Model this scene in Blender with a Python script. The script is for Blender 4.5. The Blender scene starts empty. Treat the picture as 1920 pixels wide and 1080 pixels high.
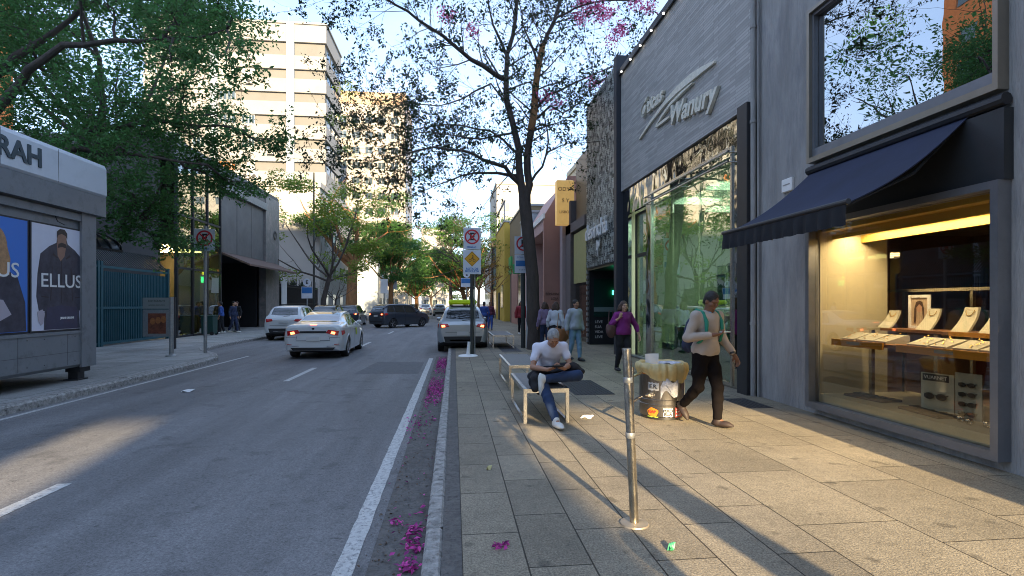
import bpy, math, random
import numpy as np
from math import sin, cos, pi, radians, sqrt, atan2
from mathutils import Vector, Matrix
S = bpy.context.scene
COL = S.collection
# ---------------- camera, sky, sun, exposure ----------------
cd = bpy.data.cameras.new('camera'); cam = bpy.data.objects.new('camera', cd); COL.objects.link(cam)
cam.location = (0, 0, 1.56)
cam.rotation_euler = (radians(90), 0, -math.atan(0.109))
cd.sensor_width = 36; cd.lens = 18.75; cd.shift_y = 29/1920; cd.clip_end = 3000; cd.clip_start = .05
S.camera = cam
S.view_settings.view_transform = 'Standard'; S.view_settings.look = 'None'
S.view_settings.gamma = 1; S.view_settings.exposure = 1.68
S.cycles.filter_width = 1.0
S.cycles.max_bounces = 8; S.cycles.transparent_max_bounces = 24; S.cycles.glossy_bounces = 4; S.cycles.diffuse_bounces = 4
S.cycles.caustics_reflective = False; S.cycles.caustics_refractive = False
SUN_EL, SUN_AZ = radians(19.0), radians(170.8)      # azimuth clockwise from +Y: behind the camera, a little to the right
W = bpy.data.worlds.new('World'); S.world = W; W.use_nodes = True
nt = W.node_tree; nt.nodes.clear(); N = nt.nodes.new; L = nt.links.new
sky = N('ShaderNodeTexSky'); sky.sky_type = 'NISHITA'; sky.sun_disc = False
sky.sun_elevation = SUN_EL; sky.sun_rotation = SUN_AZ; sky.air_density = 1.0; sky.dust_density = 0.6; sky.ozone_density = 2.5
tc = N('ShaderNodeTexCoord'); mp = N('ShaderNodeMapping'); mp.inputs['Scale'].default_value = (1, 1, 2.2)
nz = N('ShaderNodeTexNoise'); nz.inputs['Scale'].default_value = 1.9; nz.inputs['Detail'].default_value = 7; nz.inputs['Roughness'].default_value = .55
cr = N('ShaderNodeValToRGB'); cr.color_ramp.elements[0].position = .44; cr.color_ramp.elements[1].position = .72
cr.color_ramp.elements[0].color = (.34, .34, .34, 1); cr.color_ramp.elements[1].color = (.85, .85, .85, 1)
mx = N('ShaderNodeMix'); mx.data_type = 'RGBA'; mx.inputs[7].default_value = (2.9, 3.7, 5.4, 1)
bg = N('ShaderNodeBackground'); bg.inputs[1].default_value = 0.135; wo = N('ShaderNodeOutputWorld')
L(tc.outputs['Generated'], mp.inputs[0]); L(mp.outputs[0], nz.inputs[0]); L(nz.outputs[0], cr.inputs[0])
L(cr.outputs[0], mx.inputs[0]); L(sky.outputs[0], mx.inputs[6]); L(mx.outputs[2], bg.inputs[0]); L(bg.outputs[0], wo.inputs[0])
sl = bpy.data.lights.new('sun', 'SUN'); sl.energy = 5.0; sl.angle = radians(.55); sl.color = (1, .77, .46)
so = bpy.data.objects.new('sun', sl); COL.objects.link(so)
sdir = Vector((sin(SUN_AZ)*cos(SUN_EL), cos(SUN_AZ)*cos(SUN_EL), sin(SUN_EL)))
so.rotation_euler = sdir.to_track_quat('Z', 'Y').to_euler(); so.location = (20, -40, 40)
# ---------------- helpers ----------------
def mat(name, col, rough=.7, metal=0, var=0, vs=6., bump=0, bs=60., spec=.5, emis=None, es=0, coat=0, dirt=None, isl=0, trans=0, alpha=1, stretch=None):
    m = bpy.data.materials.new(name); m.use_nodes = True; t = m.node_tree; n = t.nodes.new; l = t.links.new
    b = t.nodes['Principled BSDF']; b.inputs['Roughness'].default_value = rough; b.inputs['Metallic'].default_value = metal
    b.inputs['Specular IOR Level'].default_value = spec; b.inputs['Coat Weight'].default_value = coat
    c = (*col, 1); b.inputs['Base Color'].default_value = c
    if alpha < 1: b.inputs['Alpha'].default_value = alpha
    src = None
    if var or bump or dirt or stretch:
        tc = n('ShaderNodeTexCoord'); mp = n('ShaderNodeMapping'); l(tc.outputs['Object'], mp.inputs[0])
        if stretch: mp.inputs['Scale'].default_value = stretch
    if var or isl:
        hs = n('ShaderNodeHueSaturation'); hs.inputs['Color'].default_value = c
        if var:
            z = n('ShaderNodeTexNoise'); z.inputs['Scale'].default_value = vs; z.inputs['Detail'].default_value = 6; z.inputs['Roughness'].default_value = .65
            l(mp.outputs[0], z.inputs[0]); mr = n('ShaderNodeMapRange'); mr.inputs[1].default_value = .25; mr.inputs[2].default_value = .75
            mr.inputs[3].default_value = 1-var; mr.inputs[4].default_value = 1+var; l(z.outputs[0], mr.inputs[0]); src = mr.outputs[0]
        if isl:
            g = n('ShaderNodeNewGeometry'); mr2 = n('ShaderNodeMapRange'); mr2.inputs[3].default_value = 1-isl; mr2.inputs[4].default_value = 1+isl
            l(g.outputs['Random Per Island'], mr2.inputs[0])
            if src:
                mm = n('ShaderNodeMath'); mm.operation = 'MULTIPLY'; l(src, mm.inputs[0]); l(mr2.outputs[0], mm.inputs[1]); src = mm.outputs[0]
            else: src = mr2.outputs[0]
            mr3 = n('ShaderNodeMapRange'); mr3.inputs[3].default_value = .485; mr3.inputs[4].default_value = .515
            l(g.outputs['Random Per Island'], mr3.inputs[0]); l(mr3.outputs[0], hs.inputs['Hue'])
        l(src, hs.inputs['Value']); out = hs.outputs[0]
        if dirt:
            z2 = n('ShaderNodeTexNoise'); z2.inputs['Scale'].default_value = dirt[1]; z2.inputs['Detail'].default_value = 8; z2.inputs['Roughness'].default_value = .7
            l(mp.outputs[0], z2.inputs[0]); r = n('ShaderNodeMapRange'); r.inputs[1].default_value = .5; r.inputs[2].default_value = .68; r.inputs[4].default_value = dirt[2]
            l(z2.outputs[0], r.inputs[0]); mi = n('ShaderNodeMix'); mi.data_type = 'RGBA'; mi.inputs[7].default_value = (*dirt[0], 1)
            l(r.outputs[0], mi.inputs[0]); l(out, mi.inputs[6]); out = mi.outputs[2]
        l(out, b.inputs['Base Color'])
    if bump:
        z = n('ShaderNodeTexNoise'); z.inputs['Scale'].default_value = bs; z.inputs['Detail'].default_value = 5
        l(mp.outputs[0], z.inputs[0]); bp = n('ShaderNodeBump'); bp.inputs['Strength'].default_value = bump; bp.inputs['Distance'].default_value = .02
        l(z.outputs[0], bp.inputs['Height']); l(bp.outputs[0], b.inputs['Normal'])
    if emis: b.inputs['Emission Color'].default_value = (*emis, 1); b.inputs['Emission Strength'].default_value = es
    if trans:
        tr = n('ShaderNodeBsdfTranslucent'); ms = n('ShaderNodeMixShader'); ms.inputs[0].default_value = trans
        if src: l(out, tr.inputs[0])
        else: tr.inputs[0].default_value = c
        l(b.outputs[0], ms.inputs[1]); l(tr.outputs[0], ms.inputs[2]); l(ms.outputs[0], t.nodes['Material Output'].inputs[0])
    return m
def glass(name, tint=(.8, .9, .85), refl=.25, wob=0, ws=3., rough=0):
    m = bpy.data.materials.new(name); m.use_nodes = True; t = m.node_tree; n = t.nodes.new; l = t.links.new; t.nodes.clear()
    tr = n('ShaderNodeBsdfTransparent'); tr.inputs[0].default_value = (*tint, 1); g = n('ShaderNodeBsdfGlossy'); g.inputs['Roughness'].default_value = rough
    lw = n('ShaderNodeLayerWeight'); lw.inputs[0].default_value = .5; f = n('ShaderNodeMath'); f.operation = 'POWER'; f.inputs[1].default_value = 4; l(lw.outputs['Facing'], f.inputs[0]); a = n('ShaderNodeMath'); a.operation = 'MULTIPLY_ADD'; a.inputs[1].default_value = .8; a.inputs[2].default_value = refl+.03; a.use_clamp = True
    l(f.outputs[0], a.inputs[0]); ms = n('ShaderNodeMixShader'); l(a.outputs[0], ms.inputs[0]); l(tr.outputs[0], ms.inputs[1]); l(g.outputs[0], ms.inputs[2])
    if wob:
        tc = n('ShaderNodeTexCoord'); z = n('ShaderNodeTexNoise'); z.inputs['Scale'].default_value = ws; z.inputs['Detail'].default_value = 2
        l(tc.outputs['Object'], z.inputs[0]); bp = n('ShaderNodeBump'); bp.inputs['Strength'].default_value = wob; bp.inputs['Distance'].default_value = .05
        l(z.outputs[0], bp.inputs['Height']); l(bp.outputs[0], g.inputs['Normal'])
    o = n('ShaderNodeOutputMaterial'); l(ms.outputs[0], o.inputs[0]); return m
def tag(o, label=None, cat=None, group=None, kind=None):
    if label: o['label'] = label
    if cat: o['category'] = cat
    if group: o['group'] = group
    if kind: o['kind'] = kind
    return o
def thing(name, label, cat, loc=(0, 0, 0), rz=0, group=None):
    o = bpy.data.objects.new(name, None); COL.objects.link(o); o.location = loc; o.rotation_euler = (0, 0, rz); o.empty_display_size = .2
    return tag(o, label, cat, group)
def copy_tree(o, parent=None):
    c = o.copy(); COL.objects.link(c); c.parent = parent
    for ch in list(o.children): copy_tree(ch, c)
    return c
class MB:
    def __init__(s): s.v = []; s.f = []; s.m = []; s.cm = 0
    def add(s, vs, fs):
        b = len(s.v); s.v += [tuple(p) for p in vs]; s.f += [tuple(i+b for i in f) for f in fs]; s.m += [s.cm]*len(fs); return s
    def box(s, x0, x1, y0, y1, z0, z1):
        return s.add([(x0,y0,z0),(x1,y0,z0),(x1,y1,z0),(x0,y1,z0),(x0,y0,z1),(x1,y0,z1),(x1,y1,z1),(x0,y1,z1)],
                     [(0,3,2,1),(4,5,6,7),(0,1,5,4),(1,2,6,5),(2,3,7,6),(3,0,4,7)])
    def bbox(s, x0, x1, y0, y1, z0, z1, b=.01):     # bevelled box
        vs = []
        for z, i in ((z0, b), (z0+b, 0), (z1-b, 0), (z1, b)):
            for (x, y, sx, sy) in ((x0,y0,1,1),(x1,y0,-1,1),(x1,y1,-1,-1),(x0,y1,1,-1)):
                k = i
                if sx == sy: vs += [(x+sx*k, y+sy*(b+k*.3), z), (x+sx*(b+k*.3), y+sy*k, z)]
                else: vs += [(x+sx*(b+k*.3), y+sy*k, z), (x+sx*k, y+sy*(b+k*.3), z)]
        fs = [tuple(range(7, -1, -1)), tuple(range(24, 32))]
        for r in range(3):
            for i in range(8): j = (i+1) % 8; fs.append((r*8+i, r*8+j, r*8+8+j, r*8+8+i))
        return s.add(vs, fs)
    def cyl(s, p, q, r0, r1=None, n=12, cap=True):
        r1 = r0 if r1 is None else r1; p = Vector(p); q = Vector(q); d = (q-p)
        if d.length < 1e-6: return s
        d.normalize(); a = d.orthogonal().normalized(); b = d.cross(a)
        vs = [tuple(c+(a*cos(2*pi*i/n)+b*sin(2*pi*i/n))*r) for c, r in ((p, r0), (q, r1)) for i in range(n)]
        fs = [(i, (i+1) % n, n+(i+1) % n, n+i) for i in range(n)]
        if cap: fs += [tuple(range(n-1, -1, -1)), tuple(range(n, 2*n))]
        return s.add(vs, fs)
    def tube(s, pts, rs, n=8, cap=True):
        pts = [Vector(p) for p in pts]; vs = []; a = None
        if not hasattr(rs, '__len__'): rs = [rs]*len(pts)
        for i, p in enumerate(pts):
            d = (pts[min(i+1, len(pts)-1)]-pts[max(i-1, 0)]).normalized()
            a = (d.orthogonal() if a is None else (a-d*a.dot(d))).normalized(); b = d.cross(a)
            vs += [tuple(p+(a*cos(2*pi*k/n)+b*sin(2*pi*k/n))*rs[i]) for k in range(n)]
        fs = [(r*n+i, r*n+(i+1) % n, r*n+n+(i+1) % n, r*n+n+i) for r in range(len(pts)-1) for i in range(n)]
        if cap: fs += [tuple(range(n-1, -1, -1)), tuple(range(len(vs)-n, len(vs)))]
        return s.add(vs, fs)
    def lathe(s, prof, n=24, c=(0, 0, 0), ax='z'):
        vs = []
        for r, z in prof:
            for i in range(n):
                a = 2*pi*i/n; p = (r*cos(a), r*sin(a), z)
                if ax == 'x': p = (z, r*cos(a), r*sin(a))
                if ax == 'y': p = (r*cos(a), z, -r*sin(a))
                vs.append((p[0]+c[0], p[1]+c[1], p[2]+c[2]))
        fs = [(r*n+i, r*n+(i+1) % n, r*n+n+(i+1) % n, r*n+n+i) for r in range(len(prof)-1) for i in range(n)]
        return s.add(vs, fs)
    def prism(s, pts, ax, a0, a1):      # polygon (u,v) extruded along axis ax
        def P(u, v, w): return {'x': (w, u, v), 'y': (u, w, v), 'z': (u, v, w)}[ax]
        n = len(pts); vs = [P(u, v, a0) for u, v in pts]+[P(u, v, a1) for u, v in pts]
        return s.add(vs, [tuple(range(n-1, -1, -1)), tuple(range(n, 2*n))]+[(i, (i+1) % n, n+(i+1) % n, n+i) for i in range(n)])
    def build(s, name, m, parent=None, smooth=False, label=None):
        me = bpy.data.meshes.new(name); me.from_pydata(s.v, [], s.f)
        for x in (m if isinstance(m, (list, tuple)) else [m]): me.materials.append(x)
        if max(s.m, default=0): me.polygons.foreach_set('material_index', s.m)
        if smooth:
            me.polygons.foreach_set('use_smooth', [True]*len(me.polygons))
            me.set_sharp_from_angle(angle=radians(40))
        me.update(); o = bpy.data.objects.new(name, me); COL.objects.link(o)
        if parent: o.parent = parent
        if label: o['label'] = label
        return o
def npmesh(name, v, f, m, parent=None, smooth=False, mi=None):
    v = np.asarray(v, np.float32); f = np.asarray(f, np.int32); k = f.shape[1]
    me = bpy.data.meshes.new(name); me.vertices.add(len(v)); me.vertices.foreach_set('co', v.ravel())
    me.loops.add(f.size); me.loops.foreach_set('vertex_index', f.ravel()); me.polygons.add(len(f))
    me.polygons.foreach_set('loop_start', np.arange(0, f.size, k, dtype=np.int32))
    for x in (m if isinstance(m, (list, tuple)) else [m]): me.materials.append(x)
    if mi is not None: me.polygons.foreach_set('material_index', mi)
    if smooth: me.polygons.foreach_set('use_smooth', np.ones(len(f), bool))
    me.update(calc_edges=True); me.validate(); o = bpy.data.objects.new(name, me); COL.objects.link(o)
    if parent: o.parent = parent
    return o
def text(name, s, size, loc, rot, m, parent=None, ext=.01, align='CENTER', bold=0, sx=1, sy=1, shear=0):
    c = bpy.data.curves.new(name, 'FONT'); c.body = s; c.size = size; c.extrude = ext; c.align_x = align; c.align_y = 'CENTER'; c.offset = bold; c.resolution_u = 3; c.shear = shear; c.space_line = .8
    t = bpy.data.objects.new('tmp', c); me = bpy.data.meshes.new_from_object(t); bpy.data.objects.remove(t); me.name = name
    me.transform(Matrix.Diagonal((sx, sy, 1, 1)))
    o = bpy.data.objects.new(name, me); me.materials.clear(); me.materials.append(m); COL.objects.link(o); o.location = loc; o.rotation_euler = rot
    if parent: o.parent = parent
    return o
def structure(o): o['kind'] = 'structure'; return o
RX = (radians(90), 0, 0)                 # text facing -Y
RWL = (radians(90), 0, radians(-90))     # text on a wall facing -X
RWR = (radians(90), 0, radians(90))      # text on a wall facing +X
# ---------------- materials ----------------
M = {}
M['black'] = mat('black_paint', (.018, .019, .022), .5)
M['rubber'] = mat('rubber', (.02, .02, .021), .85)
M['white'] = mat('white_paint', (.78, .78, .76), .5, var=.06, vs=2)
M['steel'] = mat('brushed_steel', (.62, .60, .56), .27, 1, var=.12, vs=9, bump=.08, bs=90)
M['steel_dark'] = mat('dark_steel', (.16, .16, .16), .35, 1, var=.2, vs=5)
M['galv'] = mat('galvanised_pole', (.33, .34, .34), .5, .6, var=.18, vs=14)
M['pole_dark'] = mat('dark_pole_paint', (.05, .056, .052), .55, .3, var=.2, vs=12)
M['render_dark'] = mat('charcoal_render', (.31, .30, .285), .9, var=.30, vs=2.0, bump=.8, bs=22, dirt=((.19, .19, .20), 3.0, .7), stretch=(1.6, 1.6, .35))
M['darkmetal'] = mat('dark_metal', (.045, .046, .050), .42, .4, var=.12, vs=6)
M['red'] = mat('sign_red', (.55, .02, .035), .45)
M['lamp_red'] = mat('tail_lamp_red', (.5, .015, .015), .25, coat=.6)
M['lamp_lit'] = mat('tail_lamp_lit', (1, .2, .1), .3, emis=(1, .22, .07), es=2.2)
# ================= GROUND =================
def ground_mats():
    # asphalt
    m = bpy.data.materials.new('asphalt'); m.use_nodes = True; t = m.node_tree; n = t.nodes.new; l = t.links.new; b = t.nodes['Principled BSDF']
    g = n('ShaderNodeNewGeometry'); b.inputs['Roughness'].default_value = .78
    def noise(sc, det=6, ro=.6, map_=None):
        z = n('ShaderNodeTexNoise'); z.inputs['Scale'].default_value = sc; z.inputs['Detail'].default_value = det; z.inputs['Roughness'].default_value = ro
        if map_:
            mp = n('ShaderNodeMapping'); mp.inputs['Scale'].default_value = map_; l(g.outputs['Position'], mp.inputs[0]); l(mp.outputs[0], z.inputs[0])
        else: l(g.outputs['Position'], z.inputs[0])
        return z.outputs[0]
    def ramp(src, a, b_, c0, c1):
        r = n('ShaderNodeMapRange'); r.inputs[1].default_value = a; r.inputs[2].default_value = b_; r.inputs[3].default_value = c0; r.inputs[4].default_value = c1; l(src, r.inputs[0]); return r.outputs[0]
    def mul(a, b_):
        k = n('ShaderNodeMath'); k.operation = 'MULTIPLY'; l(a, k.inputs[0]); l(b_, k.inputs[1]); return k.outputs[0]
    v = mul(ramp(noise(.5, 8, .6, (1.6, .35, 1)), .3, .7, .78, 1.22), mul(ramp(noise(60, 4, .85), .3, .7, .45, 1.6), ramp(noise(7, 8, .75), .3, .7, .9, 1.1)))
    # bitumen-sealed cracks
    vo = n('ShaderNodeTexVoronoi'); vo.feature = 'DISTANCE_TO_EDGE'; vo.inputs['Scale'].default_value = .34
    wp = n('ShaderNodeTexNoise'); wp.inputs['Scale'].default_value = 1.3; wp.inputs['Detail'].default_value = 6; l(g.outputs['Position'], wp.inputs[0])
    ad = n('ShaderNodeMix'); ad.data_type = 'RGBA'; ad.blend_type = 'ADD'; ad.inputs[0].default_value = .8; l(g.outputs['Position'], ad.inputs[6]); l(wp.outputs[1], ad.inputs[7]); l(ad.outputs[2], vo.inputs[0])
    ck = mul(ramp(vo.outputs['Distance'], .0, .006, .86, 1.), ramp(noise(1.0, 5, .6, (2.2, .12, 1)), .35, .68, .84, 1.14))
    v = mul(mul(v, ck), mul(ramp(noise(2.4, 3, .5), .60, .70, 1., .74), ramp(noise(16, 3, .5), .66, .72, 1., .6)))
    hs = n('ShaderNodeHueSaturation'); hs.inputs['Color'].default_value = (.150, .149, .150, 1); l(v, hs.inputs['Value']); l(hs.outputs[0], b.inputs['Base Color'])
    bp = n('ShaderNodeBump'); bp.inputs['Strength'].default_value = .55; bp.inputs['Distance'].default_value = .012; l(noise(75, 3, .7), bp.inputs['Height']); l(bp.outputs[0], b.inputs['Normal'])
    M['asphalt'] = m
    # granite slab pavement
    def slabs(name, base, bw, rh, speck, mort=.006, off=.37, swap=True, joint=(.06, .055, .045)):
        m = bpy.data.materials.new(name); m.use_nodes = True; t = m.node_tree; n = t.nodes.new; l = t.links.new; b = t.nodes['Principled BSDF']
        g = n('ShaderNodeNewGeometry'); b.inputs['Roughness'].default_value = .8
        sp = n('ShaderNodeSeparateXYZ'); l(g.outputs['Position'], sp.inputs[0]); cb = n('ShaderNodeCombineXYZ')
        l(sp.outputs[1 if swap else 0], cb.inputs[0]); sh = n('ShaderNodeMath'); sh.operation = 'ADD'; sh.inputs[1].default_value = 100*rh-.05; l(sp.outputs[0 if swap else 1], sh.inputs[0]); l(sh.outputs[0], cb.inputs[1])
        br = n('ShaderNodeTexBrick'); br.inputs['Scale'].default_value = 1; br.inputs['Mortar Size'].default_value = mort; br.inputs['Brick Width'].default_value = bw; br.inputs['Row Height'].default_value = rh
        br.offset = off; br.inputs['Color1'].default_value = (.86, .86, .86, 1); br.inputs['Color2'].default_value = (1.12, 1.12, 1.12, 1); br.inputs['Mortar'].default_value = (.16, .15, .13, 1); br.inputs['Mortar Smooth'].default_value = .3
        l(cb.outputs[0], br.inputs[0])
        def noise(sc, det, ro):
            z = n('ShaderNodeTexNoise'); z.inputs['Scale'].default_value = sc; z.inputs['Detail'].default_value = det; z.inputs['Roughness'].default_value = ro; l(g.outputs['Position'], z.inputs[0]); return z.outputs[0]
        def ramp(src, a, b_, c0, c1):
            r = n('ShaderNodeMapRange'); r.inputs[1].default_value = a; r.inputs[2].default_value = b_; r.inputs[3].default_value = c0; r.inputs[4].default_value = c1; l(src, r.inputs[0]); return r.outputs[0]
        def mul(a, b_):
            k = n('ShaderNodeMath'); k.operation = 'MULTIPLY'; l(a, k.inputs[0]); l(b_, k.inputs[1]); return k.outputs[0]
        v = mul(mul(ramp(noise(1.1, 8, .65), .3, .7, .76, 1.2), ramp(noise(70, 4, .85), .38, .62, 1-speck*1.5, 1+speck*1.1)), ramp(noise(14, 6, .8), .35, .6, .8, 1.08))
        v = mul(v, ramp(noise(4.5, 2, .4), .66, .72, 1., .6))
        hs = n('ShaderNodeHueSaturation'); hs.inputs['Color'].default_value = (*base, 1); l(v, hs.inputs['Value'])
        mi = n('ShaderNodeMix'); mi.data_type = 'RGBA'; mi.blend_type = 'MULTIPLY'; mi.inputs[0].default_value = 1; l(hs.outputs[0], mi.inputs[6]); l(br.outputs[0], mi.inputs[7]); l(mi.outputs[2], b.inputs['Base Color'])
        bp = n('ShaderNodeBump'); bp.inputs['Strength'].default_value = .5; bp.inputs['Distance'].default_value = .01
        hh = n('ShaderNodeMath'); hh.operation = 'SUBTRACT'; l(noise(90, 2, .6), hh.inputs[0]); l(br.outputs['Fac'], hh.inputs[1]); l(hh.outputs[0], bp.inputs['Height']); l(bp.outputs[0], b.inputs['Normal'])
        return m
    M['slab'] = slabs('granite_slabs', (.245, .21, .15), .78, .39, .34)
    M['slab_wide'] = slabs('granite_slabs_wide', (.265, .225, .155), 1.17, .78, .36, off=.3)
    M['slab_left'] = slabs('pale_paving', (.30, .30, .285), 1.2, 1.2, .15, .008)
ground_mats()
M['kerb'] = mat('worn_granite_kerb', (.27, .265, .25), .85, var=.35, vs=9, bump=.9, bs=30, dirt=((.10, .10, .09), 14, .8))
M['kerbwhite'] = mat('chipped_white_kerb', (.31, .30, .28), .85, var=.5, vs=14, bump=1, bs=30, dirt=((.09, .085, .075), 13, 1))
M['linepaint'] = mat('worn_road_paint', (.50, .50, .48), .8, var=.22, vs=20, dirt=((.12, .125, .135), 28, 1), bump=.3, bs=80)
M['gutter'] = mat('gutter_concrete', (.115, .108, .10), .9, var=.35, vs=10, bump=.8, bs=30, dirt=((.04, .035, .03), 30, .7))
M['earth'] = mat('city_ground', (.12, .12, .115), .9, var=.2, vs=.3)
Z = -.14
def sheet(name, pts, z, m, thick=None):
    b = MB(); b.prism(pts, 'z', z-(thick or .05), z); return structure(b.build(name, m))
structure(MB().add([(-900, -300, Z-.06), (900, -300, Z-.06), (900, 1800, Z-.06), (-900, 1800, Z-.06)], [(0, 1, 2, 3)]).build('ground', M['earth']))
sheet('road', [(-9.3, -120), (-.18, -120), (-.18, 400), (-9.3, 400)], Z, M['asphalt'], .04)
# right pavement: narrow slabs beside the kerb, wider slabs beside the shops
sheet('pavement', [(.05, -40), (2.39, -40), (2.39, 400), (.05, 400)], 0, M['slab'], .2)
sheet('pavement', [(2.39, -40), (6.6, -40), (6.6, 400), (2.39, 400)], 0, M['slab_wide'], .2)
def kerb(name, x0, x1, y0, y1, m, step=.98, seed=1, zt=.005):
    r = random.Random(seed); b = MB(); y = y0
    while y < y1:
        e = r.uniform(-.008, .008); d = r.uniform(-.006, .006); yy = min(y+step, y1)
        b.bbox(x0+e, x1, y+.006, yy-.006, Z-.1, zt+d, .018); y = yy
    return structure(b.build(name, m, smooth=False))
kerb('kerb', -.19, -.075, -8, 120, M['kerbwhite'], seed=2)
b = MB(); b.box(-.075, .05, -8, 120, -.1, -.004); structure(b.build('kerb_channel', M['gutter']))
b = MB(); b.box(-.55, -.188, -8, 17.2, Z-.02, Z+.006); structure(b.build('gutter', M['gutter']))
# left pavement with the parking bay cut out after 17.5 m
LP = [(-6.98, -60), (-6.98, 15.6), (-7.15, 16.6), (-7.6, 17.6), (-8.3, 18.6), (-8.9, 19.8), (-9.2, 21.4), (-9.2, 300), (-26, 300), (-26, -60)]
sheet('left_pavement', LP[::-1], 0, M['slab_left'], .2)
b = MB(); kp = [(-6.98, -20)]+[(-6.98, y) for y in np.arange(-19, 15.6, 1.)]+LP[2:7]+[(-9.2, y) for y in np.arange(22.4, 120, 1.)]
rr = random.Random(4)
for i in range(len(kp)-1):
    p, q = Vector((*kp[i], 0)), Vector((*kp[i+1], 0)); d = (q-p).normalized(); nn = Vector((d.y, -d.x, 0))*.17
    e = rr.uniform(-.01, .01); pts = [p+d*.006, q-d*.006]
    o0 = p+nn; o1 = q+nn
    b.add([(p.x, p.y, .004+e), (q.x, q.y, .004+e), (o1.x, o1.y, .0+e), (o0.x, o0.y, .0+e), (o0.x+nn.x*.25, o0.y+nn.y*.25, -.035), (o1.x+nn.x*.25, o1.y+nn.y*.25, -.035), (o1.x+nn.x*.3, o1.y+nn.y*.3, Z-.05), (o0.x+nn.x*.3, o0.y+nn.y*.3, Z-.05), (p.x, p.y, -.2), (q.x, q.y, -.2)],
          [(0, 3, 2, 1), (3, 4, 5, 2), (4, 7, 6, 5), (0, 8, 7, 4, 3), (1, 2, 5, 6, 9)])
structure(b.build('left_kerb', M['kerbwhite']))
# painted lines
rr = random.Random(9)
def line(x0, x1, y0, y1, wob=.006, n=None):
    b = MB(); n = n or max(2, int((y1-y0)/.12)); vs = []
    for i in range(n+1):
        y = y0+(y1-y0)*i/n; vs += [(x0+rr.uniform(-wob, wob), y, Z+.004), (x1+rr.uniform(-wob, wob), y, Z+.004)]
    b.add(vs, [(2*i, 2*i+1, 2*i+3, 2*i+2) for i in range(n)]); return b
structure(line(-.76, -.635, -3, 16.7, .004).build('edge_line', M['linepaint']))
structure(line(-6.62, -6.53, -8, 18., .004).build('left_edge_line', M['linepaint']))
for y0 in (3.0, 12.1, 21.5, 30.5, 39.5, 48.5): structure(line(-3.71, -3.58, y0, y0+2.45, .004).build('lane_dash', M['linepaint']))
structure(line(.0, .0, 0, 0, 0, 2).build('x', M['linepaint'])) if 0 else None
M['patch'] = mat('old_asphalt_patch', (.118, .118, .12), .85, var=.25, vs=12, bump=.6, bs=70)
structure(MB().add([(-2.4, 13.2, Z+.003), (-.85, 13.0, Z+.003), (-.85, 15.6, Z+.003), (-2.2, 15.9, Z+.003)], [(0, 1, 2, 3)]).build('asphalt_patch', M['patch']))
# covers let into the pavement
M['cover'] = mat('cast_iron_cover', (.055, .055, .057), .6, .5, var=.25, vs=20, bump=1, bs=120)
def cover(x0, x1, y0, y1, label):
    t = thing('drain_cover', label, 'drain cover', ((x0+x1)/2, (y0+y1)/2, 0))
    w, h = (x1-x0)/2, (y1-y0)/2; b = MB(); b.box(-w, w, -h, h, -.02, .004); b.build('plate', M['cover'], t)
    b = MB()
    for k in range(int(w*2/.07)):
        x = -w+.05+k*.07; b.box(x, x+.02, -h+.04, h-.04, .004, .009)
    b.build('grating', M['cover'], t)
cover(2.05, 2.75, 8.9, 10.6, 'large dark grated metal cover in the pavement behind the waste bin')
cover(2.35, 3.0, 12.2, 13.6, 'smaller dark metal cover in the pavement at the feet of the woman in jeans')
cover(1.55, 2.2, 17.2, 19.6, 'dark grating in the pavement at the foot of the big street tree')
cover(4.35, 4.75, 7.5, 8.3, 'dark metal cover set in the pavement at the foot of the charcoal wall')
# ================= BUILDINGS, RIGHT SIDE =================
M['win_dark'] = glass('dark_shop_glass', (.86, .84, .78), .07)
M['win_up'] = glass('mirrored_window_glass', (.10, .13, .14), .55, wob=.05, ws=1.3)
M['win_green'] = glass('green_shop_glass', (.62, .78, .66), .40, wob=.06, ws=1.2)
M['frame_bronze'] = mat('pale_bronze_frame', (.30, .27, .22), .4, .7, var=.1, vs=4)
M['frame_sill'] = mat('brushed_frame', (.22, .23, .25), .4, .6, var=.12, vs=5)
M['cream'] = mat('cream_plaster', (.56, .50, .34), .8, var=.05, vs=2)
M['brown'] = mat('dark_brown_panel', (.09, .05, .038), .5, var=.2, vs=4)
M['deck'] = mat('pale_deck', (.55, .50, .33), .7, var=.1, vs=4)
M['wood'] = mat('orange_shelf', (.62, .27, .03), .45, var=.12, vs=8, stretch=(1, .2, 6))
M['shelfdark'] = mat('shelf_wood', (.20, .09, .04), .5, var=.2, vs=6)
M['lamp_warm'] = mat('warm_lamp', (1, .8, .4), .4, emis=(1, .70, .28), es=6)
def lamp(name, x, y, z, sx, sy, w, col, parent):
    l = bpy.data.lights.new(name, 'AREA'); l.shape = 'RECTANGLE'; l.size = sx; l.size_y = sy; l.energy = w; l.color = col
    o = bpy.data.objects.new(name, l); COL.objects.link(o); o.location = Vector((x, y, z))-parent.location; o.parent = parent; return o
M['cove'] = mat('yellow_lit_cove', (.62, .43, .10), .4, .3)  # yellow lamplight put into the cove's own colour
M['canvas'] = mat('navy_canvas', (.014, .020, .050), .8, var=.3, vs=1.6, bump=.12, bs=6)
M['canvas2'] = mat('black_canvas', (.008, .010, .014), .85, var=.3, vs=3)
def wall_open(mb, X0, X1, y0, y1, z0, z1, ops):
    """wall slab between X0..X1 with rectangular openings (ya,yb,za,zb), non-overlapping in y"""
    y = y0
    for (a, b_, c, d) in sorted(ops):
        if a > y: mb.box(X0, X1, y, a, z0, z1)
        if c > z0: mb.box(X0, X1, a, b_, z0, c)
        if d < z1: mb.box(X0, X1, a, b_, d, z1)
        y = b_
    if y < y1: mb.box(X0, X1, y, y1, z0, z1)
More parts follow.
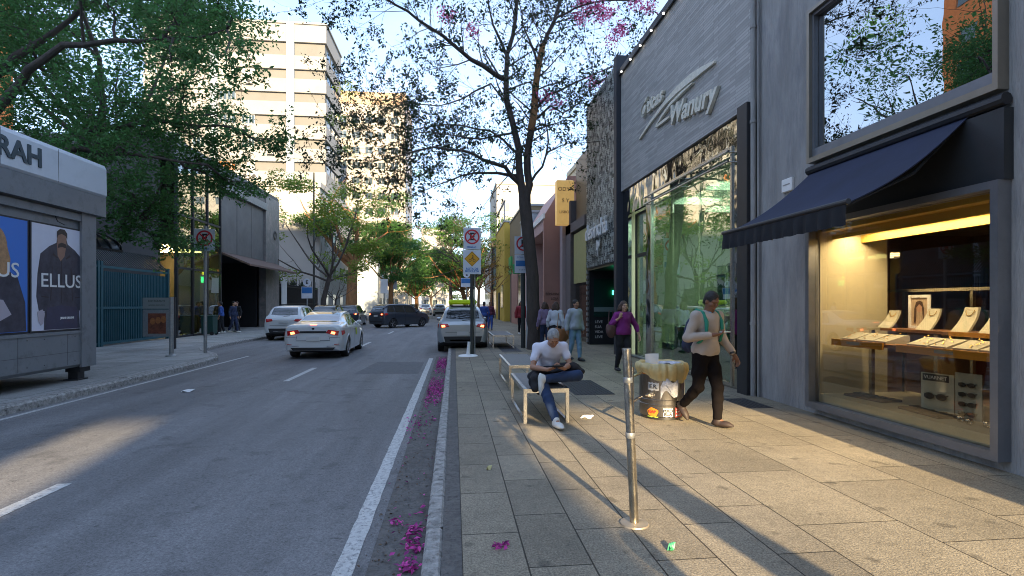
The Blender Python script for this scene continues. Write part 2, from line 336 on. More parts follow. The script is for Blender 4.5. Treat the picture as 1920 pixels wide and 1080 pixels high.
# --- charcoal rendered shop ---
sh = thing('shop_building', 'charcoal rendered shop with a warm lit jewellery window below and a mirrored window above', 'building', (5.1, 4.1, 0))
def rel(o, root): o.location = -root.location; return o
b = MB(); ops = [(4.47, 7.0, .14, 2.62)]
wall_open(b, 5.1, 5.4, 4.1, 8.6, 0, 3.5, ops); wall_open(b, 5.1, 5.4, 4.1, 8.6, 3.5, 11, [(4.5, 6.98, 3.62, 5.62)])
b.box(5.4, 12, 4.1, 4.3, 0, 11); b.box(5.4, 12, 8.4, 8.6, 0, 11); b.box(11.8, 12, 4.3, 8.4, 0, 11); b.box(5.4, 11.8, 4.3, 8.4, 10.8, 11)
b.box(5.4, 11.8, 4.3, 8.4, 2.72, 2.9)
rel(b.build('wall', M['render_dark'], sh), sh)
def ring(X0, X1, y0, y1, z0, z1, w, wb=None):
    b = MB(); wb = wb or w; b.box(X0, X1, y0, y0+w, z0, z1); b.box(X0, X1, y1-w, y1, z0, z1); b.box(X0, X1, y0+w, y1-w, z1-w, z1); b.box(X0, X1, y0+w, y1-w, z0, z0+wb); return b
w_ = rel(ring(4.98, 5.34, 4.40, 7.08, 3.54, 5.70, .05, .07).build('upper_window', M['frame_bronze'], sh), sh)
MB().box(5.10, 5.12, 4.45, 7.03, 3.61, 5.65).build('glass_pane', M['win_up'], w_)
ring(5.03, 5.11, 4.452, 7.028, 3.612, 5.648, .04, .12).build('inner_frame', M['frame_sill'], w_)
w_ = rel(ring(4.96, 5.32, 4.38, 7.08, .10, 2.70, .075, .085).build('display_window', M['frame_sill'], sh), sh)
MB().box(5.06, 5.075, 4.455, 7.005, .185, 2.62).build('glass_pane', M['win_dark'], w_)
# sunken room behind the display window
b = MB(); b.box(5.4, 9.0, 4.30, 4.36, .14, 2.72); b.box(8.94, 9.0, 4.36, 8.4, .14, 2.72); b.box(6.3, 9, 8.3, 8.4, .14, 2.72); b.box(5.4, 9, 4.3, 8.4, .05, .14)
rel(b.build('interior_wall', mat('brown_back_wall', (.22, .13, .09), .6, var=.2, vs=3), sh), sh)
b = MB(); b.box(5.12, 6.15, 6.985, 7.04, .14, 2.64); rel(b.build('side_panel', M['cream'], sh, label='cream lit side panel inside the window'), sh)
b = MB(); b.box(5.10, 6.5, 4.46, 6.98, .14, .30); rel(b.build('display_deck', M['deck'], sh), sh)
b = MB(); b.box(5.14, 6.2, 4.46, 6.98, 2.56, 2.62); b.box(5.30, 5.34, 4.46, 6.98, 2.46, 2.56); b.box(5.74, 5.80, 4.46, 6.98, 2.42, 2.56)
cv = rel(b.build('light_cove', M['cove'], sh), sh)
for k in range(6):
    MB().cyl((5.54, 4.75+k*.40, 2.558), (5.54, 4.75+k*.40, 2.54), .055, n=14).build('spotlight', M['lamp_warm'], cv)
lamp('cove_light', 5.54, 5.75, 2.53, .25, 2.3, 24, (1, .80, .50), sh)
b = MB(); b.box(6.34, 6.38, 4.5, 8.2, 1.72, 1.76)
for y in (4.9, 5.9, 6.9, 7.9): b.box(6.34, 6.38, y, y+.04, .14, 1.72)
rel(b.build('metal_rail', M['steel'], sh), sh)
b = MB(); b.box(7.2, 7.25, 4.5, 5.9, 2.0, 2.6); b.box(8.6, 8.9, 4.6, 8.0, .3, 1.9); rel(b.build('back_cabinet', mat('maroon_panel', (.09, .02, .012), .5), sh), sh)
# awning
b = MB(); n = 14; vs = []
for i in range(n+1):
    t = i/n; x = 5.07-(1.34*t); z = 3.44-.92*t-.10*sin(pi*t)
    vs += [(x, 4.72-.28*(1-t)*0+.0, z), (x, 7.06, z), (x, 4.72, z-.012), (x, 7.06, z-.012)]
for i in range(n):
    a = 4*i; b.add([], []) ; b.f += [(a, a+1, a+5, a+4), (a+2, a+6, a+7, a+3), (a, a+4, a+6, a+2), (a+1, a+3, a+7, a+5)]; b.m += [0]*4
b.v = vs
aw = rel(b.build('awning', M['canvas'], sh, smooth=True, label='navy canvas awning stretched out over the shop window'), sh)
b = MB(); n = 60; vs = []
for i in range(n+1):
    y = 4.72+2.34*i/n; k = .012*sin(i*1.25)+.006*sin(i*3.1)
    vs += [(3.725, y, 2.52), (3.72+k, y, 2.40), (3.722+k*1.6, y, 2.31+.004*sin(i*2.2))]
b.v = vs
for i in range(n):
    for j in (0, 1): b.f.append((3*i+j, 3*i+j+1, 3*i+j+4, 3*i+j+3)); b.m.append(0)
vl = b.build('valance', M['canvas2'], aw, smooth=True)
MB().cyl((3.735, 4.70, 2.535), (3.735, 7.08, 2.535), .028, n=10).build('front_bar', M['darkmetal'], aw)
b = MB(); b.cyl((5.03, 4.36, 3.44), (5.03, 7.1, 3.44), .06, n=10)
for y in (4.80, 6.98): b.tube([(5.05, y, 3.38), (4.5, y, 2.84), (3.76, y, 2.50)], .018, 6)
b.build('folding_arm', M['black'], aw)
b = MB(); b.box(5.0, 5.1, 4.36, 7.1, 2.702, 3.36); rel(b.build('header_panel', mat('header_panel', (.045, .05, .055), .45, .5, var=.15, vs=2), sh), sh)
t_ = rel(MB().bbox(5.055, 5.1, 7.53, 7.78, 3.27, 3.47, .008).build('wall_box', M['white'], sh, label='small white alarm box on the charcoal wall'), sh)
MB().box(5.05, 5.055, 7.57, 7.74, 3.37, 3.385).build('slot', M['galv'], t_)
b = MB(); b.tube([(5.02, 8.5, 0), (5.02, 8.5, 11)], .045, 10)
for z in (1.2, 2.9, 4.6, 6.2, 8): b.cyl((5.02, 8.5, z), (5.02, 8.5, z+.05), .056, n=10)
b.tube([(5.05, 8.40, .0), (5.05, 8.40, 11)], .018, 6); rel(b.build('drainpipe', M['render_dark'], sh, smooth=True), sh)
# --- things inside the jewellery window ---
M['velvet'] = mat('ivory_display_velvet', (.50, .47, .36), .9, var=.06, vs=10)
M['gold'] = mat('gold', (.8, .5, .12), .25, 1)
stand = thing('display_table', 'long two-tier display shelf with an orange lip inside the lit shop window', 'display shelf', (5.5, 5.7, .3))
def relb(o, root): o.location = -root.location; return o
b = MB(); b.box(5.22, 5.72, 4.47, 6.86, 1.02, 1.06); relb(b.build('shelf', M['shelfdark'], stand), stand)
for (ya, yb) in ((4.47, 5.78), (5.98, 6.86)):
    relb(MB().box(5.195, 5.22, ya, yb, .99, 1.075).build('lip', M['wood'], stand), stand)
relb(MB().box(5.62, 6.1, 4.47, 6.5, 1.20, 1.235).build('shelf', M['shelfdark'], stand), stand)
relb(MB().box(5.60, 5.62, 4.47, 5.5, 1.19, 1.24).build('lip', M['wood'], stand), stand)
for y in (5.72, 6.72, 5.0): relb(MB().box(5.68, 5.73, y, y+.05, .3, 1.2).build('leg', M['steel'], stand), stand)
M['plate'] = mat('shelf_label', (.30, .27, .2), .5)
for y in (5.05, 6.35): relb(MB().box(5.190, 5.195, y, y+.22, 1.02, 1.055).build('label_plate', M['plate'], stand), stand)
def busto(x, y, z, h, label):
    t = thing('necklace_stand', label, 'necklace stand', (x, y, z), 0, 'necklace stands on the upper shelf')
    b = MB(); n = 8; vs = []
    for i in range(n+1):
        q = i/n; w = .105-.025*q; vs += [(-.05+.16*q+.03*sin(q*3), -w, h*q), (-.05+.16*q+.03*sin(q*3), w, h*q), (-.02+.16*q+.03*sin(q*3), -w, h*q), (-.02+.16*q+.03*sin(q*3), w, h*q)]
    b.v = vs
    for i in range(n):
        a = 4*i; b.f += [(a, a+1, a+5, a+4), (a+2, a+6, a+7, a+3), (a, a+4, a+6, a+2), (a+1, a+3, a+7, a+5)]; b.m += [0]*4
    b.add([vs[-4], vs[-3], vs[-1], vs[-2]], [(0, 1, 2, 3)]); b.build('bust', M['velvet'], t)
    MB().tube([(-.05+.16*q+.03*sin(q*3)-.008, .05*sin(a), h*q) for a, q in [((k-6)/6*pi*.5, .88-.22*cos((k-6)/6*pi*.5)) for k in range(13)]], .004, 5).build('necklace', M['gold'], t)
    return t
busto(5.80, 6.60, 1.236, .23, 'ivory necklace stand nearest the cream side panel on the upper shelf')
busto(5.78, 5.98, 1.236, .26, 'ivory necklace stand just right of the framed portrait on the upper shelf')
busto(5.78, 5.50, 1.236, .28, 'tallest ivory necklace stand, in the middle of the upper shelf')
busto(5.78, 5.17, 1.236, .28, 'ivory necklace stand nearest the right edge of the lit window')
rr = random.Random(5)
for i, (y, lab) in enumerate([(6.70, 'sloped ivory jewellery tray at the cream panel end of the lower shelf'), (6.42, 'second ivory jewellery tray from the cream panel on the lower shelf'), (6.14, 'sloped ivory tray below the portrait on the lower shelf'), (5.62, 'ivory jewellery tray beside the gap in the orange lip'), (5.34, 'ivory jewellery tray below the tallest necklace stand'), (5.05, 'largest ivory tray near the right end of the lower shelf'), (4.76, 'ivory tray at the far right end of the lower shelf')]):
    t = thing('jewellery_tray', lab, 'tray', (5.45, y, 1.061), rr.uniform(-.1, .1), 'jewellery trays on the lower shelf')
    w = .11+.02*(i % 2); b = MB(); b.prism([(-.14, 0), (.16, 0), (.16, .10), (.10, .10), (-.14, .025)], 'y', -w, w); b.build('pad', M['velvet'], t)
    b = MB()
    for k in range(7): b.lathe([(.006, 0), (.013, .003), (.006, .008)], 8, (-.1+.03*k, rr.uniform(-.08, .08), .04+.013*k))
    b.build('rings', M['gold'], t)
t = thing('picture_frame', 'white framed portrait of a long-haired woman standing in the jewellery window', 'picture frame', (5.98, 6.27, 1.236))
b = MB(); b.box(-.02, .0, -.16, .16, 0, .035); b.box(-.02, 0, -.16, .16, .40, .435); b.box(-.02, 0, -.16, -.125, .035, .40); b.box(-.02, 0, .125, .16, .035, .40); b.build('frame', M['white'], t)
MB().box(-.008, -.002, -.125, .125, .035, .40).build('print', mat('warm_print', (.50, .38, .26), .6, var=.15, vs=9), t)
b = MB(); b.prism([(0.045*cos(a), .27+.06*sin(a)) for a in np.linspace(0, 2*pi, 18)[:-1]], 'x', -.011, -.009); b.build('printed_face', mat('print_skin', (.52, .30, .2), .6), t)
b = MB(); b.prism([(-.06, .08), (-.07, .26), (-.045, .345), (0, .36), (.045, .345), (.075, .25), (.085, .06), (.05, .10), (.045, .27), (0, .32), (-.04, .28)], 'x', -.013, -.0115)
b.build('printed_hair', mat('print_hair', (.07, .035, .02), .6), t)
# sunglasses card
t = thing('sunglasses_display', 'cream display card with a column of dark sunglasses at the bottom of the window', 'display card', (5.50, 5.36, .301), radians(12))
MB().box(0, .02, -.02, .33, 0, .46).build('card', mat('card_ivory', (.55, .52, .40), .7), t)
MB().box(0, .02, -.29, -.03, 0, .50).build('card', mat('card_ivory2', (.50, .48, .38), .7), t)
MB().box(-.004, 0, .03, .31, .37, .45).build('card_header', M['black'], t)
text('lettering', 'VUARNET', .055, (-.006, .17, .41), RWL, M['white'], t, .001)
def shades(y, z, s):
    b = MB(); 
    for k in (-1, 1): b.prism([(y+k*.062*s+.052*s*cos(a), z+.036*s*sin(a)) for a in np.linspace(0, 2*pi, 14)[:-1]], 'x', -.03, -.022)
    b.tube([(-.026, y-.025*s, z+.01), (-.034, y, z+.018*s), (-.026, y+.025*s, z+.01)], .005, 5)
    for k in (-1, 1): b.tube([(-.026, y+k*.112*s, z+.02*s), (.0, y+k*.115*s, z+.02*s)], .005, 5)
    return b
for q in range(4): shades(-.16, .06+.105*q, .72).build('sunglasses', M['black'], t)
shades(.16, .2, 1.05).build('sunglasses', M['black'], t)
b = MB()
for k in range(7):
    y, x = rr.uniform(4.5, 5.6), rr.uniform(5.3, 5.6); 
for (x, y, s, lab) in [(5.36, 4.84, .9, 'steel wristwatch on a pillow nearest the right frame'), (5.30, 4.97, 1, 'steel wristwatch lying second from the right frame on the deck'), (5.34, 5.10, .9, 'steel wristwatch lying third from the right frame on the deck')]:
    t = thing('wristwatch', lab, 'watch', (x, y, .301), 0, 'steel watches on the window deck')
    bb = MB(); bb.lathe([(.0, .045), (.028, .045), (.032, .04), (.03, .03), (0, .03)], 16, (0, 0, .015)); bb.build('case', M['steel'], t, smooth=True)
    bb = MB(); bb.lathe([(.03, -.014), (.036, -.014), (.036, .014), (.03, .014), (.03, -.014)], 18, (0, 0, .036), 'y'); bb.build('strap', M['steel'], t, smooth=True)
for (x, y, rz, lab) in [(5.5, 6.5, .1, 'flat dark tray of sunglasses on the left of the window deck'), (5.42, 5.55, -.1, 'flat dark tray of eyewear in front of the display card')]:
    t = thing('eyewear_tray', lab, 'tray', (x, y, .301), rz, 'dark trays on the window deck')
    MB().bbox(-.16, .16, -.3, .3, 0, .03, .008).build('tray', M['brown'], t)
    bb = MB()
    for k in range(4):
        yy = -.2+.13*k
        for s_ in (-1, 1): bb.lathe([(0, .0), (.03, .006), (.034, .0)], 12, (-.04, yy+s_*.03, .045))
        bb.tube([(-.04, yy-.06, .045), (.08, yy-.06, .04)], .004, 4); bb.tube([(-.04, yy+.06, .045), (.08, yy+.06, .04)], .004, 4)
    bb.build('eyewear', M['black'], t)
# --- optical store ---
def courses(name, col, rowh, bw):
    m = mat(name, col, .85, var=.10, vs=2.5); t = m.node_tree; n = t.nodes.new; l = t.links.new; b = t.nodes['Principled BSDF']
    tc = n('ShaderNodeTexCoord'); sp = n('ShaderNodeSeparateXYZ'); l(tc.outputs['Object'], sp.inputs[0]); cb = n('ShaderNodeCombineXYZ'); l(sp.outputs[1], cb.inputs[0]); l(sp.outputs[2], cb.inputs[1])
    br = n('ShaderNodeTexBrick'); br.inputs['Scale'].default_value = 1; br.inputs['Brick Width'].default_value = bw; br.inputs['Row Height'].default_value = rowh; br.inputs['Mortar Size'].default_value = .006
    br.inputs['Color1'].default_value = (0, 0, 0, 1); br.inputs['Color2'].default_value = (1, 1, 1, 1); br.inputs['Mortar'].default_value = (0, 0, 0, 1); br.offset = .31
    l(cb.outputs[0], br.inputs[0]); bp = n('ShaderNodeBump'); bp.inputs['Strength'].default_value = .9; bp.inputs['Distance'].default_value = .03
    k = n('ShaderNodeMath'); k.operation = 'MULTIPLY_ADD'; k.inputs[1].default_value = -1.2; l(br.outputs['Fac'], k.inputs[0]); l(br.outputs['Color'], k.inputs[2])
    l(k.outputs[0], bp.inputs['Height']); l(bp.outputs[0], b.inputs['Normal'])
    src = b.inputs['Base Color'].links[0].from_socket; mi = n('ShaderNodeMix'); mi.data_type = 'RGBA'; mi.blend_type = 'MULTIPLY'; mi.inputs[0].default_value = 1; r_ = n('ShaderNodeMapRange'); r_.inputs[3].default_value = .74; r_.inputs[4].default_value = 1.08; l(br.outputs['Color'], r_.inputs[0]); l(src, mi.inputs[6]); l(r_.outputs[0], mi.inputs[7]); l(mi.outputs[2], b.inputs['Base Color']); return m
M['courses'] = courses('grey_painted_thin_stone', (.47, .45, .42), .058, .62)
M['mirror'] = mat('wavy_mirror_steel', (.42, .42, .40), .05, 1); 
def wavy(m, sc, st, map_=(1, 1, .35)):
    t = m.node_tree; n = t.nodes.new; l = t.links.new; tc = n('ShaderNodeTexCoord'); mp = n('ShaderNodeMapping'); mp.inputs['Scale'].default_value = map_; l(tc.outputs['Object'], mp.inputs[0])
    z = n('ShaderNodeTexNoise'); z.inputs['Scale'].default_value = sc; z.inputs['Detail'].default_value = 1.5; l(mp.outputs[0], z.inputs[0])
    bp = n('ShaderNodeBump'); bp.inputs['Strength'].default_value = st; bp.inputs['Distance'].default_value = .1; l(z.outputs[0], bp.inputs['Height']); l(bp.outputs[0], t.nodes['Principled BSDF'].inputs['Normal'])
wavy(M['mirror'], 1.3, .55, (1, 1, .7))
op = thing('optical_store', 'grey optician with raised silver lettering above a tall mirrored steel shopfront', 'building', (5.1, 8.6, 0))
b = MB(); b.box(5.04, 5.6, 8.62, 15.72, 4.95, 8.5); rel(b.build('upper_wall', M['courses'], op), op)
b = MB(); b.box(5.6, 14, 8.62, 8.72, 0, 8.45); b.box(5.6, 14, 15.6, 15.7, 0, 8.45); b.box(13.9, 14, 8.72, 15.6, 0, 8.45); b.box(5.6, 14, 8.62, 15.7, 8.3, 8.45)
rel(b.build('side_wall', M['render_dark'], op), op)
b = MB(); b.box(4.98, 5.7, 8.60, 15.74, 8.5, 8.60); b.box(4.96, 5.0, 8.6, 15.74, 8.46, 8.62); rel(b.build('parapet_cap', M['darkmetal'], op), op)
b = MB(); b.box(4.93, 5.5, 8.55, 8.86, 0, 4.98); rel(b.build('pillar', M['darkmetal'], op), op)
for k in range(9):
    y = 9.0+k*.8; rel(MB().lathe([(0, -.03), (.022, -.02), (.03, 0), (.022, .02), (0, .03)], 8, (4.95, y, 8.45)).build('bulb', mat('pearl_bulb', (.9, .9, .85), .4, emis=(1, .95, .85), es=2) if k == 0 else bpy.data.materials['pearl_bulb'], op), op)
# mirrored cladding round the openings
b = MB(); wall_open(b, 5.10, 5.2, 8.86, 15.7, 0, 4.95, [(9.36, 13.36, .06, 4.42), (13.76, 15.22, 0, 4.2)]); rel(b.build('mirror_cladding', M['mirror'], op, label='wavy mirror-polished steel cladding'), op)
b = MB(); b.box(5.2, 5.6, 8.86, 15.6, 4.43, 4.95); b.box(5.2, 10, 8.86, 15.6, 4.3, 4.4); rel(b.build('soffit', M['white'], op), op)
M['shopwhite'] = mat('shop_white', (.60, .64, .52), .7, var=.05, vs=2)
b = MB(); b.box(8.8, 8.9, 8.86, 15.6, 0, 4.3); b.box(5.2, 8.8, 8.74, 8.86, 0, 4.3); b.box(5.2, 8.8, 15.5, 15.6, 0, 4.3); rel(b.build('interior_wall', M['shopwhite'], op), op)
b = MB(); b.box(5.2, 8.8, 8.86, 15.5, .005, .06); rel(b.build('interior_floor', mat('shop_floor', (.35, .36, .32), .35), op), op)
M['panel_light'] = mat('ceiling_light_panel', (1, 1, .9), .5, emis=(.88, 1, .82), es=.9)
for (x, y) in ((6.4, 9.9), (6.4, 11.7), (6.4, 13.5), (7.8, 10.8), (7.8, 12.8), (7.8, 14.6)): rel(MB().box(x-.5, x+.5, y-.3, y+.3, 4.24, 4.28).build('ceiling_light', M['panel_light'], op), op)
lamp('shop_light', 6.8, 11.4, 4.2, 2, 4.5, 60, (.95, 1, .80), op)
wn = rel(ring(5.07, 5.19, 9.30, 13.40, .04, 4.46, .055).build('shop_window', M['steel'], op), op)
for (a, c) in ((9.358, 10.68), (10.70, 12.02), (12.04, 13.342)): MB().box(5.11, 5.122, a, c, .096, 4.402).build('glass_pane', M['win_green'], wn)
b = MB(); b.cyl((4.98, 9.25, 4.16), (4.98, 13.6, 4.16), .022); b.cyl((4.98, 9.25, 4.34), (4.98, 13.6, 4.34), .022)
for y in (9.3, 11.4, 13.5): b.cyl((4.98, y, 4.16), (5.1, y, 4.16), .012); b.cyl((4.98, y, 4.34), (5.1, y, 4.34), .012)
b.build('chrome_rail', M['steel'], wn)
dr = rel(ring(5.3, 5.36, 13.78, 15.2, .0, 4.18, .07).build('door', M['darkmetal'], op), op)
MB().box(5.32, 5.335, 13.85, 15.13, .07, 2.9).build('glass_pane', M['win_green'], dr)
MB().box(5.29, 5.37, 13.85, 15.13, 2.9, 3.0).build('transom', M['darkmetal'], dr)
MB().box(5.32, 5.335, 13.85, 15.13, 3.0, 4.11).build('glass_pane', M['win_green'], dr)
MB().cyl((5.24, 14.0, .8), (5.24, 14.0, 1.6), .018).build('handle', M['steel'], dr)
rel(MB().box(5.2, 5.3, 13.76, 15.22, .0, .02).build('doorstep', mat('terracotta_step', (.16, .07, .05), .8), op), op)
# lettering
M['silver'] = mat('aged_silver_letters', (.72, .69, .58), .5, .1, var=.2, vs=12, bump=.3, bs=20)
for (s, y, z, sz, sh_, rot) in (('Óticas', 13.1, 6.62, .46, .35, 2), ('Wanury', 10.83, 5.74, .60, .22, 7.5)):
    o = text('sign_lettering', s, sz, (0, 0, 0), (0, 0, 0), M['silver'], None, .035, bold=.016, sx=1.12 if s[0] == 'W' else 1.25, sy=1.0, shear=sh_)
    o.parent = op; o.matrix_parent_inverse = Matrix.Identity(4)
    mw = Matrix.Translation((4.995, y, z)) @ Matrix.Rotation(radians(-90), 4, 'Z') @ Matrix.Rotation(radians(90), 4, 'X') @ Matrix.Rotation(radians(rot*-1), 4, 'Z')
    o.matrix_world = mw; o.matrix_basis = Matrix.Translation(-op.location) @ mw
def stroke(pts, ws, x0=4.98, x1=5.038):
    b = MB(); n = len(pts); L_, R_ = [], []
    for i in range(n):
        p = Vector(pts[i]); d = (Vector(pts[min(i+1, n-1)])-Vector(pts[max(i-1, 0)])).normalized(); q = Vector((-d.y, d.x))*ws[i]; L_.append(p+q); R_.append(p-q)
    for i in range(n-1): b.prism([tuple(L_[i]), tuple(L_[i+1]), tuple(R_[i+1]), tuple(R_[i])], 'x', x0, x1)
    return b
sw = [(13.99, 6.01), (13.5, 6.12), (13.06, 6.21), (12.24, 6.33), (11.52, 6.37), (10.87, 6.35), (10.29, 6.29), (9.8, 6.22)]
rel(stroke(sw, [.025, .035, .04, .055, .075, .085, .06, .02]).build('sign_swoosh', M['silver'], op), op)
rel(stroke([(12.79, 5.94), (12.39, 6.07), (11.87, 6.17), (11.27, 6.20), (10.72, 6.19)], [.02, .03, .035, .03, .01], 4.965, 5.03).build('sign_swoosh', M['silver'], op), op)
rel(stroke([(12.79, 5.94), (12.5, 5.93), (12.2, 5.92), (11.92, 5.90)], [.02, .035, .035, .015], 4.97, 5.03).build('sign_swoosh', M['silver'], op), op)
# display furniture inside the optician (each a thing of its own)
M['mint'] = mat('mint_lacquer', (.45, .68, .60), .4); M['ivory'] = mat('ivory_lacquer', (.62, .66, .50), .5)
def plinth(x, y, w, d, h, m, label, top=None):
    t = thing('display_plinth', label, 'display plinth', (x, y, .065), 0, 'display plinths in the optician window')
    MB().bbox(-d/2, d/2, -w/2, w/2, 0, h-.03, .01).build('cabinet', m, t)
    MB().bbox(-d/2-.02, d/2+.02, -w/2-.02, w/2+.02, h-.029, h, .008).build('top', M['white'], t)
    MB().box(-d/2-.012, -d/2, -w/2+.05, w/2-.05, .08, h-.1).build('door', M['mint'] if m != M['mint'] else M['ivory'], t)
    b = MB(); r = random.Random(int(y*10))
    for k in range(int(w/.16)):
        yy = -w/2+.1+.16*k
        for s_ in (-1, 1): b.lathe([(0, 0), (.026, .004), (.03, 0)], 10, (-.08, yy+s_*.032, h+.03))
        b.tube([(-.08, yy-.06, h+.03), (.04, yy-.06, h+.02)], .004, 4); b.tube([(-.08, yy+.06, h+.03), (.04, yy+.06, h+.02)], .004, 4); b.box(-.09, .05, yy-.03, yy+.03, h, h+.01)
    b.build('eyewear', M['black'], t)
plinth(5.55, 9.95, .8, .5, .95, M['mint'], 'mint cabinet at the right end of the optician window')
plinth(5.6, 10.95, .9, .5, .62, M['ivory'], 'ivory plinth second from the right in the optician window')
plinth(5.6, 12.05, .9, .5, .95, M['ivory'], 'taller ivory plinth in the middle of the optician window')
plinth(5.6, 13.05, .5, .5, .5, M['mint'], 'low mint plinth at the left end of the optician window')
plinth(6.9, 11.3, 2.4, .5, 1.2, M['ivory'], 'long ivory counter deep inside the optician')
for (x, y, z, w, h, col, lab) in ((6.3, 10.2, 1.4, .5, .7, (.04, .05, .06), 'dark poster hanging inside the optician window'), (6.3, 11.4, 1.7, .6, .8, (.5, .45, .35), 'tan poster hanging inside the optician window'), (6.6, 12.6, 1.5, .45, .8, (.08, .22, .20), 'green poster hanging inside the optician window'), (6.2, 9.55, 1.3, .4, 1.4, (.03, .14, .14), 'tall teal banner at the right of the optician window')):
    t = thing('poster', lab, 'poster', (x, y, z)); MB().box(0, .02, -w/2, w/2, 0, h).build('sheet', mat('print_'+lab[:4], col, .5, var=.4, vs=5), t)
    ring(-.01, .0, -w/2, w/2, 0, h, .03).build('frame', M['white'], t); MB().cyl((.01, 0, h), (.01, 0, 4.25-z), .004, n=5).build('hanger', M['steel'], t)
# --- lattice front juice bar ---
la = thing('lattice_building', 'black lattice-clad shop with white lettering and a dark recessed doorway', 'building', (5.1, 15.75, 0))
b = MB(); b.box(5.06, 5.4, 16.0, 19.9, 2.86, 9.0); b.box(5.4, 12, 15.8, 19.9, 3.0, 8.9); b.box(5.1, 12, 19.9, 20.1, 0, 8.9); b.box(8.5, 12, 15.8, 19.9, 0, 3.0)
rel(b.build('wall', M['black'], la), la)
rel(MB().box(4.9, 5.5, 15.74, 16.0, 0, 9.1).build('edge_fin', mat('blue_black_fin', (.028, .034, .046), .6, var=.1), la), la)
b = MB(); cz = .115
for i in range(33):
    for j in range(53):
        y = 16.02+i*cz; z = 2.9+j*cz; 
        if 3.75 < z < 4.95 and 16.9 < y < 19.2 and False: continue
        o_ = cz/2*(j % 2); c = (y+o_+cz*.3, z+cz*.5); w = .040
        b.add([(5.058, c[0]-w*.7, c[1]), (5.058, c[0], c[1]-w), (5.058, c[0]+w*.7, c[1]), (5.058, c[0], c[1]+w), (4.96, c[0]-.01, c[1]-.02)], [(0, 1, 4), (1, 2, 4), (2, 3, 4), (3, 0, 4)])
        b.box(4.99, 5.058, y+o_-.012, y+o_+.012, z, z+cz)
rel(b.build('lattice', mat('anthracite_tile', (.42, .43, .40), .3, .2, isl=.9), la), la)
tx = text('sign_lettering', 'desinchá', .80, (0, 0, 0), (0, 0, 0), M['white'], None, .03, bold=.012); tx.parent = la
tx.matrix_basis = Matrix.Translation(-la.location) @ Matrix.Translation((4.86, 18.0, 4.1)) @ Matrix.Rotation(radians(-90), 4, 'Z') @ Matrix.Rotation(radians(90), 4, 'X')
b = MB()
for (a, l_, w) in ((60, .36, .11), (115, .3, .1), (10, .26, .08)):
    a = radians(a); d = Vector((cos(a), sin(a))); q = Vector((-d.y, d.x)); c0 = Vector((17.7, 3.42)); b.prism([tuple(c0), tuple(c0+d*l_*.5+q*w), tuple(c0+d*l_), tuple(c0+d*l_*.5-q*w)], 'x', 4.86, 4.89)
b.cyl((4.875, 17.7, 3.42), (4.875, 17.85, 3.16), .015); rel(b.build('leaf_emblem', M['white'], la), la)
rel(MB().box(5.12, 6.9, 19.80, 19.9, 0, 2.86).build('door_reveal', M['black'], la), la)
for k, s in enumerate(('LEVE', 'SUA', 'VIDA', 'LEVE')):
    tt = text('door_lettering', s, .145, (0, 0, 0), RX, M['white'], la, .003, align='LEFT'); tt.location = Vector((5.32, 19.79, .86-.19*k))-la.location
rel(MB().box(5.28, 6.1, 19.77, 19.80, 1.05, 2.5).build('door_glass', mat('bottle_green_glass', (.01, .05, .04), .08, spec=1), la), la)
rel(MB().box(5.28, 6.1, 19.76, 19.77, 1.25, 1.42).build('door_band', mat('pale_band', (.22, .3, .29), .4), la), la)
rel(MB().box(6.0, 6.1, 19.7, 19.76, 1.9, 2.05).build('pharmacy_light', mat('green_led', (.05, .9, .4), .4, emis=(.05, 1, .4), es=3), la), la)
b = MB(); b.box(6.95, 7.0, 16.0, 19.8, 0, 2.86); b.box(5.1, 8.5, 15.9, 19.9, 2.8, 2.86); rel(b.build('entrance_wall', mat('entrance_dark', (.02, .03, .028), .3), la), la)
b = MB()
for k in range(14): b.box(5.04, 5.1, 19.88, 20.0, .1+k*.2, .22+k*.2)
rel(b.build('grid_post', M['galv'], la), la)
# --- shop with the pale yellow sign ---
ys = thing('yellow_sign_shop', 'narrow grey shop with a pale yellow hanging fascia beside the lattice front', 'building', (5.1, 20.1, 0))
b = MB(); b.box(5.16, 10, 20.12, 22.2, 5.0, 7.6); rel(b.build('upper_wall', M['darkmetal'], ys), ys)
b = MB(); b.box(5.5, 10, 20.12, 24.3, 0, 5.0); b.box(5.0, 5.5, 22.6, 23.6, 0, 6.0); b.box(5.0, 5.5, 20.12, 24.3, 4.6, 4.99); rel(b.build('wall', mat('taupe_render', (.17, .14, .13), .85, var=.1), ys), ys)
rel(MB().box(5.1, 5.16, 20.3, 22.4, 2.4, 4.5).build('fascia', mat('pale_yellow_fascia', (.42, .40, .16), .5, var=.08), ys), ys)
rel(MB().box(5.2, 5.24, 20.2, 22.5, .1, 2.3).build('shop_window', M['win_dark'], ys), ys)
rel(MB().box(4.85, 5.1, 23.6, 24.2, 0, 6.3).build('pilaster', mat('pale_pink_pilaster', (.48, .38, .36), .8, var=.06), ys), ys)
gb = thing('projecting_sign', 'tall golden box sign with dark lettering projecting over the pavement', 'sign', (4.86, 22.9, 5.0))
MB().bbox(-.40, .38, 0, .4, 0, 1.95, .02).build('box', mat('gold_sign_box', (.62, .42, .12), .5, var=.15, vs=3, emis=(1, .6, .2), es=.12), gb)
for k, s in enumerate(('ODYA', 'S Y', 'LISBOA')): text('lettering', s, .24 if k < 2 else .17, (-.01, -.008, 1.55-.5*k), RX, M['brown'], gb, .004)
MB().box(.42, .75, .15, .22, 1.5, 1.6).build('bracket', M['black'], gb)
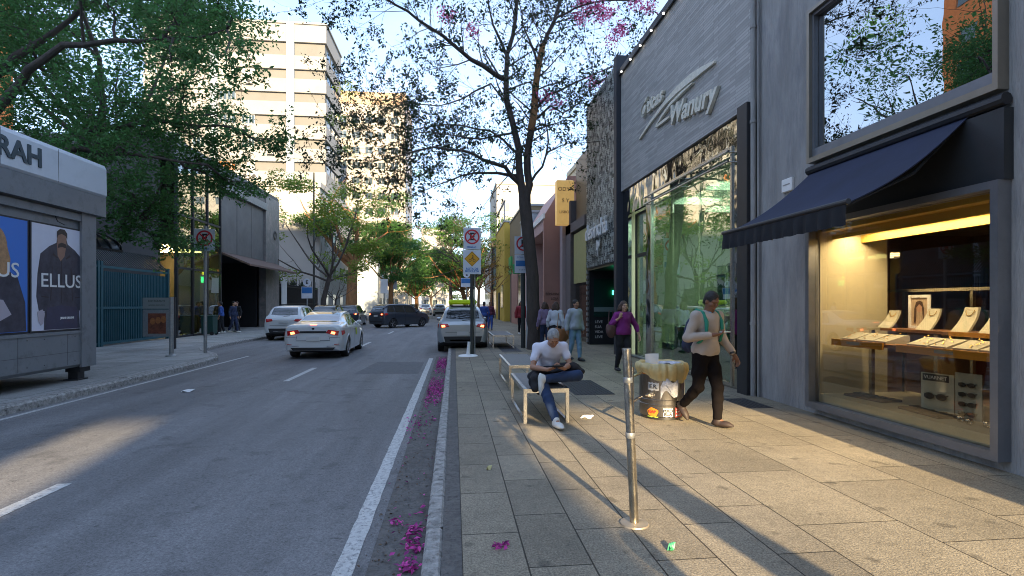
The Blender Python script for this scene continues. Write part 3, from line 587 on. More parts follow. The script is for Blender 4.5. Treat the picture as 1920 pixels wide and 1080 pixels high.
# --- pink shop ---
M['pink'] = mat('salmon_render', (.42, .225, .175), .85, var=.08, vs=1.5); M['pinkl'] = mat('pale_pink_render', (.55, .36, .32), .85, var=.08)
pk = thing('pink_building', 'salmon pink shop with a sloping parapet and a deep open portal', 'building', (4.2, 24.4, 0))
b = MB(); b.prism([(4.15, 0), (4.15, 5.6), (5.3, 7.5), (9.5, 7.5), (9.5, 0)], 'y', 24.4, 24.7); rel(b.build('portal_wall', M['pink'], pk), pk)
b = MB(); b.prism([(4.2, 5.0), (4.2, 5.55), (5.3, 7.4), (9.5, 7.4), (9.5, 5.0)], 'y', 24.7, 31.5); b.box(4.2, 9.5, 30.5, 31.5, 0, 5); b.box(6.5, 9.5, 24.7, 30.5, 0, 5); rel(b.build('wall', M['pinkl'], pk), pk)
rel(MB().box(4.12, 4.2, 24.38, 31.6, 5.5, 5.75).build('coping', M['white'], pk), pk)
for (z, c) in ((3.7, (.55, .12, .08)), (2.75, (.1, .35, .45)), (1.9, (.65, .35, .4))):
    s_ = rel(MB().bbox(4.93, 5.25, 24.30, 24.38, z, z+.75, .02).build('hanging_panel', mat('panel%.1f' % z, c, .5), pk), pk)
for k, s in enumerate(('BEM-VINDO', 'LOJA')):
    tt = text('lettering', s, .16, (0, 0, 0), RX, M['brown'], pk, .004); tt.location = Vector((4.65, 24.39, 2.0-.22*k))-pk.location
# --- grey, brown and yellow fronts further on ---
def front(name, label, x0, x1, y0, y1, z1, m, parts=()):
    t = thing(name, label, 'building', (x0, y0, 0)); rel(MB().box(x0, x1, y0, y1, -.1, z1).build('wall', m, t), t)
    rel(MB().box(x0-.06, x1, y0-.06, y1+.06, z1, z1+.14).build('parapet', M['galv'], t), t)
    for (n_, bx, mm) in parts: rel(MB().box(*bx).build(n_, mm, t), t)
    return t
M['palegrey'] = mat('pale_grey_render', (.36, .40, .42), .85, var=.08); M['yellow'] = mat('yellow_render', (.62, .42, .07), .8, var=.08)
M['brownr'] = mat('olive_brown_render', (.20, .15, .08), .85, var=.1); M['offwhite'] = mat('offwhite_render', (.40, .39, .36), .85, var=.07, vs=.6)
M['glassfar'] = mat('far_window_glass', (.05, .075, .09), .12, spec=1); M['greens'] = mat('green_sign', (.05, .35, .10), .5)
g_ = front('grey_shop', 'pale grey shop front behind the street tree with dark vertical lettering', 4.55, 12, 31.6, 36.2, 7.0, M['palegrey'], [('window', (4.5, 4.56, 32.2, 35.6, .3, 3.8), M['glassfar']), ('fascia', (4.48, 4.56, 31.9, 36, 4.1, 4.6), M['white'])])
tt = text('lettering', 'STUDIO', .7, (0, 0, 0), RWL, M['black'], g_, .02); tt.matrix_basis = Matrix.Translation((-.06, 2.2, 5.8)) @ Matrix.Rotation(radians(-90), 4, 'Z') @ Matrix.Rotation(radians(90), 4, 'X')
front('brown_shop', 'olive brown shop front with a green corner sign and a pink recessed door', 4.75, 12, 36.4, 45.2, 8.3, M['brownr'], [('green_sign', (4.6, 4.76, 43.2, 44.9, 4.0, 5.4), M['greens']), ('doorway', (4.68, 4.76, 39.3, 43.4, 0, 4.2), M['pink']), ('door_frame', (4.66, 4.74, 43.4, 43.8, 0, 4.4), M['black']), ('window', (4.7, 4.76, 36.8, 38.8, .3, 3.6), M['glassfar'])])
yb = front('yellow_building', 'bright yellow shop block with a small dark picture window', 4.35, 12, 46, 55, 8.6, M['yellow'], [('window', (4.9, 5.3, 45.93, 46.0, 1.9, 2.9), M['glassfar']), ('window', (4.29, 4.35, 47, 49, 1.2, 3.2), M['glassfar']), ('roof_frame', (4.3, 4.45, 45.9, 54, 10.4, 10.5), M['galv']), ('door', (4.29, 4.36, 50.5, 52, 0, 2.6), M['black'])])
for y in (46.2, 50, 53.8): rel(MB().box(4.33, 4.42, y, y+.08, 8.7, 10.4).build('roof_frame', M['galv'], yb), yb)
front('teal_grey_shop', 'teal grey shop front beyond the yellow block', 4.6, 12, 55.2, 66, 7.8, mat('teal_grey', (.2, .27, .27), .85, var=.1), [('window', (4.54, 4.6, 56, 64, .4, 3.5), M['glassfar'])])
front('pale_corner_shop', 'far cream shop front at the end of the right pavement', 5.2, 14, 67, 90, 9, M['offwhite'], [('window', (5.14, 5.2, 69, 88, .4, 3.2), M['glassfar'])])
# apartment blocks
def block(name, label, x0, x1, y0, y1, z1, m, fl=3.0, wx=(), wy=(), spandrel=None, cap=None, base=0, face='-y'):
    """flat-roofed block: wx = [(a,b)] window spans on the -Y face, wy = spans on the side face towards the street"""
    t = thing(name, label, 'building', ((x0+x1)/2, y0, 0)); rel(MB().box(x0, x1, y0, y1, -.1, z1).build('wall', m, t), t)
    nfl = int((z1-base-1.2)/fl); fr = MB()
    for k in range(nfl):
        z = base+fl*k+1.2
        for (a, b_) in wx:
            w = rel(MB().box(a, b_, y0-.03, y0-.002, z, z+1.3).build('window', M['glassfar'], t), t)
            MB().box(a-.06, b_+.06, y0-.10, y0-.03, z-.08, z).build('window_sill', M['offwhite'], w); MB().box((a+b_)/2-.04, (a+b_)/2+.04, y0-.06, y0-.031, z, z+1.3).build('mullion', M['offwhite'], w)
        xs = x0 if face == '-x' else x1
        for (a, b_) in wy:
            q = (-.03, -.002) if face == '-x' else (.002, .03)
            w = rel(MB().box(xs+q[0], xs+q[1], a, b_, z, z+1.3).build('window', M['glassfar'], t), t)
    rel(MB().box(x0-.15, x1+.15, y0-.15, y1+.15, z1, z1+.5).build('parapet', cap or m, t), t)
    return t
block('apartment_block', 'white far apartment block with blue windows beyond the pink tree', 8, 30, 100, 118, 24, M['offwhite'], wx=[(8.8+3.4*k, 10.4+3.4*k) for k in range(6)])
block('apartment_block', 'cream mid-rise behind the brown and yellow shops', 13, 30, 40, 60, 16, mat('cream_render', (.58, .50, .36), .85, var=.08), wx=[(14+3*k, 15.4+3*k) for k in range(5)], wy=[(42+4*k, 43.6+4*k) for k in range(4)], face='-x')
# ================= BUILDINGS, LEFT SIDE =================
M['tcream'] = mat('tower_cream', (.28, .28, .27), .85, var=.05, vs=.4, dirt=((.23, .23, .22), .5, .35)); M['taupe'] = mat('tower_taupe', (.165, .163, .155), .85, var=.08, vs=.8)
M['tblue'] = mat('tower_blue_white', (.33, .38, .43), .7, var=.04); M['shutter'] = mat('white_shutter', (.42, .42, .40), .6, var=.06)
M['ac'] = mat('ac_casing', (.45, .45, .43), .5)
tw = thing('apartment_tower', 'tall cream banded apartment tower with pale blue vertical strips and a thin roof antenna', 'building', (-25, 72, 0))
X1, Y0 = -16.6, 72.0
b = MB(); b.box(-39, X1, Y0, 81.1, -.1, 17.0); rel(b.build('podium_wall', M['offwhite'], tw), tw)
b = MB(); b.box(-39, X1-.25, Y0+.3, 80.9, 17.0, 37.4); rel(b.build('band_wall', M['taupe'], tw), tw)
b = MB(); zs = [18.1+3.02*k for k in range(7)]
for z in zs[:-1]: b.box(-39, X1, Y0, 81.1, z-1.15, z+.62)
b.box(-39, X1, Y0, 81.1, 35.6, 37.9); b.box(-39, X1-.02, Y0+.02, 81.08, 16.96, 16.99)
sp_ = rel(b.build('spandrel', M['tcream'], tw), tw)
for x in (-21.6, -31.0): rel(MB().box(x, x+.95, Y0-.14, Y0+.3, 17, 38.0).build('vertical_strip', M['tblue'], tw), tw)
rr = random.Random(12)
for z in zs[:-1]+[36.2-3.0]:
    z0 = z+.66 if z < 33.5 else z+.62
    if z > 33: continue
    for (a, w) in ((-30.0, 2.0), (-27.2, 1.6), (-33.2, 2.0), (-36.4, 1.8), (-38.6, 1.1)):
        if rr.random() < .16: continue
        wd = rel(MB().box(a, a+w, Y0+.20, Y0+.29, z0, z0+1.15).build('window', mat('orange_blind', (.40, .13, .03), .6) if (z == zs[0] and a == -30.0) else (M['glassfar'] if rr.random() < .6 else M['shutter']), tw), tw)
        f = MB(); f.box(a-.05, a+w+.05, Y0+.15, Y0+.2, z0+1.1, z0+1.2)
        for q in range(5): f.box(a+q*w/4-.04, a+q*w/4+.04, Y0+.15, Y0+.2, z0, z0+1.1)
        f.build('window_frame', M['shutter'], wd)
for z in zs[:-1]:
    for y in (73.0, 75.6, 78.2): rel(MB().box(X1-.24, X1-.18, y, y+1.9, z+.66, z+1.8).build('side_window', M['glassfar'], tw), tw)
for (x, z) in ((-29.4, 17.6), (-28.2, 17.6), (-27.0, 17.6), (-25.9, 17.6), (-29.3, 23.9), (-26.9, 23.9), (-26.6, 29.8), (-26.6, 33.0), (-34.6, 23.9), (-36.0, 20.8), (-24.0, 20.8)):
    a = MB().bbox(x, x+.85, Y0-.42, Y0-.02, z, z+.62, .03).build('air_conditioner', M['ac'], tw); rel(a, tw)
    MB().lathe([(.0, 0), (.22, 0), (.24, -.02), (.20, -.02)], 14, (x+.42, Y0-.43, z+.31), 'y').build('fan_grille', M['darkmetal'], a)
rel(MB().cyl((-22.5, 76, 37.9), (-22.5, 76, 42.2), .05, .03, 6).build('antenna', M['galv'], tw), tw)
rel(MB().box(-30, -24, 75, 80, 37.9, 39.2).build('roof_plant_room', M['tcream'], tw), tw)
rel(MB().box(-39.2, X1+.15, Y0-.15, 81.25, 37.9, 38.15).build('parapet', M['tcream'], tw), tw)
# second tower
M['t2'] = mat('tower_two_cream', (.38, .35, .30), .85, var=.06, vs=.5); M['t2o'] = mat('tower_two_orange', (.40, .30, .20), .85, var=.08)
block('apartment_tower', 'second paler cream tower with an orange crown standing behind the banded tower', -38, -9.6, 108, 125, 41.0, M['t2'], wx=[(-22.4+2.5*k, -21.0+2.5*k) for k in range(5)], wy=[(110+4*k, 111.6+4*k) for k in range(3)], cap=M['t2o'])
b = MB(); b.box(-38.1, -9.5, 107.9, 125.1, 41.4, 43.4); o = b.build('roof_storey', M['t2o'], bpy.data.objects['apartment_tower.001']); rel(o, bpy.data.objects['apartment_tower.001'])
block('apartment_block', 'white block low behind the street trees at the end of the street', -9, -1.0, 150, 170, 22, M['offwhite'], wx=[(-8.2+2.4*k, -7+2.4*k) for k in range(3)])
block('apartment_block', 'pale block at the left of the street beyond the cypress hedge', -30, -12.6, 52, 68, 12.5, M['offwhite'], wx=[(-28+3.2*k, -26.4+3.2*k) for k in range(4)], wy=[(54+3.5*k, 55.4+3.5*k) for k in range(4)])
block('apartment_block', 'grey white shop block far down the left pavement', -26, -12.8, 92, 140, 10, M['palegrey'], wy=[(94+5*k, 97+5*k) for k in range(9)])
# dark retail building with glass cafe
db = thing('retail_building', 'dark stone retail block with a glass cafe front, brown awning and marble pier', 'building', (-12.5, 25.5, 0))
M['stone_dark'] = mat('dark_stone_cladding', (.13, .125, .12), .55, var=.25, vs=1.2); M['marble'] = mat('veined_grey_marble', (.19, .185, .18), .4, var=.25, vs=3, dirt=((.42, .33, .31), 2.2, .55))
b = MB(); b.box(-24, -12.5, 25.5, 39.8, 8.2, 9.05); b.box(-24, -13.2, 39.3, 39.8, 0, 8.2); b.box(-24, -23.6, 25.5, 39.3, 0, 8.2); b.box(-23.6, -13.2, 25.5, 25.7, 0, 8.2); rel(b.build('wall', M['stone_dark'], db), db)
b = MB(); b.box(-12.9, -12.45, 37.1, 39.82, 0, 8.8); rel(b.build('marble_pier', M['marble'], db), db)
b = MB(); b.box(-12.9, -12.6, 30.4, 37.1, 4.3, 8.0); 
for k in range(3): b.box(-12.6, -12.58, 30.5+2.2*k, 32.6+2.2*k, 4.4, 7.9)
rel(b.build('cladding', M['stone_dark'], db), db)
b = MB()
for k in range(9): b.box(-12.6, -12.35+.03*k*0, 30.2, 37.1, 7.75+.10*k*.5, 7.79+.10*k*.5)
rel(b.build('louvres', M['galv'], db), db)
b = MB(); b.box(-19, -13, 36.9, 37.1, 0, 4.3); b.box(-19, -18.8, 30.4, 36.9, 0, 4.3); b.box(-19, -12.6, 30.4, 37.1, 4.2, 4.3); rel(b.build('recess', M['black'], db), db)
b = MB(); n = 8; vs = []
b.prism([(-12.55, 4.38), (-11.0, 3.72), (-11.0, 3.62), (-12.55, 4.28)], 'y', 30.3, 39.0); rel(b.build('awning', mat('brown_canvas', (.14, .09, .07), .85, var=.1), db, label='brown fabric awning over the dark doorway'), db)
wn = MB()
for y in (25.6, 27.1, 28.6, 30.15): wn.box(-12.56, -12.42, y, y+.09, 0, 8.2)
for z in (.0, 3.15, 5.6, 8.1): wn.box(-12.54, -12.44, 25.69, 30.15, z, z+.09)
wf = rel(wn.build('curtain_wall', M['darkmetal'], db), db)
M['win_cafe'] = glass('cafe_glass', (.55, .65, .58), .35, wob=.02, ws=1.0)
for (a, c) in ((25.69, 27.1), (27.19, 28.6), (28.69, 30.15)):
    for (z0, z1) in ((.09, 3.15), (3.24, 5.6), (5.69, 8.1)): MB().box(-12.50, -12.48, a, c, z0, z1).build('glass_pane', M['win_cafe'], wf)
b = MB(); b.box(-16, -12.6, 25.7, 30.3, 4.3, 4.4); b.box(-16.1, -16, 25.7, 30.3, 0, 8); b.box(-16, -12.6, 30.3, 30.4, 0, 8); rel(b.build('cafe_interior', mat('cafe_wall', (.10, .085, .06), .7, var=.2, vs=3), db), db)
for k in range(4): rel(MB().box(-15.2, -13.2, 26.2+k*1.05, 26.5+k*1.05, 4.22, 4.28).build('ceiling_light', M['lamp_warm'], db), db)
rel(MB().box(-13.0, -12.95, 29.2, 29.9, 2.65, 2.95).build('green_led_sign', mat('led_green', (.05, .8, .2), .4, emis=(.05, 1, .25), es=4), db), db)
rel(MB().box(-13.0, -12.95, 29.35, 29.6, 3.05, 3.3).build('yellow_led_sign', mat('led_yellow', (.9, .7, .05), .4, emis=(1, .75, .05), es=4), db), db)
tt = text('cafe_lettering', 'L\'AFFETTO', .42, (0, 0, 0), RWR, M['galv'], db, .01, sx=1.2); tt.location = Vector((-12.4, 27.9, 4.6))-db.location
emb = MB(); emb.lathe([(.16, 0), (.30, .02), (.33, .0)], 20, (-12.43, 38.9, 6.3), 'x'); rel(emb.build('round_emblem', M['darkmetal'], db), db)
# pale building set back behind the fence and kiosk
block('white_house', 'pale grey house wall half hidden by the big tree behind the kiosk', -34, -16.5, 2, 24.8, 7.5, mat('bluish_white_render', (.60, .63, .70), .85, var=.08, vs=.6), wy=[(5, 6.6), (9, 10.6), (13, 14.6)])
block('brick_apartment_block', 'orange brick apartment block seen reflected in the upper shop window', -46, -30, 24, 40, 34, mat('orange_brick', (.36, .13, .045), .85, var=.15, vs=4), wy=[(25+3*k, 26.6+3*k) for k in range(5)], wx=[(-44+4*k, -42+4*k) for k in range(3)])
# fence
M['teal'] = mat('teal_fence_paint', (.02, .095, .12), .5, .2, var=.15, vs=5)
fe = thing('metal_fence', 'teal metal bar fence with gate and inward leaning top bars', 'fence', (-12.7, 20, 0))
def fbar(b, y0, y1, z0, z1, st=.115):
    y = y0
    while y < y1: b.box(-12.72, -12.68, y, y+.045, z0, z1); y += st
b = MB(); fbar(b, 16.0, 20.5, .1, 2.9); rel(b.build('bars', M['teal'], fe), fe)
b = MB(); fbar(b, 20.75, 25.2, .1, 2.75); rel(b.build('bars', M['teal'], fe), fe)
b = MB(); y = 16.0
while y < 25.3: b.add([(-12.71, y, 3.0), (-12.67, y, 3.0), (-12.67, y+.04, 3.0), (-12.71, y+.04, 3.0), (-13.25, y, 3.65), (-13.21, y, 3.65), (-13.21, y+.04, 3.65), (-13.25, y+.04, 3.65)], [(0,3,2,1),(4,5,6,7),(0,1,5,4),(1,2,6,5),(2,3,7,6),(3,0,4,7)]); y += .13
rel(b.build('leaning_bars', M['pole_dark'], fe), fe)
b = MB()
for y in (16, 20.55, 20.72, 25.25): b.box(-12.76, -12.64, y, y+.12, 0, 3.1)
for z in (.06, 1.35, 2.86): b.box(-12.74, -12.66, 16, 25.3, z, z+.09)
rel(b.build('frame', M['teal'], fe), fe)
b = MB(); b.box(-13.4, -13.35, 16, 25.3, 0, 2.0); rel(b.build('backing_screen', mat('dark_screen', (.02, .05, .08), .6), fe), fe)
# black railings with cypresses
ra = thing('black_railing', 'black spiked railing in front of the cypress hedge beyond the marble pier', 'fence', (-12.6, 40, 0))
b = MB()
for k in range(75): b.box(-12.62, -12.58, 40.1+.15*k, 40.13+.15*k, 0, 3.0+(.5 if k % 5 == 0 else 0))
for z in (.2, 1.5, 2.8): b.box(-12.63, -12.57, 40, 51.5, z, z+.05)
rel(b.build('bars', M['black'], ra), ra)
rel(MB().box(-12.5, -12.45, 40.4, 41.6, 1.5, 3.4).build('notice_board', M['white'], ra), ra)
# ---------------- kiosk ----------------
M['kgrey'] = mat('kiosk_grey', (.22, .235, .25), .5, .2, var=.10, vs=2.5, dirt=((.06, .06, .062), 5, .4)); M['kwhite'] = mat('kiosk_white', (.62, .66, .70), .45, var=.05, vs=1.5, dirt=((.45, .48, .5), 3, .4))
ki = thing('newsstand_kiosk', 'grey newsstand kiosk with a white sign band and fashion posters at the left kerb', 'kiosk', (-8.8, 9, 0))
KX, KY = -7.5, 12.28
b = MB(); b.prism([(-10.2, .28), (KX-.06, .28), (KX, .34), (KX, .98), (KX-.05, 1.0), (KX-.05, 3.35), (KX, 3.4), (KX, 3.8), (-10.2, 3.8)], 'y', 5.0, KY-.22)
b.cyl((KX-.2, KY-.2, .28), (KX-.2, KY-.2, 3.8), .2, n=20); b.box(-10.2, KX-.2, KY-.24, KY, .28, 3.8); rel(b.build('body', M['kgrey'], ki), ki)
b = MB(); b.box(KX-.02, KX+.03, KY-.62, KY-.2, .27, 3.45); b.box(KX-.05, KX+.015, 5.0, KY-.6, .96, 1.02); b.box(KX-.05, KX+.015, 5.0, KY-.6, 3.22, 3.36); rel(b.build('corner_post', M['kgrey'], ki), ki)
pr = [(-10.3, 3.82), (KX+.08, 3.82), (KX+.11, 3.86), (KX+.10, 4.42), (KX+.06, 4.50), (KX-.1, 4.54), (-10.3, 4.56)]
rel(MB().prism(pr, 'y', 4.9, KY+.02).build('sign_band', M['kwhite'], ki), ki)
rel(MB().box(KX-.1, KX+.10, 4.9, KY+.01, 3.40, 3.81).build('grey_band', M['kgrey'], ki), ki)
for y in (KY-.55, 6.0):
    b = MB(); b.box(KX-.28, KX-.1, y, y+.2, 0.02, .18); b.box(KX-.34, KX-.06, y-.05, y+.25, .0, .025); b.box(KX-.3, KX-.02, y-.05, y+.25, .17, .28); rel(b.build('foot', M['darkmetal'], ki), ki)
tt = text('sign_lettering', 'RAH', .47, (0, 0, 0), RWR, mat('slate_letters', (.05, .075, .09), .5), ki, .012, bold=.012, sx=1.05); tt.rotation_euler = (radians(90-1), 0, radians(90)); tt.location = Vector((KX+.112, 10.0, 4.15))-ki.location
b = MB()
for y in (11.3, 10.1, 8.9, 7.7): b.box(KX-.001, KX+.0015, y-.004, y+.004, .36, .96)
for y in (11.95, 11.5, 10.7, 10.3, 9.5, 9.1):
    for z in (.42, .90): b.box(KX, KX+.004, y-.008, y+.008, z-.008, z+.008)
b.box(KX-.001, KX+.0015, 5, KY-.62, .60, .605)
rel(b.build('panel_seams', M['darkmetal'], ki), ki)
b = MB()
for y in (10.9, 9.6): b.box(KX+.105, KX+.112, y-.004, y+.004, 3.84, 4.46)
rel(b.build('band_joints', M['galv'], ki), ki)
# posters
PB = mat('poster_blue', (.06, .20, .62), .35); PG = mat('poster_pale_grey', (.66, .67, .76), .35, var=.08, vs=1.5); PK = mat('poster_charcoal', (.055, .055, .075), .35, var=.5, vs=6)
PS = mat('poster_skin', (.30, .17, .12), .4, var=.15, vs=8); PH = mat('poster_blond_hair', (.42, .24, .12), .4, var=.35, vs=14); PD = mat('poster_dark_hair', (.04, .03, .03), .4); PL = mat('poster_hand', (.45, .40, .45), .4)
PK2 = mat('poster_jeans', (.05, .05, .09), .4, var=.2, vs=5)
def poly(pts, m, name, parent, x, y0, z0, s=1): # flat printed shape on the poster; pts in (u right, v up)
    b = MB(); b.prism([(y0+u*s, z0+v*s) for u, v in pts], 'x', x, x+.0015); return rel(b.build(name, m, parent), ki)
def poster(y0, y1, base, label):
    f = rel(MB().box(KX-.049, KX-.02, y0-.02, y1+.02, 1.03, 3.05).build('poster_case', M['darkmetal'], ki), ki)
    return rel(MB().box(KX-.02, KX-.016, y0+.01, y1-.01, 1.06, 3.02).build('poster', base, ki, label=label), ki)
P1 = poster(10.42, 11.92, PG, 'pale poster of a man in a dark jacket with the word ELLUS')
x = KX-.015
body = [(.28, .0), (.30, .35), (.16, .36), (.10, .62), (.13, 1.05), (.20, 1.42), (.42, 1.58), (.60, 1.66), (.62, 1.76), (.86, 1.76), (.90, 1.66), (1.10, 1.56), (1.28, 1.42), (1.38, 1.05), (1.42, .62), (1.36, .36), (1.22, .35), (1.24, .0)]
poly(body, PK, 'printed_jacket', ki, x, 10.43, 1.07, .99); 
for q in ([(.73, .5), (.745, .5), (.745, 1.45), (.73, 1.45)], [(.44, .55), (.46, .55), (.50, 1.2), (.485, 1.2)], [(1.02, .55), (1.04, .55), (1.0, 1.2), (.985, 1.2)], [(.22, .62), (.40, .60), (.40, .62), (.22, .64)], [(1.10, .60), (1.30, .62), (1.30, .64), (1.10, .62)], [(.50, 1.42), (.62, 1.36), (.64, 1.38), (.52, 1.46)], [(.98, 1.42), (.86, 1.36), (.84, 1.38), (.96, 1.46)]): poly(q, PD, 'printed_seam', ki, x+.001, 10.43, 1.07, .99)
poly([(.32, .0), (.36, .42), (.74, .46), (1.14, .42), (1.18, .0)], PK2, 'printed_trousers', ki, x+.002, 10.43, 1.07, .99)
poly([(.62, 1.40), (.70, 1.30), (.80, 1.40), (.86, 1.66), (.60, 1.66)], PS, 'printed_neck', ki, x+.002, 10.43, 1.07)
poly([(.73+.125*cos(a), 1.72+.155*sin(a)) for a in np.linspace(0, 2*pi, 20)[:-1]], PS, 'printed_face', ki, x+.0035, 10.43, 1.07)
poly([(.60, 1.74), (.60, 1.86), (.68, 1.92), (.80, 1.92), (.87, 1.85), (.87, 1.74), (.83, 1.80), (.73, 1.83), (.64, 1.80)], PD, 'printed_hair', ki, x+.005, 10.43, 1.07)
poly([(.62, 1.55), (.73, 1.58), (.85, 1.56), (.83, 1.64), (.73, 1.66), (.64, 1.63)], PD, 'printed_beard', ki, x+.005, 10.43, 1.07)
for u in (.14, 1.24): poly([(u, .18), (u-.02, .34), (u+.1, .38), (u+.16, .3), (u+.12, .12), (u+.06, .08)], PL, 'printed_hand', ki, x+.004, 10.43, 1.07)
def ptext(s, size, y, z, sx=1): tt = text('poster_lettering', s, size, (0, 0, 0), RWR, M['white'], ki, .001, bold=.003, sx=sx); tt.location = Vector((x+.008, y, z))-ki.location
ptext('ELLUS', .36, 11.16, 1.98, 1.15); ptext('JEANS DELUXE', .05, 11.3, 1.28, 1.1)
P2 = poster(8.84, 10.34, PB, 'blue poster of a fair-haired woman in a dark jacket with the word ELLUS')
poly([(.02, .0), (.02, .7), (.28, 1.0), (.55, 1.12), (.95, 1.1), (1.25, .95), (1.42, .5), (1.44, .0)], PK, 'printed_jacket', ki, x, 8.86, 1.07)
poly([(.80+.24*cos(a), 1.42+.36*sin(a)) for a in np.linspace(0, 2*pi, 22)[:-1]], PH, 'printed_hair', ki, x+.002, 8.86, 1.07)
poly([(.56, 1.5), (.50, 1.2), (.60, .95), (.86, .92), (1.08, .98), (1.1, 1.25), (1.02, 1.5)], PH, 'printed_hair', ki, x+.003, 8.86, 1.07)
poly([(.76+.115*cos(a), 1.44+.17*sin(a)) for a in np.linspace(0, 2*pi, 20)[:-1]], PS, 'printed_face', ki, x+.0045, 8.86, 1.07)
poly([(.50, .35), (.62, .58), (.95, .55), (1.12, .3), (.9, .2), (.6, .22)], PL, 'printed_hand', ki, x+.004, 8.86, 1.07)
ptext('ELLUS', .36, 9.60, 2.12, 1.15)
b = MB(); b.tube([(KX+.0, 10.95, 3.25), (KX+.02, 11.0, 3.12), (KX+.01, 11.2, 3.08)], .008, 5); rel(b.build('loose_wire', M['black'], ki), ki)
# small black arched canopy behind the kiosk
ca = thing('arched_canopy', 'small black arched canopy poking out behind the kiosk', 'canopy', (-9.2, 14.2, 0))
b = MB(); n = 12; vs = []
for i in range(n+1):
    a = pi/2*i/n; vs += [(-1.5+1.75*sin(a), 0, 2.98+.62*cos(a)), (-1.5+1.75*sin(a), 1.3, 2.98+.62*cos(a))]
b.v = vs; b.f = [(2*i, 2*i+1, 2*i+3, 2*i+2) for i in range(n)]; b.m = [0]*n; b.build('canopy_sheet', mat('smoked_sheet', (.03, .035, .04), .3, .3), ca, smooth=True)
b = MB()
for y in (0, .43, .86, 1.3): b.tube([(-1.5+1.77*sin(pi/2*i/8), y, 2.99+.63*cos(pi/2*i/8)) for i in range(9)], .022, 5)
b.box(-1.5, .3, -.02, .02, 2.93, 2.99); b.box(.22, .29, 0, 1.3, 2.93, 2.99); b.box(-1.5, -1.4, 0, 1.3, 0, 3.0); b.build('ribs', M['black'], ca)
# menu board on posts
mb = thing('menu_board', 'grey framed menu board with a food photograph standing before the teal fence', 'board', (-10.15, 19.6, 0), radians(-4))
b = MB(); b.box(.48, .60, -.05, .05, 0, 1.78); b.build('post', M['darkmetal'], mb)
b = MB(); b.box(-.48, .46, -.04, .03, .42, 1.35); b.build('panel', M['galv'], mb); MB().box(-.48, .46, -.04, .03, 1.38, 1.76).build('header_panel', mat('board_header', (.30, .33, .32), .5), mb)
MB().box(-.30, .30, -.045, -.04, .52, 1.22).build('photo', mat('food_print', (.20, .06, .03), .5, var=.9, vs=5), mb)
b = MB(); r = random.Random(3)
for k in range(3): b.prism([(-.14+.26*k*.7+.09*cos(a), .95+.12*sin(a)+.03*k) for a in np.linspace(0, 2*pi, 12)[:-1]], 'y', -.05-.001*k, -.046)
b.build('printed_food', mat('print_bread', (.45, .16, .05), .5, var=.3, vs=12), mb)
text('lettering', 'RESTAURANTE', .085, (-.01, -.042, 1.64), RX, M['black'], mb, .001); text('lettering', 'ALMOÇO EXECUTIVO', .055, (-.01, -.042, 1.50), RX, M['black'], mb, .001)
# short steel post
t = thing('kerb_post', 'short thick galvanised post near the left kerb in front of the menu board', 'post', (-8.29, 16.75, 0))
MB().cyl((0, 0, 0), (0, 0, 1.75), .062, n=16).build('tube', M['galv'], t, smooth=True); MB().lathe([(.16, 0), (.15, .03), (.07, .06), (.062, .1)], 18).build('base_collar', M['galv'], t, smooth=True)
lamp('cafe_light', -14.2, 27.9, 4.15, 2, 3, 7, (1, .75, .42), db)
# ---------------- road signs ----------------
M['sblue'] = mat('sign_blue_text', (.03, .16, .42), .5); M['samber'] = mat('sign_amber', (.72, .34, .01), .5); M['swhite'] = mat('sign_white', (.60, .64, .70), .5, var=.08, vs=4)
def circ(cx, cz, r, n=28): return [(cx+r*cos(2*pi*i/n), cz+r*sin(2*pi*i/n)) for i in range(n)]
def annulus(b, cx, cz, r0, r1, y0, y1, n=32):
    for i in range(n):
        a, c = 2*pi*i/n, 2*pi*(i+1)/n; b.prism([(cx+r0*cos(a), cz+r0*sin(a)), (cx+r1*cos(a), cz+r1*sin(a)), (cx+r1*cos(c), cz+r1*sin(c)), (cx+r0*cos(c), cz+r0*sin(c))], 'y', y0, y1)
def no_stop(parent, cz, w, h, r, dy=-.06, slash=2, letter='E', words='TÉRMINO'):
    pl = MB().bbox(-w/2, w/2, dy, dy+.012, cz-h/2, cz+h/2, .004).build('sign_plate', M['swhite'], parent)
    zc = cz+h*.08; b = MB(); annulus(b, 0, zc, r*.80, r, dy-.006, dy-.0005); b.build('red_ring', M['red'], pl)
    text('letter', letter, r*1.35, (0, dy-.003, zc), RX, M['black'], pl, .0015, bold=.012)
    b = MB()
    for a in ((45, 135) if slash == 2 else (45,)):
        a = radians(a); q = Vector((cos(a), sin(a)))*r*.83; p = Vector((-sin(a), cos(a)))*r*.085; o = .008+.001*(a > 1)
        b.prism([(q.x+p.x, zc+q.y+p.y), (-q.x+p.x, zc-q.y+p.y), (-q.x-p.x, zc-q.y-p.y), (q.x-p.x, zc+q.y-p.y)], 'y', dy-o, dy-.0055)
    b.build('red_bars', M['red'], pl)
    if words: text('lettering', words, h*.10, (-.02, dy-.002, cz-h*.40), RX, M['sblue'], pl, .001, bold=.002)
    return pl
s1 = thing('no_stopping_sign', 'no stopping sign above a yellow bicycle route sign on a pole at the right kerb', 'road sign', (.55, 16.29, 0))
MB().cyl((0, 0, 0), (0, 0, 3.75), .055, n=14).build('pole', M['pole_dark'], s1, smooth=True)
no_stop(s1, 3.53, .52, .66, .225)
p2 = MB().bbox(-.27, .27, -.06, -.048, 2.45, 3.18, .004).build('sign_plate', M['swhite'], s1, label='white plate with an amber bicycle diamond')
b = MB(); b.prism([(0, 2.68-.0+.0), (.235, 2.915), (0, 3.15), (-.235, 2.915)], 'y', -.064, -.0605); b.build('amber_diamond', M['samber'], p2)
b = MB()
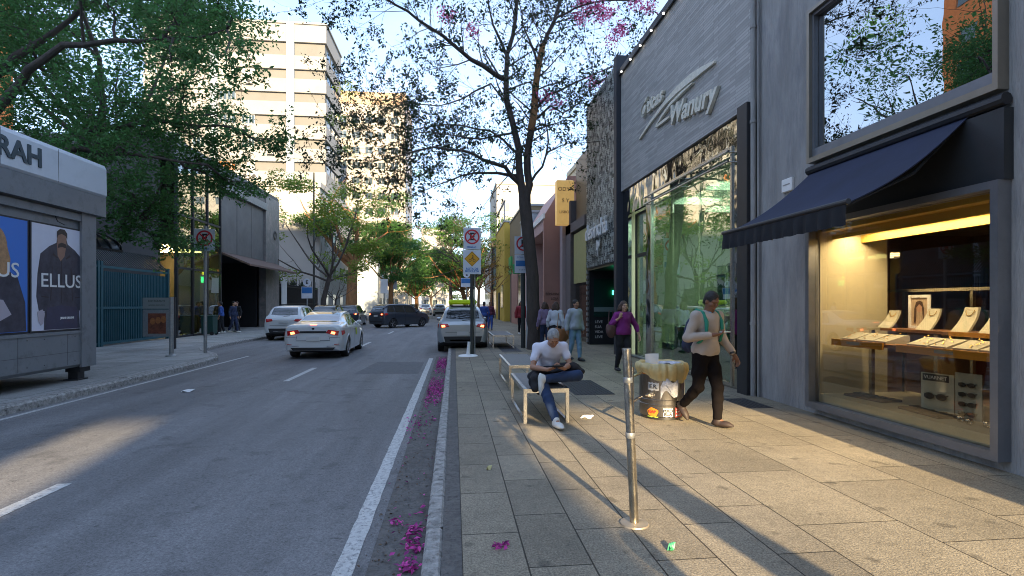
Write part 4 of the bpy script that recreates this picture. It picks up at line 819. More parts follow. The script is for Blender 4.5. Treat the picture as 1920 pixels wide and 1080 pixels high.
for i in range(4): 
    A = [(0, 2.70), (.215, 2.915), (0, 3.13), (-.215, 2.915)]; B = [(0, 2.712), (.203, 2.915), (0, 3.118), (-.203, 2.915)]; b.prism([A[i], A[(i+1) % 4], B[(i+1) % 4], B[i]], 'y', -.066, -.0642)
annulus(b, -.06, 2.87, .03, .042, -.067, -.0645, 16); annulus(b, .06, 2.87, .03, .042, -.067, -.0645, 16); b.prism([(-.06, 2.87), (-.02, 2.93), (.04, 2.93), (.06, 2.87), (.05, 2.87), (.03, 2.92), (-.01, 2.915)], 'y', -.0672, -.0646)
b.prism(circ(.02, 3.01, .018, 10), 'y', -.0672, -.0646); b.prism([(.0, 2.94), (.02, 2.99), (.045, 2.985), (.03, 2.93)], 'y', -.0674, -.0647); b.build('bicycle_pictogram', M['black'], p2)
text('lettering', 'ROTA DE\nBICICLETA', .088, (0, -.062, 2.575), RX, M['sblue'], p2, .001, bold=.003)
b = MB(); b.cyl((0.085, 0.02, 0), (.085, .02, 2.5), .02, n=8); b.build('conduit', M['galv'], s1)
s2 = thing('no_parking_sign', 'E restriction sign on a dark green pole half hidden behind the street tree', 'road sign', (2.42, 18.6, 0))
MB().cyl((0, 0, 0), (0, 0, 3.4), .075, n=14).build('pole', M['pole_dark'], s2, smooth=True); MB().cyl((.16, .03, 0), (.16, .03, 2.6), .05, n=10).build('pale_pole', M['white'], s2, smooth=True)
no_stop(s2, 3.60, .62, .62, .25, -.09, 0, words='')
p3 = MB().bbox(-.31, .31, -.09, -.078, 2.62, 3.27, .004).build('sign_plate', M['swhite'], s2, label='small white and blue plate with fine print')
text('lettering', 'ZONA AZUL', .08, (0, -.092, 3.17), RX, M['sblue'], p3, .001); MB().box(-.27, .27, -.094, -.0905, 2.86, 3.06).build('blue_block', M['sblue'], p3)
text('lettering', '2ª a 6ª 7-19h', .06, (0, -.092, 2.74), RX, M['black'], p3, .001)
MB().bbox(-.36, -.10, .02, .05, 2.6, 2.95, .004).build('green_plate', M['greens'], s2)
s3 = thing('no_stopping_sign', 'no stopping sign on a thin galvanised pole at the left kerb before the cafe', 'road sign', (-7.77, 17.72, 0))
MB().cyl((0, 0, 0), (0, 0, 4.0), .05, n=12).build('pole', M['galv'], s3, smooth=True)
no_stop(s3, 3.55, .62, .70, .245)
# ghosted small signs further down the street
def small_sign(x, y, z, w, h, m, label, name='road_sign', pole=M['galv'], letter=None):
    t = thing(name, label, 'road sign', (x, y, 0)); MB().cyl((0, 0, 0), (0, 0, z+h/2), .045, n=8).build('pole', pole, t, smooth=True)
    MB().bbox(-w/2, w/2, -.06, -.046, z-h/2, z+h/2, .004).build('sign_plate', m, t)
    if letter:
        b = MB(); annulus(b, 0, z+h*.55+.25, .2, .26, -.07, -.05); b.prism(circ(0, z+h*.55+.25, .2), 'y', -.06, -.05); b.build('disc', M['swhite'], t); text('letter', 'E', .34, (0, -.066, z+h*.55+.25), RX, M['black'], t, .002, bold=.01)
        MB().box(-w/2+.03, w/2-.03, -.064, -.0605, z-.05, z+h/2-.04).build('blue_block', M['sblue'], t)
    return t
small_sign(-9.9, 37.5, 2.3, .72, .8, M['swhite'], 'parking sign with an E disc over a blue plate behind the white hatchback', letter=1)
small_sign(-5.8, 45.5, 3.0, .6, 1.2, M['white'], 'blank white plate on a pole behind the grey minivan')
small_sign(-6.9, 62, 4.0, .9, 1.6, M['swhite'], 'tall pale street plate near the orange-barked trees', letter=1)
small_sign(1.0, 42, 3.2, .9, .7, M['swhite'], 'distant sign with an E disc beyond the taxi', letter=1)
lp = thing('utility_pole', 'thin dark utility pole rising beside the left street tree', 'pole', (-11.1, 44, 0)); MB().cyl((0, 0, 0), (0, 0, 12), .09, .06, 8).build('pole', M['pole_dark'], lp)
# ================= STREET FURNITURE, RIGHT =================
bo = thing('steel_bollard', 'leaning scratched stainless steel post in the middle of the right pavement', 'bollard', (1.27, 3.66, 0))
b = MB(); b.tube([(0, 0, 0), (-.012, 0, .3), (-.056, 0, 1.235)], [.031, .031, .031], 24); b.build('tube', mat('scratched_steel', (.58, .53, .44), .24, 1, var=.35, vs=16, bump=.15, bs=60, dirt=((.2, .17, .12), 11, .5), stretch=(1, 1, .5)), bo, smooth=True)
MB().cyl((-.0565, 0, 1.232), (-.057, 0, 1.243), .033, n=24).build('cap', M['steel'], bo, smooth=True)
MB().lathe([(0, .014), (.045, .014), (.05, .012), (.098, .010), (.102, .0)], 28).build('base_plate', mat('worn_base_plate', (.36, .31, .24), .5, .6, var=.25, vs=14), bo, smooth=True)
for z in (.63, 1.02): MB().lathe([(.0315, -.02), (.0330, -.018), (.0330, .018), (.0315, .02)], 24, (-.045*z-.0015, 0, z)).build('collar', M['galv'], bo, smooth=True)
# bench
def bench(x0, x1, y0, y1, label, h=.45, tb=.045):
    t = thing('steel_bench', label, 'bench', ((x0+x1)/2, (y0+y1)/2, 0), 0, 'steel frame benches along the kerb'); w, l_ = (x1-x0)/2, (y1-y0)/2
    b = MB()
    for y in (-l_, l_-tb): b.box(-w, w, y, y+tb, h-.055, h-.001)
    for x in (-w, w-tb): b.box(x, x+tb, -l_+tb, l_-tb, h-.055, h-.001)
    b.build('seat_frame', M['steel'], t); MB().bbox(-w+tb, w-tb, -l_+tb, l_-tb, h-.035, h+.003, .005).build('seat', M['seatslab'], t)
    for x in (-w, w-tb):
        for y in (-l_, l_-tb): MB().box(x, x+tb, y, y+tb, 0, h-.056).build('leg', M['steel'], t)
        MB().box(x+.004, x+tb-.004, -l_+tb, l_-tb, .002, .04).build('floor_rail', M['steel'], t)
    return t
M['seatslab'] = mat('grey_granite_seat', (.17, .16, .15), .7, var=.2, vs=30)
bench(.90, 1.50, 6.86, 8.45, 'steel frame bench nearest the camera, carrying the seated man')
bench(.98, 1.62, 9.5, 11.6, 'empty steel frame bench just behind the seated man')
bench(1.35, 2.1, 18.6, 21.2, 'empty small steel bench beyond the street tree')
# waste bin
bi = thing('waste_bin', 'round stainless steel waste bin covered in stickers and lined with a yellow bag', 'waste bin', (2.86, 7.12, 0))
M['binsteel'] = mat('bin_steel', (.30, .28, .26), .30, 1, var=.3, vs=5, bump=.1, bs=40, dirt=((.14, .11, .08), 6, .6), stretch=(1, 1, .35))
R = .30
b = MB(); b.lathe([(0, .04), (R-.015, .04), (R, .05), (R, .19), (R+.006, .195), (R+.006, .205), (R, .21), (R, .25), (R+.008, .255), (R+.008, .27), (R, .275), (R, .72), (R+.004, .73), (R-.01, .735), (R-.02, .6), (0, .6)], 44); b.build('drum', M['binsteel'], bi, smooth=True)
MB().lathe([(R-.03, 0), (R-.03, .05), (0, .05)], 30).build('base', M['steel_dark'], bi, smooth=True)
# bag: folded lining hanging over the rim, longer towards the right
n, k_ = 96, 12; vs = []; rr = random.Random(8)
for j in range(k_+1):
    for i in range(n):
        a = 2*pi*i/n; f = .015*sin(a*17+2*sin(a*3))+.009*sin(a*31+1.3+sin(a*5))
        drop = .15+.10*max(0, cos(a+1.25))**1.2+.02*sin(a*5)
        if j == 0: r, z = R-.05, .62
        elif j == 1: r, z = R-.02+f*.5, .735
        elif j == 2: r, z = R+.012+f*.6, .757+.006*sin(a*9)
        else:
            q = (j-2)/(k_-2); r = R+.018+.035*sin(pi*min(1, q*1.15))*(1-.3*q)+f*(1.2-.5*q); z = .757-drop*q
        vs.append((r*cos(a), r*sin(a), z))
fs = [(j*n+i, j*n+(i+1) % n, (j+1)*n+(i+1) % n, (j+1)*n+i) for j in range(k_) for i in range(n)]
npmesh('bin_bag', vs, fs, mat('yellow_plastic_bag', (.66, .52, .24), .38, var=.12, vs=6, trans=.15), bi, True)
b = MB(); b.lathe([(0, .66), (R-.06, .66)], 20); b.build('bag_floor', bpy.data.materials['yellow_plastic_bag'], bi)
def wrap_patch(a0, a1, z0, z1, m, name, r=R+.004, wob=0, n=8):
    b = MB(); vs = []
    for i in range(n+1):
        a = a0+(a1-a0)*i/n; vs += [(r*cos(a), r*sin(a), z0+wob*sin(i*1.7)), (r*cos(a), r*sin(a), z1+wob*sin(i*2.3+1))]
    b.add(vs, [(2*i, 2*i+2, 2*i+3, 2*i+1) for i in range(n)]); return b.build(name, m, bi, smooth=True)
D = lambda a: radians(a-90-6)     # 0 = towards the camera
SW = mat('white_sticker', (.60, .60, .58), .5, var=.15, vs=25); SK = mat('sticker_ink', (.05, .05, .055), .5); SR = mat('red_sticker', (.55, .05, .04), .5, var=.2, vs=30); SO = mat('orange_sticker', (.70, .22, .02), .5); SG = mat('sticker_green', (.30, .42, .05), .5)
def sticker_text(s, a, z, size, m, r=R+.010):
    tt = text('sticker_lettering', s, size, (r*cos(a), r*sin(a), z), (radians(90), 0, a+radians(90)), m, bi, .0008, bold=.001); return tt
wrap_patch(D(-50), D(-22), .395, .50, SW, 'sticker', wob=.006); sticker_text('E.R.', D(-36), .448, .075, SK)
wrap_patch(D(-12), D(12), .05, .165, SW, 'sticker', r=R+.005, wob=.003); sticker_text('PIXO\nRUA', D(0), .107, .055, SK, R+.012)
wrap_patch(D(19), D(42), .045, .17, SR, 'sticker', r=R+.005); wrap_patch(D(22), D(39), .06, .125, SW, 'sticker', r=R+.0065); sticker_text('SAMPA', D(30), .147, .03, SW, R+.012); sticker_text('ARTE', D(30), .09, .045, SR, R+.012)
wrap_patch(D(10), D(28), .33, .41, SW, 'sticker'); sticker_text('LIXO', D(19), .37, .045, SK)
wrap_patch(D(40), D(60), .40, .60, mat('dark_sticker', (.10, .07, .09), .5, var=.6, vs=30), 'sticker', wob=.005); wrap_patch(D(62), D(82), .28, .55, SW, 'sticker')
b = MB()
for (u, v, ru, rv, mi_) in ((0, .105, .075, .06, 0),):
    for i in range(14):
        a, c = 2*pi*i/14, 2*pi*(i+1)/14
        P_ = lambda s: ((R+.006)*cos(D(-38)+s/R), (R+.006)*sin(D(-38)+s/R)); 
        p, q = P_(ru*cos(a)*(1+.12*sin(5*a))), P_(ru*cos(c)*(1+.12*sin(5*c))); o = P_(0)
        b.add([(o[0], o[1], v), (p[0], p[1], v+rv*sin(a)*(1+.12*sin(4*a))), (q[0], q[1], v+rv*sin(c)*(1+.12*sin(4*c)))], [(0, 1, 2)])
b.build('sticker', SO, bi); sticker_text('RAP', D(-38), .11, .055, SR, R+.012); wrap_patch(D(-52), D(-24), .035, .05, SG, 'sticker', wob=.004)
wrap_patch(D(-78), D(-52), .60, .68, SO, 'sticker')
# crumpled paper taped on the drum
vs, fs = [], []; n = 16; r2 = random.Random(2)
for j in range(n+1):
    for i in range(n+1):
        u, v = i/n, j/n; a = D(-18)+radians(44)*u; rr_ = R+.012+r2.uniform(0, .028)*sin(pi*u)*sin(pi*v)+.01
        vs.append((rr_*cos(a), rr_*sin(a), .345+.20*v+.05*sin(u*7)+.03*sin(v*5+u*3)-.10*(u-.5)**2*4*.6))
fs = [(j*(n+1)+i, j*(n+1)+i+1, (j+1)*(n+1)+i+1, (j+1)*(n+1)+i) for j in range(n) for i in range(n)]
npmesh('crumpled_paper', vs, fs, mat('crumpled_print', (.55, .56, .60), .6, var=.45, vs=14), bi)
MB().tube([(-R-.02, -.1, .30), (-R-.30, -.5, .30)], .018, 8).build('bracket', M['steel'], bi); MB().tube([(-R-.02, -.1, .62), (-R-.30, -.5, .62)], .018, 8).build('bracket', M['steel'], bi)
MB().cyl((-R-.30, -.5, 0), (-R-.30, -.5, .75), .03, n=14).build('mounting_post', M['steel'], bi, smooth=True)
def paper(name, label, loc, rz, w, h, m, tilt=.3, cat='paper', up=False):
    t = bpy.data.objects.new('x', None); bpy.data.objects.remove(t)
    n = 6; vs = []; r = random.Random(int(loc[0]*100+loc[1]*10))
    for j in range(n+1):
        for i in range(n+1):
            u, v = i/n-.5, j/n-.5; z = .02*sin(u*5+v*3)+r.uniform(-.004, .004)+.015*abs(u)
            vs.append((u*w, v*h, z+.014)) if not up else vs.append((u*w, z+v*tilt, (v+.5)*h))
    fs = [(j*(n+1)+i, j*(n+1)+i+1, (j+1)*(n+1)+i+1, (j+1)*(n+1)+i) for j in range(n) for i in range(n)]
    vs2 = vs+[(a, b_, c-.0025) if not up else (a, b_+.0025, c) for a, b_, c in vs]; k = len(vs); fs2 = fs+[tuple(q+k for q in f[::-1]) for f in fs]
    o = npmesh(name, vs2, fs2, m, None, False); o.location = loc; o.rotation_euler = (0, 0, rz); return tag(o, label, cat)
paper('paper_sheet', 'white folded card sticking up out of the waste bin', (2.70, 7.05, .67), .2, .22, .20, M['white'], .05, up=True)
paper('flyer', 'printed leaflet lying across the top of the waste bin', (2.92, 7.1, .72), .5, .26, .3, mat('leaflet_print', (.42, .43, .50), .5, var=.8, vs=18))
paper('paper_scrap', 'crumpled white napkin on the pavement beside the near bench', (1.80, 7.1, .002), .4, .15, .11, M['white'], cat='litter')
paper('paper_scrap', 'torn white paper lying on the road near the left kerb', (-5.1, 10.9, Z+.004), .7, .2, .14, M['white'], cat='litter')
paper('paper_scrap', 'small yellowish wrapper on the pavement left of the post shadow', (.33, 5.0, .002), .2, .05, .03, mat('wrapper', (.5, .45, .2), .5), cat='litter')
paper('paper_scrap', 'tiny green wrapper on the pavement in front of the steel post', (1.37, 3.25, .002), .8, .06, .03, mat('green_wrapper', (.05, .3, .15), .4), cat='litter')
# white traffic post lying broken at the base of the sign pole
t = thing('plastic_post', 'white plastic post base at the foot of the no stopping sign', 'post base', (.42, 15.9, 0))
MB().lathe([(0, .05), (.1, .05), (.26, .03), (.30, 0)], 22).build('base', M['white'], t, smooth=True); MB().cyl((0, 0, .04), (0.03, 0, .42), .06, .045, 12).build('stub', M['white'], t, smooth=True)
# unseen wall added to throw the straight shadow along the shopfronts
t = thing('shade_wall', 'low charcoal garden wall continuing the shop line behind the camera', 'wall', (5.2, -6, 0)); MB().box(-.1, .1, -22, 10.05, 0, 1.45).build('wall', M['render_dark'], t); MB().box(-.13, .13, -22, 10.05, 1.45, 1.52).build('coping', M['galv'], t)
# ================= TREES =================
def leafmat(name, c, tr=.35, isl=.35, var=.25, vs=.8): return mat(name, c, .55, var=var, vs=vs, isl=isl, trans=tr, spec=.3)
M['bark'] = mat('dark_bark', (.075, .060, .050), .9, var=.35, vs=7, bump=1, bs=30, stretch=(1, 1, .3)); M['bark_or'] = mat('ochre_bark', (.30, .15, .06), .9, var=.4, vs=5, bump=1, bs=30, stretch=(1, 1, .3))
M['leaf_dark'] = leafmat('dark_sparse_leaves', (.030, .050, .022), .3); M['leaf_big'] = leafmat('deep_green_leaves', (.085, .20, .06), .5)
M['leaf_yg'] = leafmat('yellow_green_leaves', (.16, .23, .03), .5); M['leaf_mid'] = leafmat('mid_green_leaves', (.065, .16, .04), .45); M['leaf_bright'] = leafmat('bright_green_leaves', (.13, .26, .02), .45)
M['leaf_or'] = leafmat('orange_green_leaves', (.24, .14, .03), .4); M['flower'] = leafmat('pink_blossom', (.75, .14, .34), .4, vs=3)
NR = np.random.default_rng(7)
def leaves(name, P, size, m, parent, flat=.4, droop=0, smin=.6):
    """kite-shaped leaves folded along the midrib, at points P (n,3)"""
    P = np.asarray(P, float); n = len(P); 
    d = NR.normal(size=(n, 3)); d[:, 2] = d[:, 2]*(1-flat)-droop; d /= np.linalg.norm(d, axis=1)[:, None]+1e-9
    u = NR.normal(size=(n, 3)); u[:, 2] += flat*2.5; s = np.cross(d, u); s /= np.linalg.norm(s, axis=1)[:, None]+1e-9; nn = np.cross(s, d)
    L_ = (size*NR.uniform(smin, 1.25, n))[:, None]; w = L_*.24
    v = np.stack([P, P+d*L_*.45+s*w+nn*w*.3, P+d*L_-nn*w*.3, P+d*L_*.45-s*w+nn*w*.3], 1).reshape(-1, 3)
    i = np.arange(n)[:, None]*4
    f = np.concatenate([i+np.array([[0, 1, 2]]), i+np.array([[0, 2, 3]])], 0)
    return npmesh(name, v, f, m, parent)
def rnd(r, s=1): return Vector((r.uniform(-s, s), r.uniform(-s, s), r.uniform(-s, s)))
def twig(b, tips, r, p, d, L_, rad, lvl, up=.12, jit=.35, kids=3, seg=4, tipr=None):
    pts = [p]; rs = [rad]; q = Vector(p); d = d.normalized()
    for i in range(seg):
        d = (d+rnd(r, jit)*.5+Vector((0, 0, up))).normalized(); q = q+d*L_/seg; pts.append(q.copy()); rs.append(max(.004, rad*(1-.75*(i+1)/seg)))
    b.tube(pts, rs, 5 if rad > .02 else 3, False)
    if lvl <= 0:
        for i in range(1, seg+1): tips.append((pts[i], d))
        return
    for k in range(kids):
        i = r.randint(1, seg); a = pts[i]; side = d.cross(rnd(r)).normalized(); nd = (d*r.uniform(.5, 1.0)+side*r.uniform(.5, 1.1)).normalized()
        twig(b, tips, r, a, nd, L_*r.uniform(.45, .75), max(.005, rs[i]*.6), lvl-1, up, jit, kids, seg)
# ---- the large street tree ----
LIMB = {'trunk': [(2.78, -0.04), (2.72, .5), (2.69, 1.0), (2.69, 1.72), (2.58, 3.18), (2.46, 4.45), (2.40, 5.54)],
'A': [(2.36, 5.0), (2.29, 5.6), (2.16, 6.84), (1.82, 8.36), (1.76, 9.17), (1.82, 9.97), (2.09, 11.33), (2.18, 12.96)],
'B': [(2.44, 5.0), (2.53, 5.6), (2.47, 6.65), (2.6, 7.39), (2.73, 8.07), (2.77, 8.87), (2.88, 9.7), (3.04, 10.45), (3.39, 11.2), (3.73, 12.34), (3.88, 13.63)],
'C': [(1.76, 9.17), (1.36, 9.28), (0.55, 9.59), (0.02, 9.95), (-0.76, 10.31), (-1.41, 10.68), (-2.18, 10.95), (-2.95, 11.17)],
'D': [(2.24, 5.62), (1.69, 6.1), (0.95, 6.28), (0.29, 6.45), (-0.64, 6.43), (-1.41, 6.07), (-2.3, 5.78)],
'E': [(2.18, 5.89), (1.49, 6.02), (0.7, 6.12), (-0.11, 5.91), (-1.08, 5.56)],
'F': [(2.2, 6.62), (1.69, 7.16), (1.22, 7.54), (0.29, 7.78), (-0.57, 7.87), (-1.43, 7.72), (-2.64, 8.06)],
'G': [(1.82, 9.86), (1.36, 11.16), (1.15, 12.53)], 'H': [(2.77, 7.87), (3.25, 8.29), (3.65, 7.98), (4.14, 8.2), (4.63, 8.83), (5.4, 9.12)],
'I': [(2.75, 8.18), (3.32, 8.84), (3.93, 9.2), (4.78, 9.64), (5.69, 10.17), (6.39, 10.76)], 'J': [(2.57, 5.63), (2.97, 6.19), (3.15, 6.94), (2.99, 7.64)],
'K': [(3.12, 6.65), (3.65, 6.99), (4.27, 7.2)], 'L': [(3.25, 10.94), (3.52, 11.36), (4.08, 11.66), (4.98, 11.85), (6.03, 11.84), (6.93, 12.17)],
'M': [(1.87, 8.24), (1.24, 9.11), (0.34, 8.71), (-0.55, 8.5), (-1.95, 8.79), (-2.82, 8.93)], 'N': [(2.88, 9.73), (2.69, 10.82), (2.51, 11.71), (2.42, 12.8)],
'O': [(1.96, 7.34), (0.88, 7.03), (-0.02, 7.05), (-1.08, 7.02), (-2.12, 6.49)]}
RAD = dict(trunk=(.235, .20), A=(.155, .05), B=(.15, .045), C=(.10, .02), D=(.085, .015), E=(.07, .012), F=(.05, .012), G=(.06, .02), H=(.045, .012), I=(.055, .012), J=(.05, .02), K=(.03, .01), L=(.05, .012), M=(.04, .01), N=(.05, .02), O=(.04, .01))
DY = dict(trunk=0, A=.0, B=.15, C=-1.6, D=-1.9, E=1.2, F=1.6, G=.8, H=-1.2, I=.9, J=-.6, K=.6, L=-.8, M=1.8, N=1.6, O=-1.0)
tr = thing('street_tree', 'tall forked street tree with sparse dark leaves and pink blossoms growing from the right pavement', 'tree', (2.74, 18, 0))
r = random.Random(21); bt = MB(); bl = MB(); tips = []; limbpts = []
for k, pl in LIMB.items():
    n = len(pl); r0, r1 = RAD[k]; base_y = 0 if k in 'trunkAB' else {'C': 0, 'G': 0, 'H': .15, 'I': .15, 'L': .15, 'N': .15, 'K': -.3}.get(k, 0)
    pts = [Vector((x-2.74, base_y+DY[k]*(i/(n-1))**1.1, z)) for i, (x, z) in enumerate(pl)]
    # subdivide with wobble
    P_, R_ = [], []
    for i in range(n-1):
        for q in (0, .5): P_.append(pts[i].lerp(pts[i+1], q)+(rnd(r, .035) if q or 0 < i else Vector())); R_.append(r0+(r1-r0)*((i+q)/(n-1))**.8)
    P_.append(pts[-1]); R_.append(r1)
    if k == 'trunk': R_[0] = .33; R_[1] = .25
    (bt if k in ('trunk',) else bl).tube(P_, R_, 14 if k == 'trunk' else 9)
    if k != 'trunk': limbpts.append((k, P_, R_))
for k, P_, R_ in limbpts:
    n = len(P_); dense = 1.0 if k in 'CDEFMO' else .8
    for i in range(2 if k in 'AB' else 1, n):
        t = i/n; m = 2 if (t > .3 and k not in 'AB') else 1
        if k in 'AB' and t < .25: continue
        for _ in range(m+(1 if t > .7 else 0)):
            d = (P_[i]-P_[i-1]).normalized(); side = d.cross(rnd(r)).normalized(); side.z *= .7; nd = d*.5+side
            if P_[i].x > 1.2 and r.random() < .4: continue
            twig(bl, tips, r, P_[i], nd, r.uniform(1.0, 2.0), max(.010, R_[i]*.35), 2, up=.06 if k != 'D' else -.03, kids=3)
    twig(bl, tips, r, P_[-1], (P_[-1]-P_[-2]), 1.6, R_[-1]*.9, 2, up=.05, kids=4)
bt.build('trunk', M['bark'], tr, smooth=True)
bl.build('branches', M['bark'], tr, smooth=True)
LP_ = []
for p, d in tips:
    w = .70 if p.x < -1.2 else (.62 if p.x < 1.2 else .5)
    if r.random() > w: continue
    for _ in range(r.randint(2, 5)): LP_.append((p+rnd(r, .10))[:])
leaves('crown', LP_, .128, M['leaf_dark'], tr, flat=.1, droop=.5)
print('main tree leaves', len(LP_), 'tips', len(tips))
FL = [(4.36, 11.86), (5.12, 11.69), (5.5, 11.83), (6.84, 12.01), (5.6, 10.82), (4.93, 9.28), (3.06, 8.56), (3.56, 8.49), (-0.23, 11.28), (0.61, 10.61), (4.27, 11.27), (5.9, 11.3), (5.5, 10.75), (4.7, 11.9), (4.9, 11.6), (6.2, 11.9)]
FP = []
for x, z in FL:
    y = r.uniform(-.5, .5); c = Vector((x-2.74, y, z)); m = 110 if z < 11 else 170
    for _ in range(m): FP.append((c+Vector((r.gauss(0, .15), r.gauss(0, .2), r.gauss(0, .09))))[:])
leaves('blossoms', FP, .10, M['flower'], tr, flat=0)
# sunlight on the right limb, painted as an ochre sleeve over the bark
b = MB(); pl = [(2.60, 7.45), (2.73, 8.07), (2.77, 8.87), (2.88, 9.7), (3.04, 10.45)]; b.tube([(x-2.74, .15*(i+2)/10-.0, z) for i, (x, z) in enumerate(pl)], [.128, .126, .118, .112, .100], 10); b.build('sunlit_limb', M['bark_or'], tr, smooth=True)
# ---- generic tree ----
def blobs_leaves(r, cl, per, flatten=1):
    P = []
    for (c, a, bb, cc) in cl:
        n = int(per*a*bb*max(cc, .3)**.5)+12
        g = NR.normal(size=(n, 3)); g /= np.linalg.norm(g, axis=1)[:, None]; g *= NR.uniform(.25, 1, n)[:, None]**.45
        k = np.sin(g[:, 0]*5+c[0]*3)*np.sin(g[:, 1]*5+c[1]*2)*np.sin(g[:, 2]*4+c[2]); g = g[(k > -.28)]
        P.append(g*np.array([a, bb, cc])+np.array(c)[None])
    return np.concatenate(P)
def tree(label, x, y, h, cr, lm, seed, trunk_r=.16, fork=.4, spread=1., nb=7, per=260, ls=.16, bark=None, flat=.45, lean=(0, 0), group=None, nblob=26, bottom=None, name='street_tree', kids=3, levels=2, nleaf=1):
    t = thing(name, label, 'tree', (x, y, 0), 0, group); r = random.Random(seed); b = MB(); tips = []; zf = h*fork
    tp = [Vector((0, 0, -.03)), Vector((lean[0]*.3+r.uniform(-.1, .1), lean[1]*.3, zf*.5)), Vector((lean[0], lean[1], zf))]
    b.tube(tp, [trunk_r*1.25, trunk_r, trunk_r*.85], 10); b.build('trunk', bark or M['bark'], t, smooth=True); b = MB(); cl = []
    for k in range(nb):
        a = 2*pi*k/nb+r.uniform(-.4, .4); e = r.uniform(.35, 1.25); L_ = (h-zf)*r.uniform(.55, .85)*spread
        d = Vector((cos(a)*cos(e), sin(a)*cos(e), sin(e))); twig(b, tips, r, tp[-1]-Vector((0, 0, r.uniform(0, zf*.15))), d, L_, trunk_r*.5, levels, up=.06, kids=kids, seg=5)
    b.build('branches', bark or M['bark'], t, smooth=True)
    r.shuffle(tips); zc = (h+zf)/2
    for p, d in tips[:nblob]: s = r.uniform(.4, .8)*cr*.46; cl.append((tuple(p), s, s, s*flat))
    if nleaf: leaves('crown', blobs_leaves(r, cl, per*2.0), ls, lm, t, flat=.3)
    return t
# ---- big dense tree over the kiosk ----
CL = [(-11.06, 7.85, 1.11, 0.95), (-10.81, 6.22, 1.42, 1.11), (-9.53, 6.82, 1.26, 0.79), (-9.79, 5.29, 1.42, 0.95), (-11.31, 4.97, 0.95, 0.79), (-8.24, 6.31, 1.26, 0.79), (-8.11, 4.91, 1.11, 0.95), (-7.18, 6.07, 1.11, 0.71), (-7.31, 8.75, 1.42, 0.79), (-5.97, 9.03, 1.11, 0.6), (-5.43, 8.49, 0.71, 0.4), (-6.24, 8.02, 1.11, 0.47), (-7.05, 7.21, 0.95, 0.4), (-8.37, 3.93, 0.95, 0.55), (-6.64, 5.09, 0.95, 0.4), (-5.15, 7.0, 0.95, 0.22), (-5.7, 6.05, 1.11, 0.25), (-4.94, 5.97, 0.71, 0.19), (-8.17, 3.35, 0.95, 0.25), (-9.02, 3.6, 0.47, 0.4), (-6.11, 6.82, 0.95, 0.32), (-9.02, 4.47, 0.95, 0.79), (-5.97, 4.83, 0.95, 0.25), (-8.6, 8.9, .7, .5), (-9.6, 9.9, 1.2, .6), (-12.3, 9.2, 1.6, 1.0), (-7.6, 10.2, 1.4, .6), (-13.0, 6.8, 1.4, 1.2), (-12.6, 4.6, 1.2, .7), (-8.8, 10.6, 1.3, .6), (-11.3, 11.2, 1.6, .8)]
bg_ = thing('street_tree', 'broad dense green tree spreading low over the kiosk and the left pavement', 'tree', (-11.6, 14.6, 0)); r = random.Random(5)
b = MB(); b.tube([(0, 0, -.03), (.15, .1, 2.2), (.1, -.1, 4.2), (-.3, 0, 6.4), (-.5, 0, 8.4)], [.42, .33, .30, .24, .14], 14); b.build('trunk', M['bark'], bg_, smooth=True)
b = MB(); tips = []; cl = []
MAIN = [[(0, 0, 3.6), (.9, -.5, 4.6), (2.3, -.9, 5.2), (3.6, -.6, 5.3), (5.2, -.3, 5.1)], [(0, 0, 4.2), (1.0, .4, 5.6), (2.4, .8, 6.3), (4.2, .5, 6.5), (6.0, .4, 6.2)], [(-.2, 0, 5.4), (.8, -.2, 7.0), (2.2, -.6, 7.7), (3.9, -.6, 8.0), (5.8, -.2, 8.6)],
 [(-.3, 0, 6.2), (.2, .6, 8.0), (1.3, .9, 9.2), (3.0, .4, 10.0)], [(-.4, 0, 7.0), (-.6, -.6, 8.8), (-.1, -.9, 10.4), (.6, -.9, 11.6)], [(0, 0, 4.4), (-.9, -.4, 5.4), (-1.4, -.8, 6.4), (-1.2, -1.0, 7.8)], [(0, 0, 3.8), (.7, .9, 4.4), (1.9, 1.6, 4.6), (3.0, 1.2, 4.0)]]
NODE = []
for pl in MAIN:
    q = [Vector(p) for p in pl]; P_ = []
    for i in range(len(q)-1):
        for t in (0, .33, .66): P_.append(q[i].lerp(q[i+1], t)+(rnd(r, .09) if i+t > 0 else Vector()))
    P_.append(q[-1]); n = len(P_); b.tube(P_, [.135*(1-.86*i/(n-1)) for i in range(n)], 9); NODE += P_[2:]
for i, (x, z, a, c) in enumerate(CL):
    for rep in range(2 if (x < -6.5) else 1):
        yy = r.uniform(-2.3, 1.9) if rep == 0 else r.uniform(-.5, 2.6); e = Vector((x+11.6+r.uniform(-.2, .2)*rep, yy, z)); s0 = min(NODE, key=lambda p: (p-e).length+.5*max(0, p.x-e.x))
        mid = s0.lerp(e, .5)+Vector((0, 0, .12))+rnd(r, .22)
        b.tube([s0, s0.lerp(mid, .5)+rnd(r, .10), mid, mid.lerp(e, .55)+rnd(r, .10), e], [.040, .034, .027, .02, .010], 6)
        for _ in range(6):
            p = mid.lerp(e, r.uniform(.1, 1)); twig(b, tips, r, p, (e-mid).normalized()*.7+rnd(r, .9), r.uniform(.5, 1.1)*max(a, .8), .012, 1, up=.02, kids=3)
        cl.append((tuple(e), a, a*.9, c))
b.build('branches', M['bark'], bg_, smooth=True)
P = blobs_leaves(r, cl, 760); T = np.array([(p+rnd(r, .1))[:] for p, d in tips for _ in range(5)])
leaves('crown', np.concatenate([P, T]), .125, M['leaf_big'], bg_, flat=.35, droop=.15); print('big tree leaves', len(P)+len(T))
